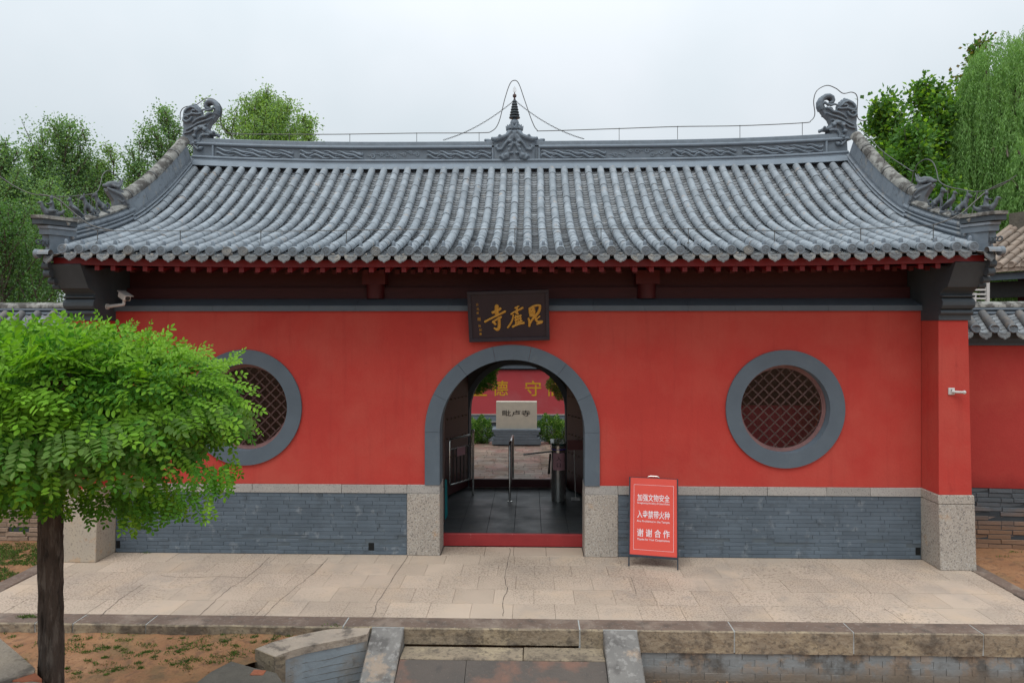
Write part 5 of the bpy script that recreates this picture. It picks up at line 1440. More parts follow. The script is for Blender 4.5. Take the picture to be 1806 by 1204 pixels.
for nm, strokes in chars.items():
    m_ = MB()
    for k, (path, r) in enumerate(strokes):
        P = smoothpath([Vector((a, b, 0)) for a, b in path], 5)
        n = len(P)
        rs = [r] * n if not isinstance(r, list) else [float(np.interp(i / (n - 1) * (len(r) - 1), range(len(r)), r)) for i in range(n)]
        L_, R_ = [], []
        for i in range(n):
            t = (P[min(i + 1, n - 1)] - P[max(i - 1, 0)]).normalized(); q = Vector((-t.y, t.x, 0)) * rs[i]
            L_.append(P[i] + q); R_.append(P[i] - q)
        t0 = (P[1] - P[0]).normalized(); t1 = (P[-1] - P[-2]).normalized()
        capA = [P[0] + Vector((math.cos(a), math.sin(a), 0)) * rs[0] for a in [math.atan2(-t0.x, t0.y) + math.pi + math.pi * j / 6 for j in range(1, 6)]]
        a0 = math.atan2((R_[0] - P[0]).y, (R_[0] - P[0]).x); a1 = math.atan2((L_[-1] - P[-1]).y, (L_[-1] - P[-1]).x)
        capA = [P[0] + Vector((math.cos(a0 - math.pi * j / 6), math.sin(a0 - math.pi * j / 6), 0)) * rs[0] for j in range(1, 6)]
        capB = [P[-1] + Vector((math.cos(a1 - math.pi * j / 6), math.sin(a1 - math.pi * j / 6), 0)) * rs[-1] for j in range(1, 6)]
        # top face a little narrower than the foot, so that the edges read as carved
        ring = L_ + capB + R_[::-1] + capA
        c_ = P
        h = .012 + .0006 * k
        quads = []
        vs = []
        for i in range(n):
            vs += [pf(*uvp(L_[i].x, L_[i].y), .001), pf(*uvp(*(P[i] + (L_[i] - P[i]) * .72).xy), h), pf(*uvp(*P[i].xy), h + .004), pf(*uvp(*(P[i] + (R_[i] - P[i]) * .72).xy), h), pf(*uvp(R_[i].x, R_[i].y), .001)]
        fs = [(i * 5 + j, i * 5 + j + 1, i * 5 + j + 6, i * 5 + j + 5) for i in range(n - 1) for j in range(4)]
        m_.add(vs, fs)
        for Pc, Rr in ((P[0], rs[0]), (P[-1], rs[-1])):
            vs = [pf(*uvp(Pc.x, Pc.y), h + .0037)]
            for j in range(14):
                a = 2 * math.pi * j / 14; vs.append(pf(*uvp(Pc.x + Rr * .72 * math.cos(a), Pc.y + Rr * .72 * math.sin(a)), h - .0002))
            for j in range(14):
                a = 2 * math.pi * j / 14; vs.append(pf(*uvp(Pc.x + Rr * math.cos(a), Pc.y + Rr * math.sin(a)), .001))
            m_.add(vs, [(0, 1 + j, 1 + (j + 1) % 14) for j in range(14)] + [(1 + j, 15 + j, 15 + (j + 1) % 14, 1 + (j + 1) % 14) for j in range(14)])
    o = m_.build('gilt_character', GOLDP, plq, label=lab[nm])
for ch, (a, b) in zip('公元年題陈如書', ((188, 468), (196, 540), (190, 603), (208, 700), (214, 808), (222, 872), (220, 935))):
    r = 20 if ch != '題' else 26
    u0, v0 = uvp(a - r, b + r); u1, v1 = uvp(a + r, b - r)
    lettering('small_gilt_character', ch, u0, u1, v0, v1, lambda u, v, d: pf(u, v, .002 + d), GOLDP, plq, depth=.003)
for s in (-.45, .45):
    m_ = MB(); m_.tube([pf(s, H2 - .02, -.04), (pc.x + s, .05, 4.10)], .008, 6); m_.build('hanging_rod', STEEL_DK, plq)

# ------------------------------------------------------------------ cameras and the small bracket
cc = at(226, 522, -.42); ct = thing('security_camera', (-6.45, -.28, 3.99), 'white bullet camera on a bracket under the eave, fixed to the left grey corbel', 'security camera')
dirc = Vector((.80, -.55, -.33)).normalized()
p0 = at(214, 519, -.28); p1 = p0 + dirc * .22
m_ = MB()
side = dirc.cross(Vector((0, 0, 1))).normalized(); upv = side.cross(dirc).normalized()
def obox(m_, c0, c1, w_, h_):
    m_.add([c + side * a * w_ + upv * b * h_ for c in (c0, c1) for b in (-1, 1) for a in (-1, 1)], [(0, 1, 3, 2), (4, 6, 7, 5), (0, 4, 5, 1), (2, 3, 7, 6), (0, 2, 6, 4), (1, 5, 7, 3)])
obox(m_, p0, p1, .055, .045); o = m_.build('camera_body', WHITEP, ct); b_ = o.modifiers.new('b', 'BEVEL'); b_.width = .02; b_.segments = 3
m_ = MB(); obox(m_, p0 + upv * .052 - dirc * .02, p1 + upv * .052 + dirc * .05, .062, .005); m_.build('sun_shield', WHITEP, ct)
m_ = MB(); m_.tube([p1, p1 + dirc * .008], .036, 14); m_.build('lens', BLACKP, ct)
mid = (p0 + p1) / 2 - upv * .05
m_ = MB(); m_.tube([mid, mid + Vector((0, 0, -.08))], .022, 8); a = mid + Vector((0, 0, -.08)); m_.tube([a, Vector((-6.46, -.24, a.z - .03))], [.022, .03], 8); m_.build('arm', WHITEP, ct)
m_ = MB(); m_.lathe([(.05, -.0), (.05, .02)], (0, 0, 0), 12); 
for v_i in range(len(m_.v)): m_.v[v_i] = (-6.453 + m_.v[v_i][2], -.24 + m_.v[v_i][0], a.z - .03 + m_.v[v_i][1])
m_.build('mounting_plate', WHITEP, ct)
bp = at(1678, 690, -.46)
bt = thing('wall_bracket', bp, 'small white empty camera bracket on the right red pier', 'bracket')
m_ = MB(); m_.box(bp.x - .05, bp.x + .045, -.475, -.453, bp.z - .05, bp.z + .055); o = m_.build('base_plate', WHITEP, bt); b_ = o.modifiers.new('b', 'BEVEL'); b_.width = .008; b_.segments = 2
m_ = MB(); m_.tube([(bp.x, -.475, bp.z), (bp.x + .04, -.51, bp.z - .004), (bp.x + .13, -.54, bp.z - .006)], [.024, .02, .02], 10); m_.ball((bp.x + .14, -.54, bp.z - .006), .028, 10, 8); m_.build('arm', WHITEP, bt, smooth=True)
m_ = MB(); m_.lathe([(.010, 0), (.010, -.006)], (bp.x - .005, -.4755, bp.z + .02), 8, 'Y'); m_.build('screw', BLACKP, bt)

# ------------------------------------------------------------------ folding notice board
L0 = Vector((xat(1108, -.43), -.43, 0)); R0 = Vector((xat(1196.5, -.58), -.58, 0))
sgw = (R0 - L0).length; sc_c = (L0 + R0) / 2; rz = math.atan2(R0.y - L0.y, R0.x - L0.x)
sg = thing('notice_board', sc_c, 'red folding notice board with white lettering, standing right of the doorway', 'sign board', rz=rz)
def loc_(o): o.matrix_parent_inverse = Matrix.Identity(4); return o
lean = rad(11)
def sf(u, v, d=0.0): return Vector((u, v * math.sin(lean) - d * math.cos(lean), v * math.cos(lean) - d * math.sin(lean) * -1 * 0 + d * math.sin(lean)))
hw = sgw / 2; HB, HT = .165, 1.335
def sbox(name, u0, u1, v0, v1, d0, d1, mat, fn=sf):
    m_ = MB(); m_.add([fn(u, v, d) for d in (d0, d1) for v in (v0, v1) for u in (u0, u1)], [(0, 2, 3, 1), (4, 5, 7, 6), (0, 1, 5, 4), (2, 6, 7, 3), (0, 4, 6, 2), (1, 3, 7, 5)])
    return loc_(m_.build(name, mat, sg))
sbox('board', -hw + .02, hw - .02, HB + .015, HT, -.012, .0, SIGNR)
sbox('frame_side', -hw, -hw + .0195, .005, HT + .005, -.02, .010, SIGNF); sbox('frame_side', hw - .0195, hw, .005, HT + .005, -.02, .010, SIGNF)
sbox('frame_rail', -hw + .02, hw - .02, HB - .018, HB + .014, -.02, .009, SIGNF); sbox('frame_rail', -hw + .02, hw - .02, HT + .0005, HT + .008, -.02, .004, SIGNF)
rear = lambda u, v, d=0.0: Vector((u, .52 - v * math.sin(rad(11)) + d, v * math.cos(rad(11))))
for u in (-hw + .03, hw - .05): sbox('rear_leg', u, u + .02, .0, 1.30, 0, .02, SIGNF, rear)
sbox('rear_rail', -hw + .051, hw - .051, .20, .225, 0, .018, SIGNF, rear)
m_ = MB(); m_.tube([sf(-.085, HT, -.005), sf(-.08, HT + .022, -.005), sf(-.055, HT + .03, -.005), sf(.055, HT + .03, -.005), sf(.08, HT + .022, -.005), sf(.085, HT, -.005)], .007, 6); loc_(m_.build('handle', STEEL, sg))
bu0, bu1, bv0, bv1 = -hw + .075, hw - .07, HB + .09, HT - .105
m_ = MB(); t_ = .0035
for a in ((bu0, bu1, bv1 - t_, bv1), (bu0, bu1, bv0, bv0 + t_), (bu0, bu0 + t_, bv0 + t_, bv1 - t_), (bu1 - t_, bu1, bv0 + t_, bv1 - t_)):
    m_.add([sf(u, v, .0012) for u, v in ((a[0], a[2]), (a[1], a[2]), (a[1], a[3]), (a[0], a[3]))], [(0, 1, 2, 3)])
loc_(m_.build('border_line', SIGNW, sg))
def sline(s, vy0, vy1, u0=-.245, u1=.245, bold=.006):
    # v measured down from the top of the board face, as in the photo: 0 at top, 1 at bottom
    V = lambda q: HT - q * (HT - HB)
    o = lettering('lettering', s, u0, u1, V(vy1), V(vy0), lambda u, v, d: sf(u, v, .0012 + d), SIGNW, sg, bold=bold, depth=.0006)
    loc_(o)
sline('加强文物安全', .208, .302, bold=.010); sline('Strengthening the Safety of Cultural Relics', .312, .344, bold=.006)
sline('入寺禁带火种', .420, .520, bold=.010); sline('Fire Prohibited in the Temple', .545, .578, bold=.006)
sline('谢 谢 合 作', .655, .755, bold=.010); sline('Thanks for Your Cooperations', .775, .81, bold=.006)
# ------------------------------------------------------------------ things in the passage
def steel_tube(m_, pts, r=.019): m_.tube(pts, r, 8)
tg = thing('barrier_gate', (xat(834, 3.95), 3.95, 0), 'half open steel barrier gate with bars and a small notice, left side of the passage', 'gate')
ga = Vector((xat(830, 3.9), 3.9, 0)); gb_ = Vector((xat(793, 3.3), 3.3, 0)); gd = (gb_ - ga)
g_ = lambda t, z: ga + gd * t + Vector((0, 0, z))
m_ = MB(); m_.tube([g_(0, .40), g_(0, 1.27), g_(.03, 1.31), g_(.06, 1.32), g_(.92, 1.32), g_(.97, 1.31), g_(1, 1.26), g_(1, .42), g_(.97, .37), g_(.92, .36), g_(.06, .36), g_(.02, .37), g_(0, .41)], .021, 8, caps=False); m_.build('gate_frame', STEEL, tg, smooth=True)
m_ = MB(); m_.tube([g_(.0, 1.10), g_(1, 1.10)], .014, 7); m_.build('rail', STEEL, tg, smooth=True)
for t in (.16, .33, .5, .67, .84):
    m_ = MB(); m_.tube([g_(t, .37), g_(t, 1.10)], .011, 7); m_.build('bar', STEEL_DK, tg, smooth=True)
m_ = MB(); m_.tube([(ga.x + .05, ga.y + .03, 0), (ga.x + .05, ga.y + .03, 1.37)], .028, 10); m_.ball((ga.x + .05, ga.y + .03, 1.40), .04, 10, 8); m_.build('hinge_post', STEEL, tg, smooth=True)
m_ = MB(); q0, q1 = g_(.30, .93), g_(.68, .93); n_ = Vector((gd.y, -gd.x, 0)).normalized() * .02
if n_.y > 0: n_ = -n_
m_.add([q0 + n_, q1 + n_, q1 + n_ + Vector((0, 0, .18)), q0 + n_ + Vector((0, 0, .18)), q0 + n_ * .7, q1 + n_ * .7, q1 + n_ * .7 + Vector((0, 0, .18)), q0 + n_ * .7 + Vector((0, 0, .18))], [(0, 1, 2, 3), (4, 7, 6, 5), (0, 4, 5, 1), (3, 2, 6, 7)]); m_.build('notice', PINKP, tg)

mgx = xat(899, 3.4); mg = thing('centre_barrier', (mgx, 3.4, 0), 'narrow steel barrier standing edge on in the middle of the passage', 'barrier')
m_ = MB(); m_.tube([(mgx, 3.4, 0), (mgx, 3.4, 1.18), (mgx + .005, 3.45, 1.23), (mgx + .02, 3.52, 1.25), (mgx + .04, 4.2, 1.25), (mgx + .045, 4.26, 1.2), (mgx + .045, 4.28, .3)], .026, 10); m_.build('barrier_frame', STEEL, mg, smooth=True)
m_ = MB(); m_.box(mgx + .002, mgx + .03, 3.46, 4.22, .32, 1.16); m_.build('infill_panel', STEEL_DK, mg)
m_ = MB(); m_.lathe([(.055, .0), (.055, .012), (.03, .02)], (mgx, 3.4, 0), 12); m_.build('floor_flange', STEEL, mg, smooth=True)

tx = xat(985.5, 3.42); tt = thing('turnstile', (tx, 3.5, 0), 'rounded steel turnstile post with entrance notice and blue light strip, right side of the passage', 'turnstile')
W_ = .155
prof = [(-W_, 4.05)] + [(-W_, 3.55)] + [(W_ * -math.cos(a), 3.55 - W_ * math.sin(a)) for a in np.linspace(0, math.pi, 16)][1:-1] + [(W_, 3.55), (W_, 4.05)]
m_ = MB(); m_.prism([(tx + a, b) for a, b in prof], lambda u, v, d: (u, v, d), .0, 1.17); m_.build('housing', STEEL, tt, smooth=True)
m_ = MB(); m_.prism([(tx + a * 1.04, b - .006) for a, b in prof], lambda u, v, d: (u, v, d), 1.171, 1.215); o = m_.build('top_cover', M('green_black_glass', (.02, .06, .05), None, 9, .1), tt)
m_ = MB(); m_.prism([(tx + a * 1.02, b - .004) for a, b in prof], lambda u, v, d: (u, v, d), 1.085, 1.10); m_.build('light_strip', BLUEL, tt)
m_ = MB(); m_.tube([(tx - .16, 3.75, .99), (tx - .24, 3.74, .985), (xat(923, 3.7), 3.7, zat(923, 801, 3.7))], .019, 8); m_.build('rotor_arm', STEEL, tt, smooth=True)
m_ = MB(); m_.tube([(tx - .17, 3.74, .95), (tx - .19, 3.72, .7), (tx - .20, 3.70, .52)], [.02, .02, .03], 8); m_.build('folded_arm', STEEL_DK, tt, smooth=True)
m_ = MB(); vs = []
for i, a in enumerate(np.linspace(rad(40), rad(140), 7)):
    for z in (.66, 1.02): vs.append((tx + (W_ + .003) * -math.cos(a), 3.55 - (W_ + .003) * math.sin(a), z))
m_.add(vs, [(2 * i, 2 * i + 1, 2 * i + 3, 2 * i + 2) for i in range(6)]); m_.build('notice', PINKP, tt)
nf = lambda u, v, d: Vector((tx + (W_ + .005) * math.sin(u / W_), 3.55 - (W_ + .005 + d) * math.cos(u / W_), v))
lettering('lettering', '入', -.048, .048, .86, .95, nf, BLACKP, tt, bold=.01, depth=.0005)
lettering('lettering', '口', -.042, .042, .73, .81, nf, BLACKP, tt, bold=.01, depth=.0005)

sx = xat(1015, 3.6); ss = thing('notice_stand', (sx, 3.6, 0), 'notice on a thin pole at the right edge of the doorway', 'sign stand')
m_ = MB(); m_.tube([(sx, 3.6, .02), (sx - .03, 3.6, 1.05)], .009, 6); m_.build('pole', WHITEP, ss)
m_ = MB(); m_.box(sx - .17, sx + .30, 3.57, 3.59, 1.06, 1.27); m_.build('panel', M('dim_red_notice', (.20, .07, .07), None, 9, .6), ss)
m_ = MB(); m_.box(sx - .09, sx + .09, 3.52, 3.68, .0, .03); m_.ball((sx, 3.58, .04), (.05, .05, .02), 8, 5); m_.build('foot', WHITEP, ss)

tb_ = thing('teal_board', (xat(780, 1.9), 1.9, 0), 'narrow edge of a teal board just inside the left jamb', 'board')
m_ = MB(); x_ = xat(788.5, 1.95); m_.prism([(x_ - .55, 0.05), (x_ - .55, .78), (x_ - .0, .78), (x_ + .01, .10), (x_ - .03, .02)], xz, 1.93, 1.96); m_.build('panel', TEAL, tb_)

# ------------------------------------------------------------------ courtyard beyond
yd = MB(); yd.box(-4.0, 4.0, RW + .005, 14.5, -.15, -.012); yard = yd.build('courtyard_paving', MORTAR, kind='structure')
ybm = [tm.mesh('paving_brick', YARD) for _ in range(1)][0]
y = RW + .01; j = 0
while y < 10.75:
    x = -1.75 + (.3 if j % 2 else 0)
    while x < 2.0:
        L_ = R.choice([.45, .62, .8])
        piece('paving_brick', ybm, (x + L_ / 2, y + .127, R.uniform(-.001, .002)), (R.uniform(-.003, .003), R.uniform(-.003, .003), 0), yard, (L_ - .008, .248, 1)); x += L_
    y += .256; j += 1
m_ = MB(); m_.box(-4, -1.78, RW + .01, 11.2, -.012, .002); m_.box(2.35, 4, RW + .01, 11.2, -.012, .002); m_.build('paving_margin', YARD, yard)

YS = 10.2
stl = thing('stone_stele', (xat(911, YS), YS, 0), 'cream stone slab with black engraved characters on a blue grey stepped pedestal', 'stele')
xa, xb = xat(875, YS), xat(947, YS); z0, z1 = zat(911, 757, YS), zat(911, 708, YS)
m_ = MB(); m_.bevbox(xa, xb, YS, YS + .22, z0 + .001, z1, .008, 0); m_.build('slab', STELE, stl)
lettering('lettering', '毗卢寺', xat(886, YS), xat(935, YS), zat(911, 733.5, YS), zat(911, 723, YS), lambda u, v, d: (u, YS - .003 - d, v), BLACKP, stl, bold=.004, depth=.002)
for px0, px1, py0, py1, ex in ((868, 953, 757, 761.5, .0), (871, 950, 761.7, 766, 0), (874, 947, 766.2, 771, 0), (870, 952, 771.2, 776, 0), (868, 954, 776.2, 784, 0)):
    m_ = MB(); m_.bevbox(xat(px0, YS), xat(px1, YS), YS - .12 - ex, YS + .4, max(0, zat(911, py1, YS - .12)), zat(911, py0, YS - .12), .01, 0); m_.build('pedestal_course', PED, stl)

YW = 13.5
sw = thing('screen_wall', (0, YW, 0), 'red courtyard wall with gold painted characters and a grey stone base, seen through the arch', 'wall')
m_ = MB(); m_.box(-5, 5, YW, YW + .4, .56, 2.14); m_.build('wall_face', M('courtyard_red', (.50, .062, .072), (.44, .054, .062), 1.5, .85, spots=[((.52, .14, .15), 1.5, .5, .75, .5)]), sw)
for z0_, z1_, pr, mt in ((.52, .56, .05, BAND), (.30, .518, .03, PED), (.26, .298, .06, BAND), (.14, .258, .04, MORTAR), (-.05, .138, .07, PED)):
    m_ = MB(); m_.box(-5, 5, YW - pr, YW + .4, z0_, z1_); m_.build('base_course', mt, sw)
for z0_, z1_, pr, mt in ((2.142, 2.19, .05, MORTAR), (2.192, 2.33, .10, PED), (2.332, 2.37, .14, MORTAR), (2.372, 2.46, .12, PED)):
    m_ = MB(); m_.box(-5, 5, YW - pr, YW + .4, z0_, z1_); m_.build('cornice_course', mt, sw)
m_ = MB(); m_.prism([(YW - .25, 2.462), (YW + .2, 2.75), (YW + .65, 2.462)], lambda u, v, d: (d, u, v), -5, 5); m_.build('coping', WALLTILE, sw)
for ch, p0_, p1_ in (('立', 832, 859), ('德', 868, 896), ('守', 926, 954.5), ('信', 963, 990)):
    lettering('wall_character', ch, xat(p0_, YW), xat(p1_, YW), zat(911, 698, YW), zat(911, 671, YW), lambda u, v, d: (u, YW - .003 - d, v), GOLDW, sw, bold=.008, depth=.002)

# ------------------------------------------------------------------ foliage tools
def leaf_mesh(name, pos, dirs, nrm, ln, wd, mats, midx=None, fold=.15):
    n = len(pos)
    d = dirs / np.linalg.norm(dirs, axis=1, keepdims=True)
    s = np.cross(nrm, d); s /= np.maximum(1e-6, np.linalg.norm(s, axis=1, keepdims=True))
    nn = np.cross(d, s)
    ln = np.broadcast_to(np.asarray(ln, float), (n,))[:, None]; wd = np.broadcast_to(np.asarray(wd, float), (n,))[:, None]
    v = np.empty((n, 4, 3))
    v[:, 0] = pos
    v[:, 1] = pos + d * ln * .5 + s * wd * .5 + nn * wd * fold
    v[:, 2] = pos + d * ln
    v[:, 3] = pos + d * ln * .5 - s * wd * .5 + nn * wd * fold
    me = bpy.data.meshes.new(name)
    me.vertices.add(n * 4); me.vertices.foreach_set('co', v.reshape(-1))
    me.loops.add(n * 4); me.loops.foreach_set('vertex_index', np.arange(n * 4, dtype=np.int32))
    me.polygons.add(n); me.polygons.foreach_set('loop_start', np.arange(0, n * 4, 4, dtype=np.int32)); me.polygons.foreach_set('loop_total', np.full(n, 4, dtype=np.int32))
    for m_ in (mats if isinstance(mats, (list, tuple)) else [mats]): me.materials.append(m_)
    if midx is not None: me.polygons.foreach_set('material_index', np.asarray(midx, dtype=np.int32))
    me.update(calc_edges=True)
    return me

def rnd_unit(n):
    v = rng.normal(size=(n, 3)); return v / np.linalg.norm(v, axis=1, keepdims=True)

def branchy_tree(name, label, cat, px, pytop, Y, half_px, mats, n_leaf, leaf, group=None, wispy=1.0, zlow=.22, base_r=.16, lean=0.0, cone=1.0, bias=None, nlimb=46, cols=(0, 1)):
    X = xat(px, Y); H = zat(px, pytop, Y) + .16; Rr = half_px * dep(X, Y) / FPX
    t = thing(name, (X, Y, -.16), label, cat, group)
    r2 = random.Random(int(px * 7 + pytop)); 
    tr = MB(); trunk = [Vector((X + lean * (h ** 1.5) * H + .12 * math.sin(h * 5 + px), Y + .1 * math.cos(h * 4), -.16 + h * H * .97)) for h in np.linspace(0, 1, 12)]
    tr.tube(trunk, [base_r * (1 - .93 * h) for h in np.linspace(0, 1, 12)], 8)
    segs = []
    for i in range(nlimb):
        h = zlow + (1 - zlow) * (i + r2.random()) / nlimb
        p = trunk[0] + Vector((0, 0, 0)); k = h * 11; a = int(min(10, k)); p = trunk[a].lerp(trunk[a + 1], k - a)
        hh_ = (h - zlow) / (1 - zlow); prof = (math.sin(math.pi * min(1, hh_ * .78 + .20)) ** .8) if cone == 1 else max(.08, (1 - hh_) ** .75)
        L_ = Rr * prof * r2.uniform(.65, 1.15) + .25
        az = r2.uniform(0, 2 * math.pi); el = rad(r2.uniform(25, 62)) * (.8 + .5 * h)
        d = Vector((math.cos(az) * math.cos(el), math.sin(az) * math.cos(el), math.sin(el)))
        q = [p]; 
        for s_ in range(5):
            d = (d + Vector((r2.uniform(-.18, .18), r2.uniform(-.18, .18), .10 * wispy))).normalized(); q.append(q[-1] + d * L_ / 4.2)
        tr.tube(q, [base_r * .30 * (1 - h * .6) * (1 - .17 * k_) for k_ in range(6)], 5)
        segs.append((q, L_))
        for m2 in range(3):
            a = q[r2.randrange(1, 5)]; d2 = (d + Vector((r2.uniform(-.8, .8), r2.uniform(-.8, .8), r2.uniform(0, .7)))).normalized(); l2 = L_ * r2.uniform(.3, .55)
            q2 = [a, a + d2 * l2 * .5, a + d2 * l2 + Vector((0, 0, .12 * l2))]
            tr.tube(q2, [.022, .014, .006], 4); segs.append((q2, l2))
    segs.append((trunk[-3:], 1.0))
    tr.build('trunk', BARKB, t)
    w_ = np.array([s[1] for s in segs]); w_ = w_ / w_.sum()
    pos = []; dr = []
    for (q, L_), k in zip(segs, rng.multinomial(n_leaf, w_)):
        if k == 0: continue
        Q = np.array([list(v) for v in q]); tt_ = rng.uniform(.12, 1.04, k) * (len(q) - 1); i0 = np.minimum(tt_.astype(int), len(q) - 2); f = (tt_ - i0)[:, None]
        P = Q[i0] * (1 - f) + Q[i0 + 1] * f
        off = rnd_unit(k) * np.minimum(rng.gamma(2.0, .07 + .04 * min(L_, 1.5), k), .42)[:, None]
        off[:, 2] *= .8
        pos.append(P + off); dr.append(off / (np.linalg.norm(off, axis=1, keepdims=True) + 1e-6) + rnd_unit(k) * .8)
    pos = np.concatenate(pos); dr = np.concatenate(dr); n = len(pos)
    nrm = rnd_unit(n) + np.array([0, 0, .7])
    mi = (rng.random(n) < (.45 if bias is None else bias)).astype(int) if len(mats) > 1 else None
    me = leaf_mesh('crown', pos, dr, nrm, leaf * rng.uniform(.7, 1.25, n), leaf * .72 * rng.uniform(.7, 1.2, n), mats, mi)
    o = bpy.data.objects.new('crown', me); put(o, t)
    return t

# trees behind the hall, on the left
G = 'leafy trees behind the hall and the left wall'
branchy_tree('tree', 'tall bushy light green tree behind the left half of the roof ridge', 'tree', 470, 172, 13.5, 158, [LF_POP, LF_GINK], 60000, .08, G, nlimb=90, cone=2, zlow=.48)
branchy_tree('tree', 'smaller yellow green tree right of the tall bushy one, behind the ridge', 'tree', 545, 198, 12.5, 55, [LF_GINK, LF_POP], 13500, 0.085, G, nlimb=34)
branchy_tree('tree', 'slender green tree behind the left carved ridge end', 'tree', 300, 190, 11.5, 112, [LF_POP, LF_POPD], 18000, 0.081, G, wispy=1.4, nlimb=42, cone=2, zlow=.42)
branchy_tree('tree', 'thin leaning tree left of the slender one, top bare in places', 'tree', 252, 232, 11.0, 50, [LF_POP, LF_POPD], 9750, 0.076, G, wispy=1.5, nlimb=30)
branchy_tree('tree', 'low yellowish tree just above the left hip ridge', 'tree', 208, 262, 10.0, 55, [LF_GINK, LF_POP], 12750, 0.072, G, nlimb=34)
branchy_tree('tree', 'tall spindly tree with the highest top left of the roof', 'tree', 126, 215, 9.0, 150, [LF_POP, LF_POPD], 25500, 0.072, G, wispy=1.5, nlimb=56, cone=2, zlow=.42)
branchy_tree('tree', 'green tree with several pointed tops near the left edge of the view', 'tree', 70, 268, 8.0, 130, [LF_POPD, LF_POP], 22500, 0.072, G, wispy=1.3, nlimb=50, cone=2, zlow=.42)
branchy_tree('tree', 'dense dark green tree cut by the left edge of the view', 'tree', 5, 262, 7.0, 85, [LF_POPD, LF_POP], 28500, 0.072, G, nlimb=54)
branchy_tree('tree', 'low bushy green tree between the left hip ridge and the left wall', 'tree', 78, 330, 5.2, 85, [LF_POP, LF_POPD], 25500, 0.060, G, nlimb=50)
branchy_tree('tree', 'dark low tree rising right behind the left wall coping', 'tree', 20, 372, 3.6, 90, [LF_POPD, LF_JUN], 25500, 0.047, G, nlimb=50)
branchy_tree('tree', 'dull green tree filling the gap above the left hip ridge', 'tree', 170, 300, 14.0, 90, [LF_POPD, LF_POP], 22500, 0.085, G, nlimb=50)

# plane trees and willow on the right
G2 = 'broad leaved trees behind the right end of the roof'
branchy_tree('plane_tree', 'broad leaved tree with bright young leaves, just right of the carved ridge end', 'tree', 1570, 178, 10.0, 75, [LF_PLANE, LF_PLANEB], 12750, 0.160, G2, bias=.30, nlimb=46)
branchy_tree('plane_tree', 'broad leaved tree between the ridge end and the willow, reaching higher', 'tree', 1640, 140, 11.5, 80, [LF_PLANE, LF_PLANEB], 14450, 0.167, G2, bias=.25, nlimb=46)
branchy_tree('plane_tree', 'dark broad leaved tree low behind the right hip ridge', 'tree', 1600, 232, 8.5, 80, [LF_PLANE, LF_PLANEB], 11900, 0.144, G2, bias=.12, nlimb=46)
branchy_tree('plane_tree', 'broad leaved tree whose brownish top shows above the willow shoulder', 'tree', 1712, 62, 14.0, 60, [LF_PLANE, LF_JUNB], 8500, 0.152, G2, bias=.35, nlimb=34, wispy=1.3)

def willow(px, pytop, Y, half, n_str, label, group):
    X = xat(px, Y); H = zat(px, pytop, Y) + .16; Rr = half * dep(X, Y) / FPX
    t = thing('willow_tree', (X, Y, -.16), label, 'tree', group)
    tr = MB(); tr.tube([(X, Y, -.16), (X + .1, Y, H * .25), (X - .05, Y + .1, H * .5), (X, Y, H * .85)], [.28, .22, .16, .05], 9)
    tips = []
    for i in range(26):
        az = i * 2.4; r_ = Rr * R.uniform(.35, .95); zt = H * (.98 - .36 * (r_ / Rr) ** 2) * R.uniform(.9, 1.0)
        a = Vector((X, Y, H * R.uniform(.35, .6))); b = Vector((X + r_ * math.cos(az), Y + r_ * math.sin(az), zt)); m = (a + b) / 2 + Vector((0, 0, .10 * H))
        q = smoothpath([a, m, b], 5); tr.tube(q, [.09 * (1 - k / len(q)) + .012 for k in range(len(q))], 5); tips.append(q)
    tr.build('trunk', BARKB, t)
    pos = []; dr = []
    for i in range(n_str):
        az = rng.uniform(0, 2 * math.pi); rr_ = Rr * math.sqrt(rng.uniform(.02, 1.0)); 
        lump = 1 + .16 * math.sin(3 * az + px) + .10 * math.sin(7 * az)
        rr_ *= lump
        ztop = H * (1.0 - .40 * (rr_ / Rr) ** 2.2) - rng.gamma(1.2, .6) * (1.0 if rng.random() < .7 else 2.5)
        L_ = rng.uniform(.8, 2.4) + 1.6 * (rr_ / Rr)
        x0, y0 = X + rr_ * math.cos(az), Y + rr_ * math.sin(az); n = int(L_ / .034)
        tt_ = np.linspace(0, 1, n); bow = .35 * rng.uniform(.2, 1)
        P = np.stack([x0 + math.cos(az) * bow * np.sin(tt_ * 2) * .5 + .03 * np.sin(tt_ * 9 + i), y0 + math.sin(az) * bow * np.sin(tt_ * 2) * .5, ztop + .12 * np.sin(tt_ * 3) - L_ * tt_ ** 1.15], 1)
        P += rng.normal(size=P.shape) * .018
        D_ = np.stack([rng.normal(size=n) * .42, rng.normal(size=n) * .42, -np.ones(n)], 1)
        pos.append(P); dr.append(D_)
    pos = np.concatenate(pos); dr = np.concatenate(dr); n = len(pos)
    me = leaf_mesh('crown', pos, dr, rnd_unit(n), .125 * rng.uniform(.7, 1.2, n), .024, [LF_WIL], None, .05)
    o = bpy.data.objects.new('crown', me); put(o, t)
G3 = 'willows at the right edge'
willow(1762, 60, 11.0, 112, 2300, 'large weeping willow with hanging light green curtains right of the plane trees', G3)
willow(1850, 20, 12.5, 130, 1500, 'taller willow cut by the right edge of the view, behind the large one', G3)
willow(1830, 225, 8.5, 80, 1000, 'nearer drooping willow low at the right edge of the view', G3)
branchy_tree('tree', 'low bright bush between the willow and the brown tiled roof', 'bush', 1752, 372, 9.0, 60, [LF_POP, LF_GINK], 13500, 0.064, None, nlimb=40)
branchy_tree('tree', 'dark green tree behind the right wall, under the willow', 'tree', 1690, 330, 12.5, 80, [LF_POPD, LF_POP], 18000, 0.085, None, nlimb=50)

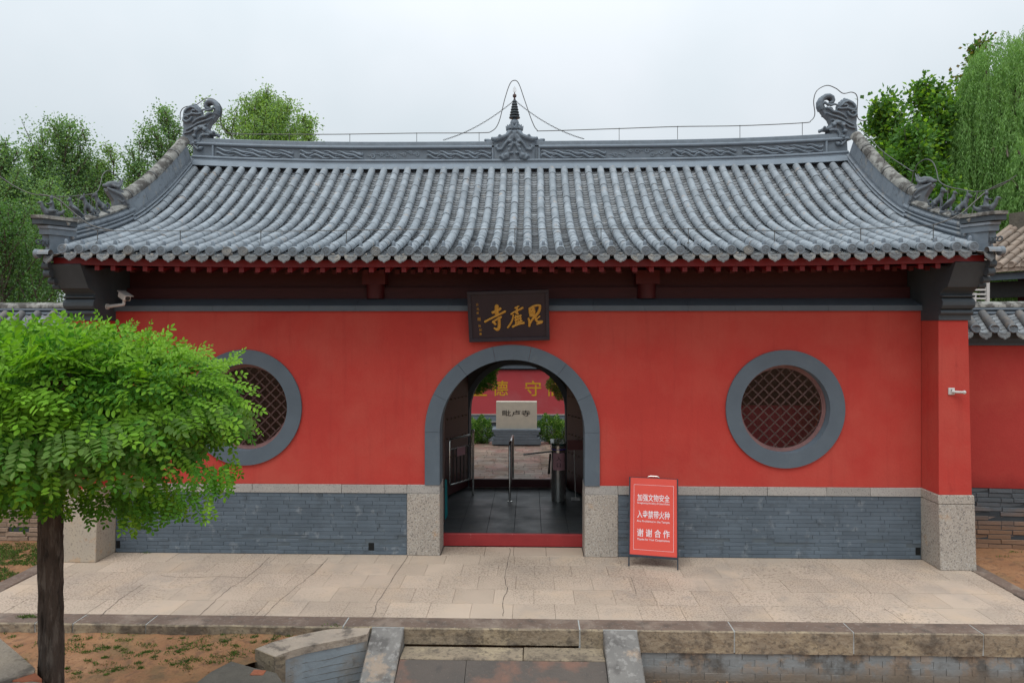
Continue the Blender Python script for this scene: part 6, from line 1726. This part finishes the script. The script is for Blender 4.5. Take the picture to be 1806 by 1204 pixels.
def bush(name, label, cat, c, rad3, mats, n, leaf, trunk_h=None, group=None, bias=.4, spiky=False):
    t = thing(name, (c[0], c[1], 0), label, cat, group)
    u = rnd_unit(n); r_ = rng.uniform(.35, 1.0, n) ** .5
    lump = 1 + .18 * np.sin(u[:, 0] * 7 + c[0]) * np.cos(u[:, 2] * 6 + c[1])
    pos = np.array(c) + u * np.array(rad3) * (r_ * lump)[:, None]
    pos[:, 2] = np.maximum(pos[:, 2], .02)
    dr = u + rnd_unit(n) * .7 + np.array([0, 0, .5 if not spiky else .2])
    o = bpy.data.objects.new('foliage', leaf_mesh('foliage', pos, dr, rnd_unit(n), leaf * rng.uniform(.6, 1.3, n), leaf * (.6 if not spiky else .28), mats, (rng.random(n) < bias).astype(int) if len(mats) > 1 else None))
    put(o, t)
    st_ = MB(); zt = c[2]
    for k in range(5 if trunk_h is None else 1):
        a = R.uniform(0, 6.28); st_.tube([(c[0] + (0 if trunk_h is None else trunk_h * 1.2), c[1], -.02), (c[0] + (.2 * rad3[0] * math.cos(a) if trunk_h is None else trunk_h), c[1], zt * .5), (c[0] + .5 * rad3[0] * math.cos(a), c[1] + .3 * rad3[1] * math.sin(a), zt)], [.03 if trunk_h is None else .09, .02, .012], 6)
    st_.build('stems' if trunk_h is None else 'trunk', BARKB, t)
bush('bush', 'leafy green bush left of the cream stele', 'bush', (xat(850, 10.6), 10.6, .42), (.36, .3, .42), [LF_BUSH, LF_GINK], 2600, .06, None, 'bushes either side of the stele', .25)
bush('bush', 'leafy green bush right of the cream stele', 'bush', (xat(970, 10.6), 10.6, .46), (.40, .3, .44), [LF_BUSH, LF_GINK], 2800, .06, None, 'bushes either side of the stele', .3)
bush('bush', 'second green bush at the left edge of the doorway view', 'bush', (xat(833, 10.9), 10.9, .36), (.3, .3, .36), [LF_BUSH, LF_GINK], 1800, .06, None, 'bushes either side of the stele', .5)
bush('bush', 'second green bush at the right edge of the doorway view', 'bush', (xat(994, 10.9), 10.9, .36), (.3, .3, .36), [LF_BUSH, LF_GINK], 1800, .06, None, 'bushes either side of the stele', .5)
bush('juniper', 'green juniper hanging into the upper left of the arch view', 'tree', (xat(836, 7.2), 7.2, zat(836, 655, 7.2)), (.66, .6, .60), [LF_JUN, LF_BUSH], 15000, .07, -.8, None, .4, True)
bush('juniper', 'bronze tinged juniper hanging into the upper right of the arch view', 'tree', (xat(1000, 7.6), 7.6, zat(1000, 672, 7.6)), (.52, .5, .50), [LF_JUNB, LF_JUN], 11000, .06, .8, None, .4, True)

# ------------------------------------------------------------------ side walls with tiled coping
def side_wall(root, rz, xa, xb, label, brickmat, cap_off):
    t = thing('side_wall', root, label, 'wall', None, rz)
    def B(m_, name, mat, parent=t, **k): o = m_.build(name, mat, None, **k); o.parent = parent; return o
    m_ = MB(); m_.box(xa, xb, .012, .5, -.2, 1.005); core = B(m_, 'brick_base', MORTAR)
    m_ = MB(); m_.box(xa, xb, .0, .5, 1.006, 3.36); B(m_, 'wall_face', RED_DAMP)
    vb = []
    for k in range(6):
        q = MB(); q.bevbox(-.5, .5, .0 + .004 * k, .05, 0, .071, .007, .005); vb.append(q.mesh('brick', brickmat))
    for r_ in range(14):
        z = -.06 + r_ * .0763; x = xa - (.18 if r_ % 2 else 0)
        while x < xb:
            L_ = R.choice([.36, .37, .36, .19]); a, b = max(x, xa), min(x + L_, xb); x += L_
            if b - a < .05: continue
            o = bpy.data.objects.new('brick', vb[R.randrange(6)]); o.location = ((a + b) / 2, -.012 + R.uniform(-.004, .010), z); o.scale = (b - a - .008, 1, .95); COL.objects.link(o); o.parent = core
    for z0, z1, p_, mt in ((3.361, 3.43, .04, GREY_DK), (3.431, 3.50, .09, GREY_DK), (3.501, 3.56, .14, GREY_DK)):
        m_ = MB(); m_.box(xa, xb, -p_, .5 + p_, z0, z1); B(m_, 'cornice', mt)
    m_ = MB(); m_.prism([(-.20, 3.562), (-.20, 3.585), (.12, 3.86), (.38, 3.86), (.70, 3.585), (.70, 3.562)], lambda u, v, d: (d, u, v), xa, xb); dk = B(m_, 'coping_roof', GREY_DK)
    bme = barrel_mesh(.44, .073, .066, WALLTILE); ang = math.atan2(.275, .32)
    x = xa + cap_off
    while x < xb - .05:
        o = bpy.data.objects.new('barrel_tile', bme); o.location = (x, -.24, 3.635); o.rotation_euler = (ang * .9, 0, R.uniform(-.03, .03)); COL.objects.link(o); o.parent = dk
        o = bpy.data.objects.new('eave_cap', caps[0]); o.location = (x, -.255, 3.645); o.rotation_euler = (rad(-8), R.uniform(-.2, .2), 0); o.scale = (1.06, 1, 1.06); COL.objects.link(o); o.parent = dk
        o = bpy.data.objects.new('drip_tile', drips[R.randrange(6)]); o.location = (x + .14, -.25, 3.60); o.rotation_euler = (0, 0, 0); o.scale = (1.05, 1, 1.0); COL.objects.link(o); o.parent = dk
        q = MB()
        for k in range(6):
            yy = -.22 + k * .06; zz = 3.585 + k * .06 * .86
            q.add([(x + .14 + u * .08, yy + dy, zz + .02 - .028 * (1 - u * u) + dz) for dy, dz in ((0, -.014), (0, 0), (.08, .05)) for u in (-1, -.5, 0, .5, 1)], [(j, j + 1, j + 6, j + 5) for j in range(4)] + [(5 + j, 6 + j, 11 + j, 10 + j) for j in range(4)])
        B(q, 'pan_tiles', PAN, dk)
        x += .281
    m_ = MB(); m_.box(xa, xb, .15, .35, 3.80, 4.02); rb = B(m_, 'ridge_body', GREY_DK)
    for z, w_, h_ in ((3.885, .15, .035), (3.955, .13, .03)):
        m_ = MB(); m_.box(xa, xb, .25 - w_, .25 + w_, z, z + h_); B(m_, 'ridge_moulding', RIDGE, rb)
    x = xa
    while x < xb:
        b = min(x + .42, xb); m_ = MB()
        m_.sweep([(x + .002, .25, 3.995 + R.uniform(-.004, .004)), (b - .002, .25, 3.995 + R.uniform(-.004, .004))], [(.12 * math.cos(a), .10 * math.sin(a)) for a in np.linspace(0, math.pi, 8)], lat=(0, 1, 0)); B(m_, 'ridge_cap_tile', LICHEN, rb); x = b
    return t
side_wall((7.0, .62, 0), rad(-5), -.04, 4.2, 'red wall with tiled coping and weathered brick foot, right of the hall', BRICK_SIDE, .02)
side_wall((-7.0, .50, 0), 0, -4.4, .06, 'red wall with tiled coping and eroded brick foot, left of the hall behind the tree', BRICK_LEFT, .12)

# ------------------------------------------------------------------ neighbouring building and the white railing, right
A = at(1738, 470, 6.0); rb = rad(-62)
nb = thing('side_building', (A.x, A.y, -.16), 'building with a brown barrel tiled roof at the right edge, behind the right wall', 'building', rz=rb)
zE = A.z + .16
def NB(m_, name, mat, parent=None, **k): o = m_.build(name, mat, None, **k); o.parent = parent or nb; return o
# local x runs along the eave (away to the right front), local y goes up the roof
ra = math.atan2(.50, 1)
m_ = MB(); m_.add([(-.6, 0, zE - .08), (5, 0, zE - .08), (5, 2.4, zE + 1.12), (-.6, 2.4, zE + 1.12), (-.6, 0, zE - .16), (5, 0, zE - .16), (5, 2.4, zE + 1.04), (-.6, 2.4, zE + 1.04)], [(0, 1, 2, 3), (4, 7, 6, 5), (0, 4, 5, 1), (0, 3, 7, 4), (1, 5, 6, 2)])
nr = NB(m_, 'roof', LOCALTILE)
nbm = barrel_mesh(.30, .080, .074, LOCALTILE)
for i in range(20):
    for j in range(9):
        o = bpy.data.objects.new('barrel_tile', nbm); o.location = (-.5 + i * .27 + R.uniform(-.008, .008), j * .262, zE + j * .262 * .5 + R.uniform(-.006, .006)); o.rotation_euler = (math.atan(.5) + R.uniform(-.03, .03), 0, R.uniform(-.02, .02)); COL.objects.link(o); o.parent = nr
q = MB()
for i in range(20):
    for k in range(24):
        xc = -.365 + i * .27; yy = .0 + k * .10; zz = zE - .03 + yy * .5
        q.add([(xc + u * .085, yy + dy, zz - .025 * (1 - u * u) + dz) for dy, dz in ((0, -.02), (0, 0), (.13, .055)) for u in (-1, -.5, 0, .5, 1)], [(j, j + 1, j + 6, j + 5) for j in range(4)] + [(5 + j, 6 + j, 11 + j, 10 + j) for j in range(4)])
NB(q, 'pan_tiles', LOCALTILE, nr, kind='stuff')
gq = MB(); gq.lathe([(.078, .04), (.082, .0), (.07, -.008), (.06, -.002), (.001, -.002)], (0, 0, 0), 14, 'Y'); gme = gq.mesh('eave_cap', LOCALTILE, True)
for i in range(20):
    o = bpy.data.objects.new('eave_cap', gme); o.location = (-.5 + i * .27, -.02, zE); COL.objects.link(o); o.parent = nr
    o = bpy.data.objects.new('drip_tile', gme); o.location = (-.365 + i * .27, -.0, zE - .10); o.scale = (1, 1, .75); COL.objects.link(o); o.parent = nr
m_ = MB(); m_.box(-.62, 5, 2.2, 2.5, zE + 1.05, zE + 1.55); NB(m_, 'ridge', COPE_DK)
m_ = MB(); m_.tube([(-.6, .0, zE + .05), (-.6, 2.3, zE + 1.2)], .09, 8); NB(m_, 'verge_tile', LOCALTILE)
m_ = MB(); m_.box(-.5, 5, .12, .16, zE - .34, zE - .17); NB(m_, 'fascia', GREY)
m_ = MB(); m_.box(-.4, 5, .5, .8, zE - .75, zE - .36); NB(m_, 'beam', BLACKP)
m_ = MB(); m_.box(.25, 5, .9, 3.6, 0, zE - .2); NB(m_, 'wall', TIMBER_DK)

rlx0, rlx1 = xat(1700, 5.0), xat(1745, 5.0)
rl = thing('white_railing', (rlx0, 5.0, 2.5), 'white slatted railing seen between the corbel and the brown roofed building', 'railing')
for k in range(14):
    z = 3.7 + k * .10
    m_ = MB(); m_.box(rlx0 - .8, rlx1 - .075, 5.0, 5.03, z, z + .04); m_.build('slat', WHITEP, rl)
m_ = MB(); m_.box(rlx1 - .07, rlx1 - .005, 4.98, 5.05, -.16, 5.1); m_.build('post', WHITEP, rl)
m_ = MB(); m_.box(xat(1719, 5) - .02, xat(1719, 5) + .03, 4.985, 5.04, -.16, 4.45); m_.build('post', WHITEP, rl)
m_ = MB(); m_.box(rlx0 - .8, rlx1 - .1, 5.4, 5.6, -.16, 4.9); o = m_.build('boundary_wall', M('dull_ochre_wall', (.16, .12, .08), None, 5, .9)); tag(o, 'dull ochre wall right behind the white railing', 'wall')

# ------------------------------------------------------------------ foreground tree
FY = CY + 5.45
fx = xat(88, FY)
ft = thing('locust_tree', (fx, FY, -1.3), 'umbrella shaped locust tree with bright green compound leaves in front of the left window', 'tree')
zc0 = zat(150, 728, FY)
tk = MB(); nr_, nsg = 110, 40; vs = []
for i in range(nr_ + 1):
    z = -1.3 + (zc0 + .25 + 1.3) * i / nr_; t = i / nr_
    cx_ = fx - .035 + .07 * t + .012 * math.sin(z * 2.2); r0 = .086 - .008 * t + .03 * max(0, .15 - t) / .15
    for k in range(nsg):
        a = 2 * math.pi * k / nsg
        from mathutils import noise as mn
        f = mn.noise(Vector((math.cos(a) * 3.4, math.sin(a) * 3.4, z * 1.3))) ; f2 = mn.noise(Vector((math.cos(a) * 8.5, math.sin(a) * 8.5, z * 3.6 + 5)))
        r = r0 * (1 + .05 * f) + .011 * (1 - abs(f2) * 3.2)
        vs.append((cx_ + r * math.cos(a), FY + r * math.sin(a), z))
tk.add(vs, [(i * nsg + k, i * nsg + (k + 1) % nsg, (i + 1) * nsg + (k + 1) % nsg, (i + 1) * nsg + k) for i in range(nr_) for k in range(nsg)])
tk.build('trunk', BARK, ft, smooth='all')
br = MB(); top = Vector((fx, FY, zc0 + .15))
RX, RZ = 1.36, .57
ends = []
for i in range(40):
    az = i * 2.399; el = R.uniform(-.15, 1.2); r_ = R.uniform(.6, .92)
    e = Vector((fx + RX * r_ * math.cos(az) * math.cos(el), FY + RX * r_ * math.sin(az) * math.cos(el), zc0 + RZ * r_ * math.sin(el)))
    q = smoothpath([top + Vector((0, 0, R.uniform(-.25, .1))), top.lerp(e, .5) + Vector((0, 0, .22)), e], 5)
    br.tube(q, [.032 * (1 - k / len(q)) + .005 for k in range(len(q))], 5); ends.append(e)
br.build('branches', BARK, ft)

def compound_leaf(seed, mat, L_=.20, pairs=6, size=.047):
    r2 = random.Random(seed); m_ = MB()
    droop = lambda t: -.10 * t * t
    m_.tube([(0, L_ * t, L_ * droop(t)) for t in (0, .35, .7, 1)], [.0018, .0015, .0012, .0008], 3, caps=False)
    for i in range(pairs * 2 + 1):
        if i == pairs * 2: t = 1.0; ang = 0; s = 0
        else:
            t = .16 + .80 * (i // 2) / (pairs - 1) * .98 + r2.uniform(-.02, .02); s = -1 if i % 2 else 1; ang = s * rad(r2.uniform(58, 78))
        ln = size * r2.uniform(.85, 1.15) * (1 - .25 * abs(t - .55)); wd = ln * r2.uniform(.46, .56)
        base = Vector((s * .004, L_ * t, L_ * droop(t)))
        d = Vector((math.sin(ang), math.cos(ang), r2.uniform(-.25, .08))).normalized(); sd_ = d.cross(Vector((0, 0, 1))).normalized(); nn = sd_.cross(d)
        tw = r2.uniform(-.35, .35); sd_ = (sd_ * math.cos(tw) + nn * math.sin(tw)); nn = sd_.cross(d)
        pts = [base, base + d * ln * .25 + sd_ * wd * .40 + nn * .004, base + d * ln * .58 + sd_ * wd * .50 + nn * .004, base + d * ln * .88 + sd_ * wd * .27 + nn * .002, base + d * ln,
               base + d * ln * .88 - sd_ * wd * .27 + nn * .002, base + d * ln * .58 - sd_ * wd * .50 + nn * .004, base + d * ln * .25 - sd_ * wd * .40 + nn * .004]
        m_.add(pts, [(0, 1, 2, 3, 4), (0, 4, 5, 6, 7)])
    return m_.mesh('leaf', mat, False, fix=False)
LM = [[compound_leaf(k * 3 + j, mt, R.uniform(.17, .23), R.choice([5, 6, 7]), .047 if j != 2 else .050) for k in range(5)] for j, mt in enumerate((LF_BRIGHT, LF_MID, LF_OLIVE))]
data = []
def crown_r(u):   # uneven outline
    return 1 + .14 * mn.noise(u * 2.1 + Vector((3, 1, 7))) + .16 * mn.noise(u * 4.5 + Vector((9, 2, 1)))
cc_ = Vector((fx + .02, FY, zc0))
N_L = 4300
for i in range(N_L):
    az = R.uniform(0, 2 * math.pi); se = R.uniform(-.42, 1.0)
    if R.random() < .45 and math.sin(az) > .3: az = -az      # fuller towards the viewer's side
    ce = math.sqrt(max(0, 1 - se * se)); u = Vector((math.cos(az) * ce, math.sin(az) * ce, se))
    sh = 1 - abs(R.gauss(0, .13)); sh = max(.55, sh)
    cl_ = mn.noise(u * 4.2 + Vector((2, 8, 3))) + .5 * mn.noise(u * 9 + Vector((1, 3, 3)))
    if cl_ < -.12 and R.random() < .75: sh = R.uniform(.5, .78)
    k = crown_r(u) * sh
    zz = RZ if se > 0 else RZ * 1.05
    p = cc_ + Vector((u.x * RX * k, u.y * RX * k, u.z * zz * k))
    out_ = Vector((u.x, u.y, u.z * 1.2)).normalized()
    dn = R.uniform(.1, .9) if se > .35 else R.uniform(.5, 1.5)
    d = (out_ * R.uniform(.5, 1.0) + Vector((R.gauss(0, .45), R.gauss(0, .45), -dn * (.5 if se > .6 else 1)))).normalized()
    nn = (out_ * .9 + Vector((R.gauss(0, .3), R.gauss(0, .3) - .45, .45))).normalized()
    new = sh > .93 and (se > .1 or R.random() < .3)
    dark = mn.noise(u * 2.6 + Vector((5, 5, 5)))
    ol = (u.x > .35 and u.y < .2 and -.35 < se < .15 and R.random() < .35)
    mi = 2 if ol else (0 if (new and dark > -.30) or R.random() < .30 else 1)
    data.append((p, d, nn, mi, R.uniform(.9, 1.35)))
# hanging tassels at the lower edge
for px, py, l_, n_ in ((240, 885, .2, 24), (300, 870, .22, 26), (330, 870, .18, 16), (205, 875, .18, 22), (150, 880, .15, 20), (60, 870, .15, 20), (20, 865, .2, 22), (-40, 870, .2, 22), (400, 832, .10, 12), (100, 872, .1, 14), (370, 838, .13, 14), (270, 850, .2, 22)):
    b = at(px, py, FY - .75 + .9 * R.random())
    for k in range(n_):
        t = R.random(); p = b + Vector((R.gauss(0, .06), R.gauss(0, .06), .12 - l_ * t))
        data.append((p, Vector((R.gauss(0, .4), R.gauss(0, .4), -1)).normalized(), Vector((R.gauss(0, .3), -1, .5)).normalized(), R.choice([0, 1, 1]), R.uniform(.75, 1.0)))
# sprigs standing above the outline
for px, py in ((185, 578), (200, 585), (225, 590), (260, 600), (320, 628), (335, 622), (60, 606), (20, 622), (395, 640), (110, 592), (140, 586), (290, 615)):
    b = at(px, py + 8, FY - .2 + R.uniform(-.5, .4))
    for k in range(5): data.append((b + Vector((R.gauss(0, .03), R.gauss(0, .05), R.uniform(-.06, .02))), Vector((R.gauss(0, .8), R.gauss(0, .4), .55)).normalized(), Vector((0, -.4, 1)).normalized(), 0, R.uniform(.6, .8)))
def leafM(p, d, nn, s):
    x = d.cross(nn).normalized(); z = x.cross(d).normalized()
    return Matrix.Translation(p) @ Matrix(((x.x, d.x, z.x), (x.y, d.y, z.y), (x.z, d.z, z.z))).to_4x4() @ Matrix.Scale(s, 4)
camp = Vector((CX, CY, CZ))
# leaves nearest the viewer and inside the frame are parts of their own
def inframe(p):
    d_ = dep(p.x, p.y); x_ = PXC + FPX * ((p.x - CX) * math.cos(TH) + (p.y - CY) * math.sin(TH)) / d_
    return 0 < x_ < 470
order = sorted(range(len(data)), key=lambda i: (0 if inframe(data[i][0]) else 1, (data[i][0] - camp).length))
own = set(order[:300])
acc = {0: ([], []), 1: ([], []), 2: ([], [])}
fol = MB()
cache = {}
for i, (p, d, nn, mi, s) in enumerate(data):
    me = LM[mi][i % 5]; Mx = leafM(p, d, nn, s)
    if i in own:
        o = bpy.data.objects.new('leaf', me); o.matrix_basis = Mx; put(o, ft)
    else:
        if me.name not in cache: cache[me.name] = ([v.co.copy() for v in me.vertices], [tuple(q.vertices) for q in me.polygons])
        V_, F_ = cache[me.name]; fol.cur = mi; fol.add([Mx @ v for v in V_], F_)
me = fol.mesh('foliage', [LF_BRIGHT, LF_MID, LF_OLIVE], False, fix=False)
o = bpy.data.objects.new('foliage', me); put(o, ft); o['kind'] = 'stuff'

# ------------------------------------------------------------------ grass, weeds and crumbs on the soil
def grass(name, pts, h, w_, mats, label, spread=.5, cat='grass'):
    n = len(pts); pos = np.array(pts); dr = np.stack([rng.normal(size=n) * spread, rng.normal(size=n) * spread, np.ones(n) * .8], 1)
    me = leaf_mesh(name, pos, dr, rnd_unit(n), h * rng.uniform(.5, 1.3, n), w_, mats, (rng.random(n) < .4).astype(int) if len(mats) > 1 else None)
    o = bpy.data.objects.new(name, me); COL.objects.link(o); tag(o, label, cat, None, 'stuff')
pts = []
while len(pts) < 42000:
    x = R.uniform(-12, -7.33); y = R.uniform(-2.5, .42)
    if mn.noise(Vector((x * 1.6, y * 2.2, 1.5))) + .22 > 0 and mn.noise(Vector((x * 6, y * 6, 4))) > -.35: pts.append((x, y, -.012 + .022 * vnoise(x, y, 2.0, 9)))
grass('lawn', pts, .042, .014, [GRASS, WEED], 'thin short lawn with bare patches at the left of the pavement', .9)
pts = []
cl = [atz(R.uniform(100, 620), R.triangular(1118, 1200, 1135), -.14) for _ in range(150)] + [atz(R.uniform(0, 80), R.uniform(1118, 1190), -.14) for _ in range(10)]
for c in cl:
    m = mn.noise(Vector((c.x * 1.5, c.y * 1.5, 0))); r_ = R.uniform(.02, .12); k = int(R.uniform(10, 50) * (1 + r_ * 5))
    if c.x > float(np.interp(c.y, by, bx)) - .1: continue
    for _ in range(k):
        a = R.uniform(0, 6.28); q = r_ * math.sqrt(R.random()); x, y = c.x + q * math.cos(a), c.y + q * math.sin(a) * .6
        if y > -2.67: continue
        pts.append((x, y, -.115 - .05 * (-2.62 - y) + .035 * vnoise(x, y, 1.1) + .022 * vnoise(x, y, 4, 2) + .016 * vnoise(x, y, 11, 3) - .004))
grass('weeds', pts, .032, .009, [GRASS, WEED], 'scattered green weeds on the bare soil in front of the kerb', .9, 'weeds')
pts = []
for c, k in ((atz(1790, 974, 0), 40), (atz(1768, 982, 0), 20), (atz(44, 1088, .0), 90), (atz(55, 1088, 0), 60), (atz(258, 975, 0), 25), (atz(590, 1103, 0), 20)):
    for _ in range(k): pts.append((c.x + R.gauss(0, .06), c.y + R.gauss(0, .02), .001))
grass('joint_weeds', pts, .035, .010, [GRASS, WEED], 'small weeds growing from the paving joints and wall foot', .9, 'weeds')
cm = MB()
for _ in range(420):
    c = atz(R.uniform(-20, 640), R.uniform(1120, 1215), -.13)
    if c.x > float(np.interp(c.y, by, bx)) - .1 or c.y > -2.68: continue
    z = -.115 - .05 * (-2.62 - c.y) + .035 * vnoise(c.x, c.y, 1.1) + .022 * vnoise(c.x, c.y, 4, 2); r_ = R.uniform(.004, .014); cm.ball((c.x, c.y, z), (r_, r_, r_ * .6), 5, 3)
for _ in range(260):
    x, y = R.uniform(7.2, 9.3), R.uniform(-2.4, .4); r_ = R.uniform(.004, .013); cm.ball((x, y, .022 * vnoise(x, y, 2.5, 7) - .008), (r_, r_, r_ * .6), 5, 3)
for _ in range(260):
    x, y = R.uniform(1.7, 6.8), R.uniform(-3.0, -2.68); r_ = R.uniform(.005, .018); cm.ball((x, y, -.60), (r_, r_, r_ * .6), 5, 3)
o = cm.build('soil_crumbs', SOIL); tag(o, 'small clods and pebbles lying on the bare soil', 'pebbles', None, 'stuff')
print('objects', len(bpy.data.objects))
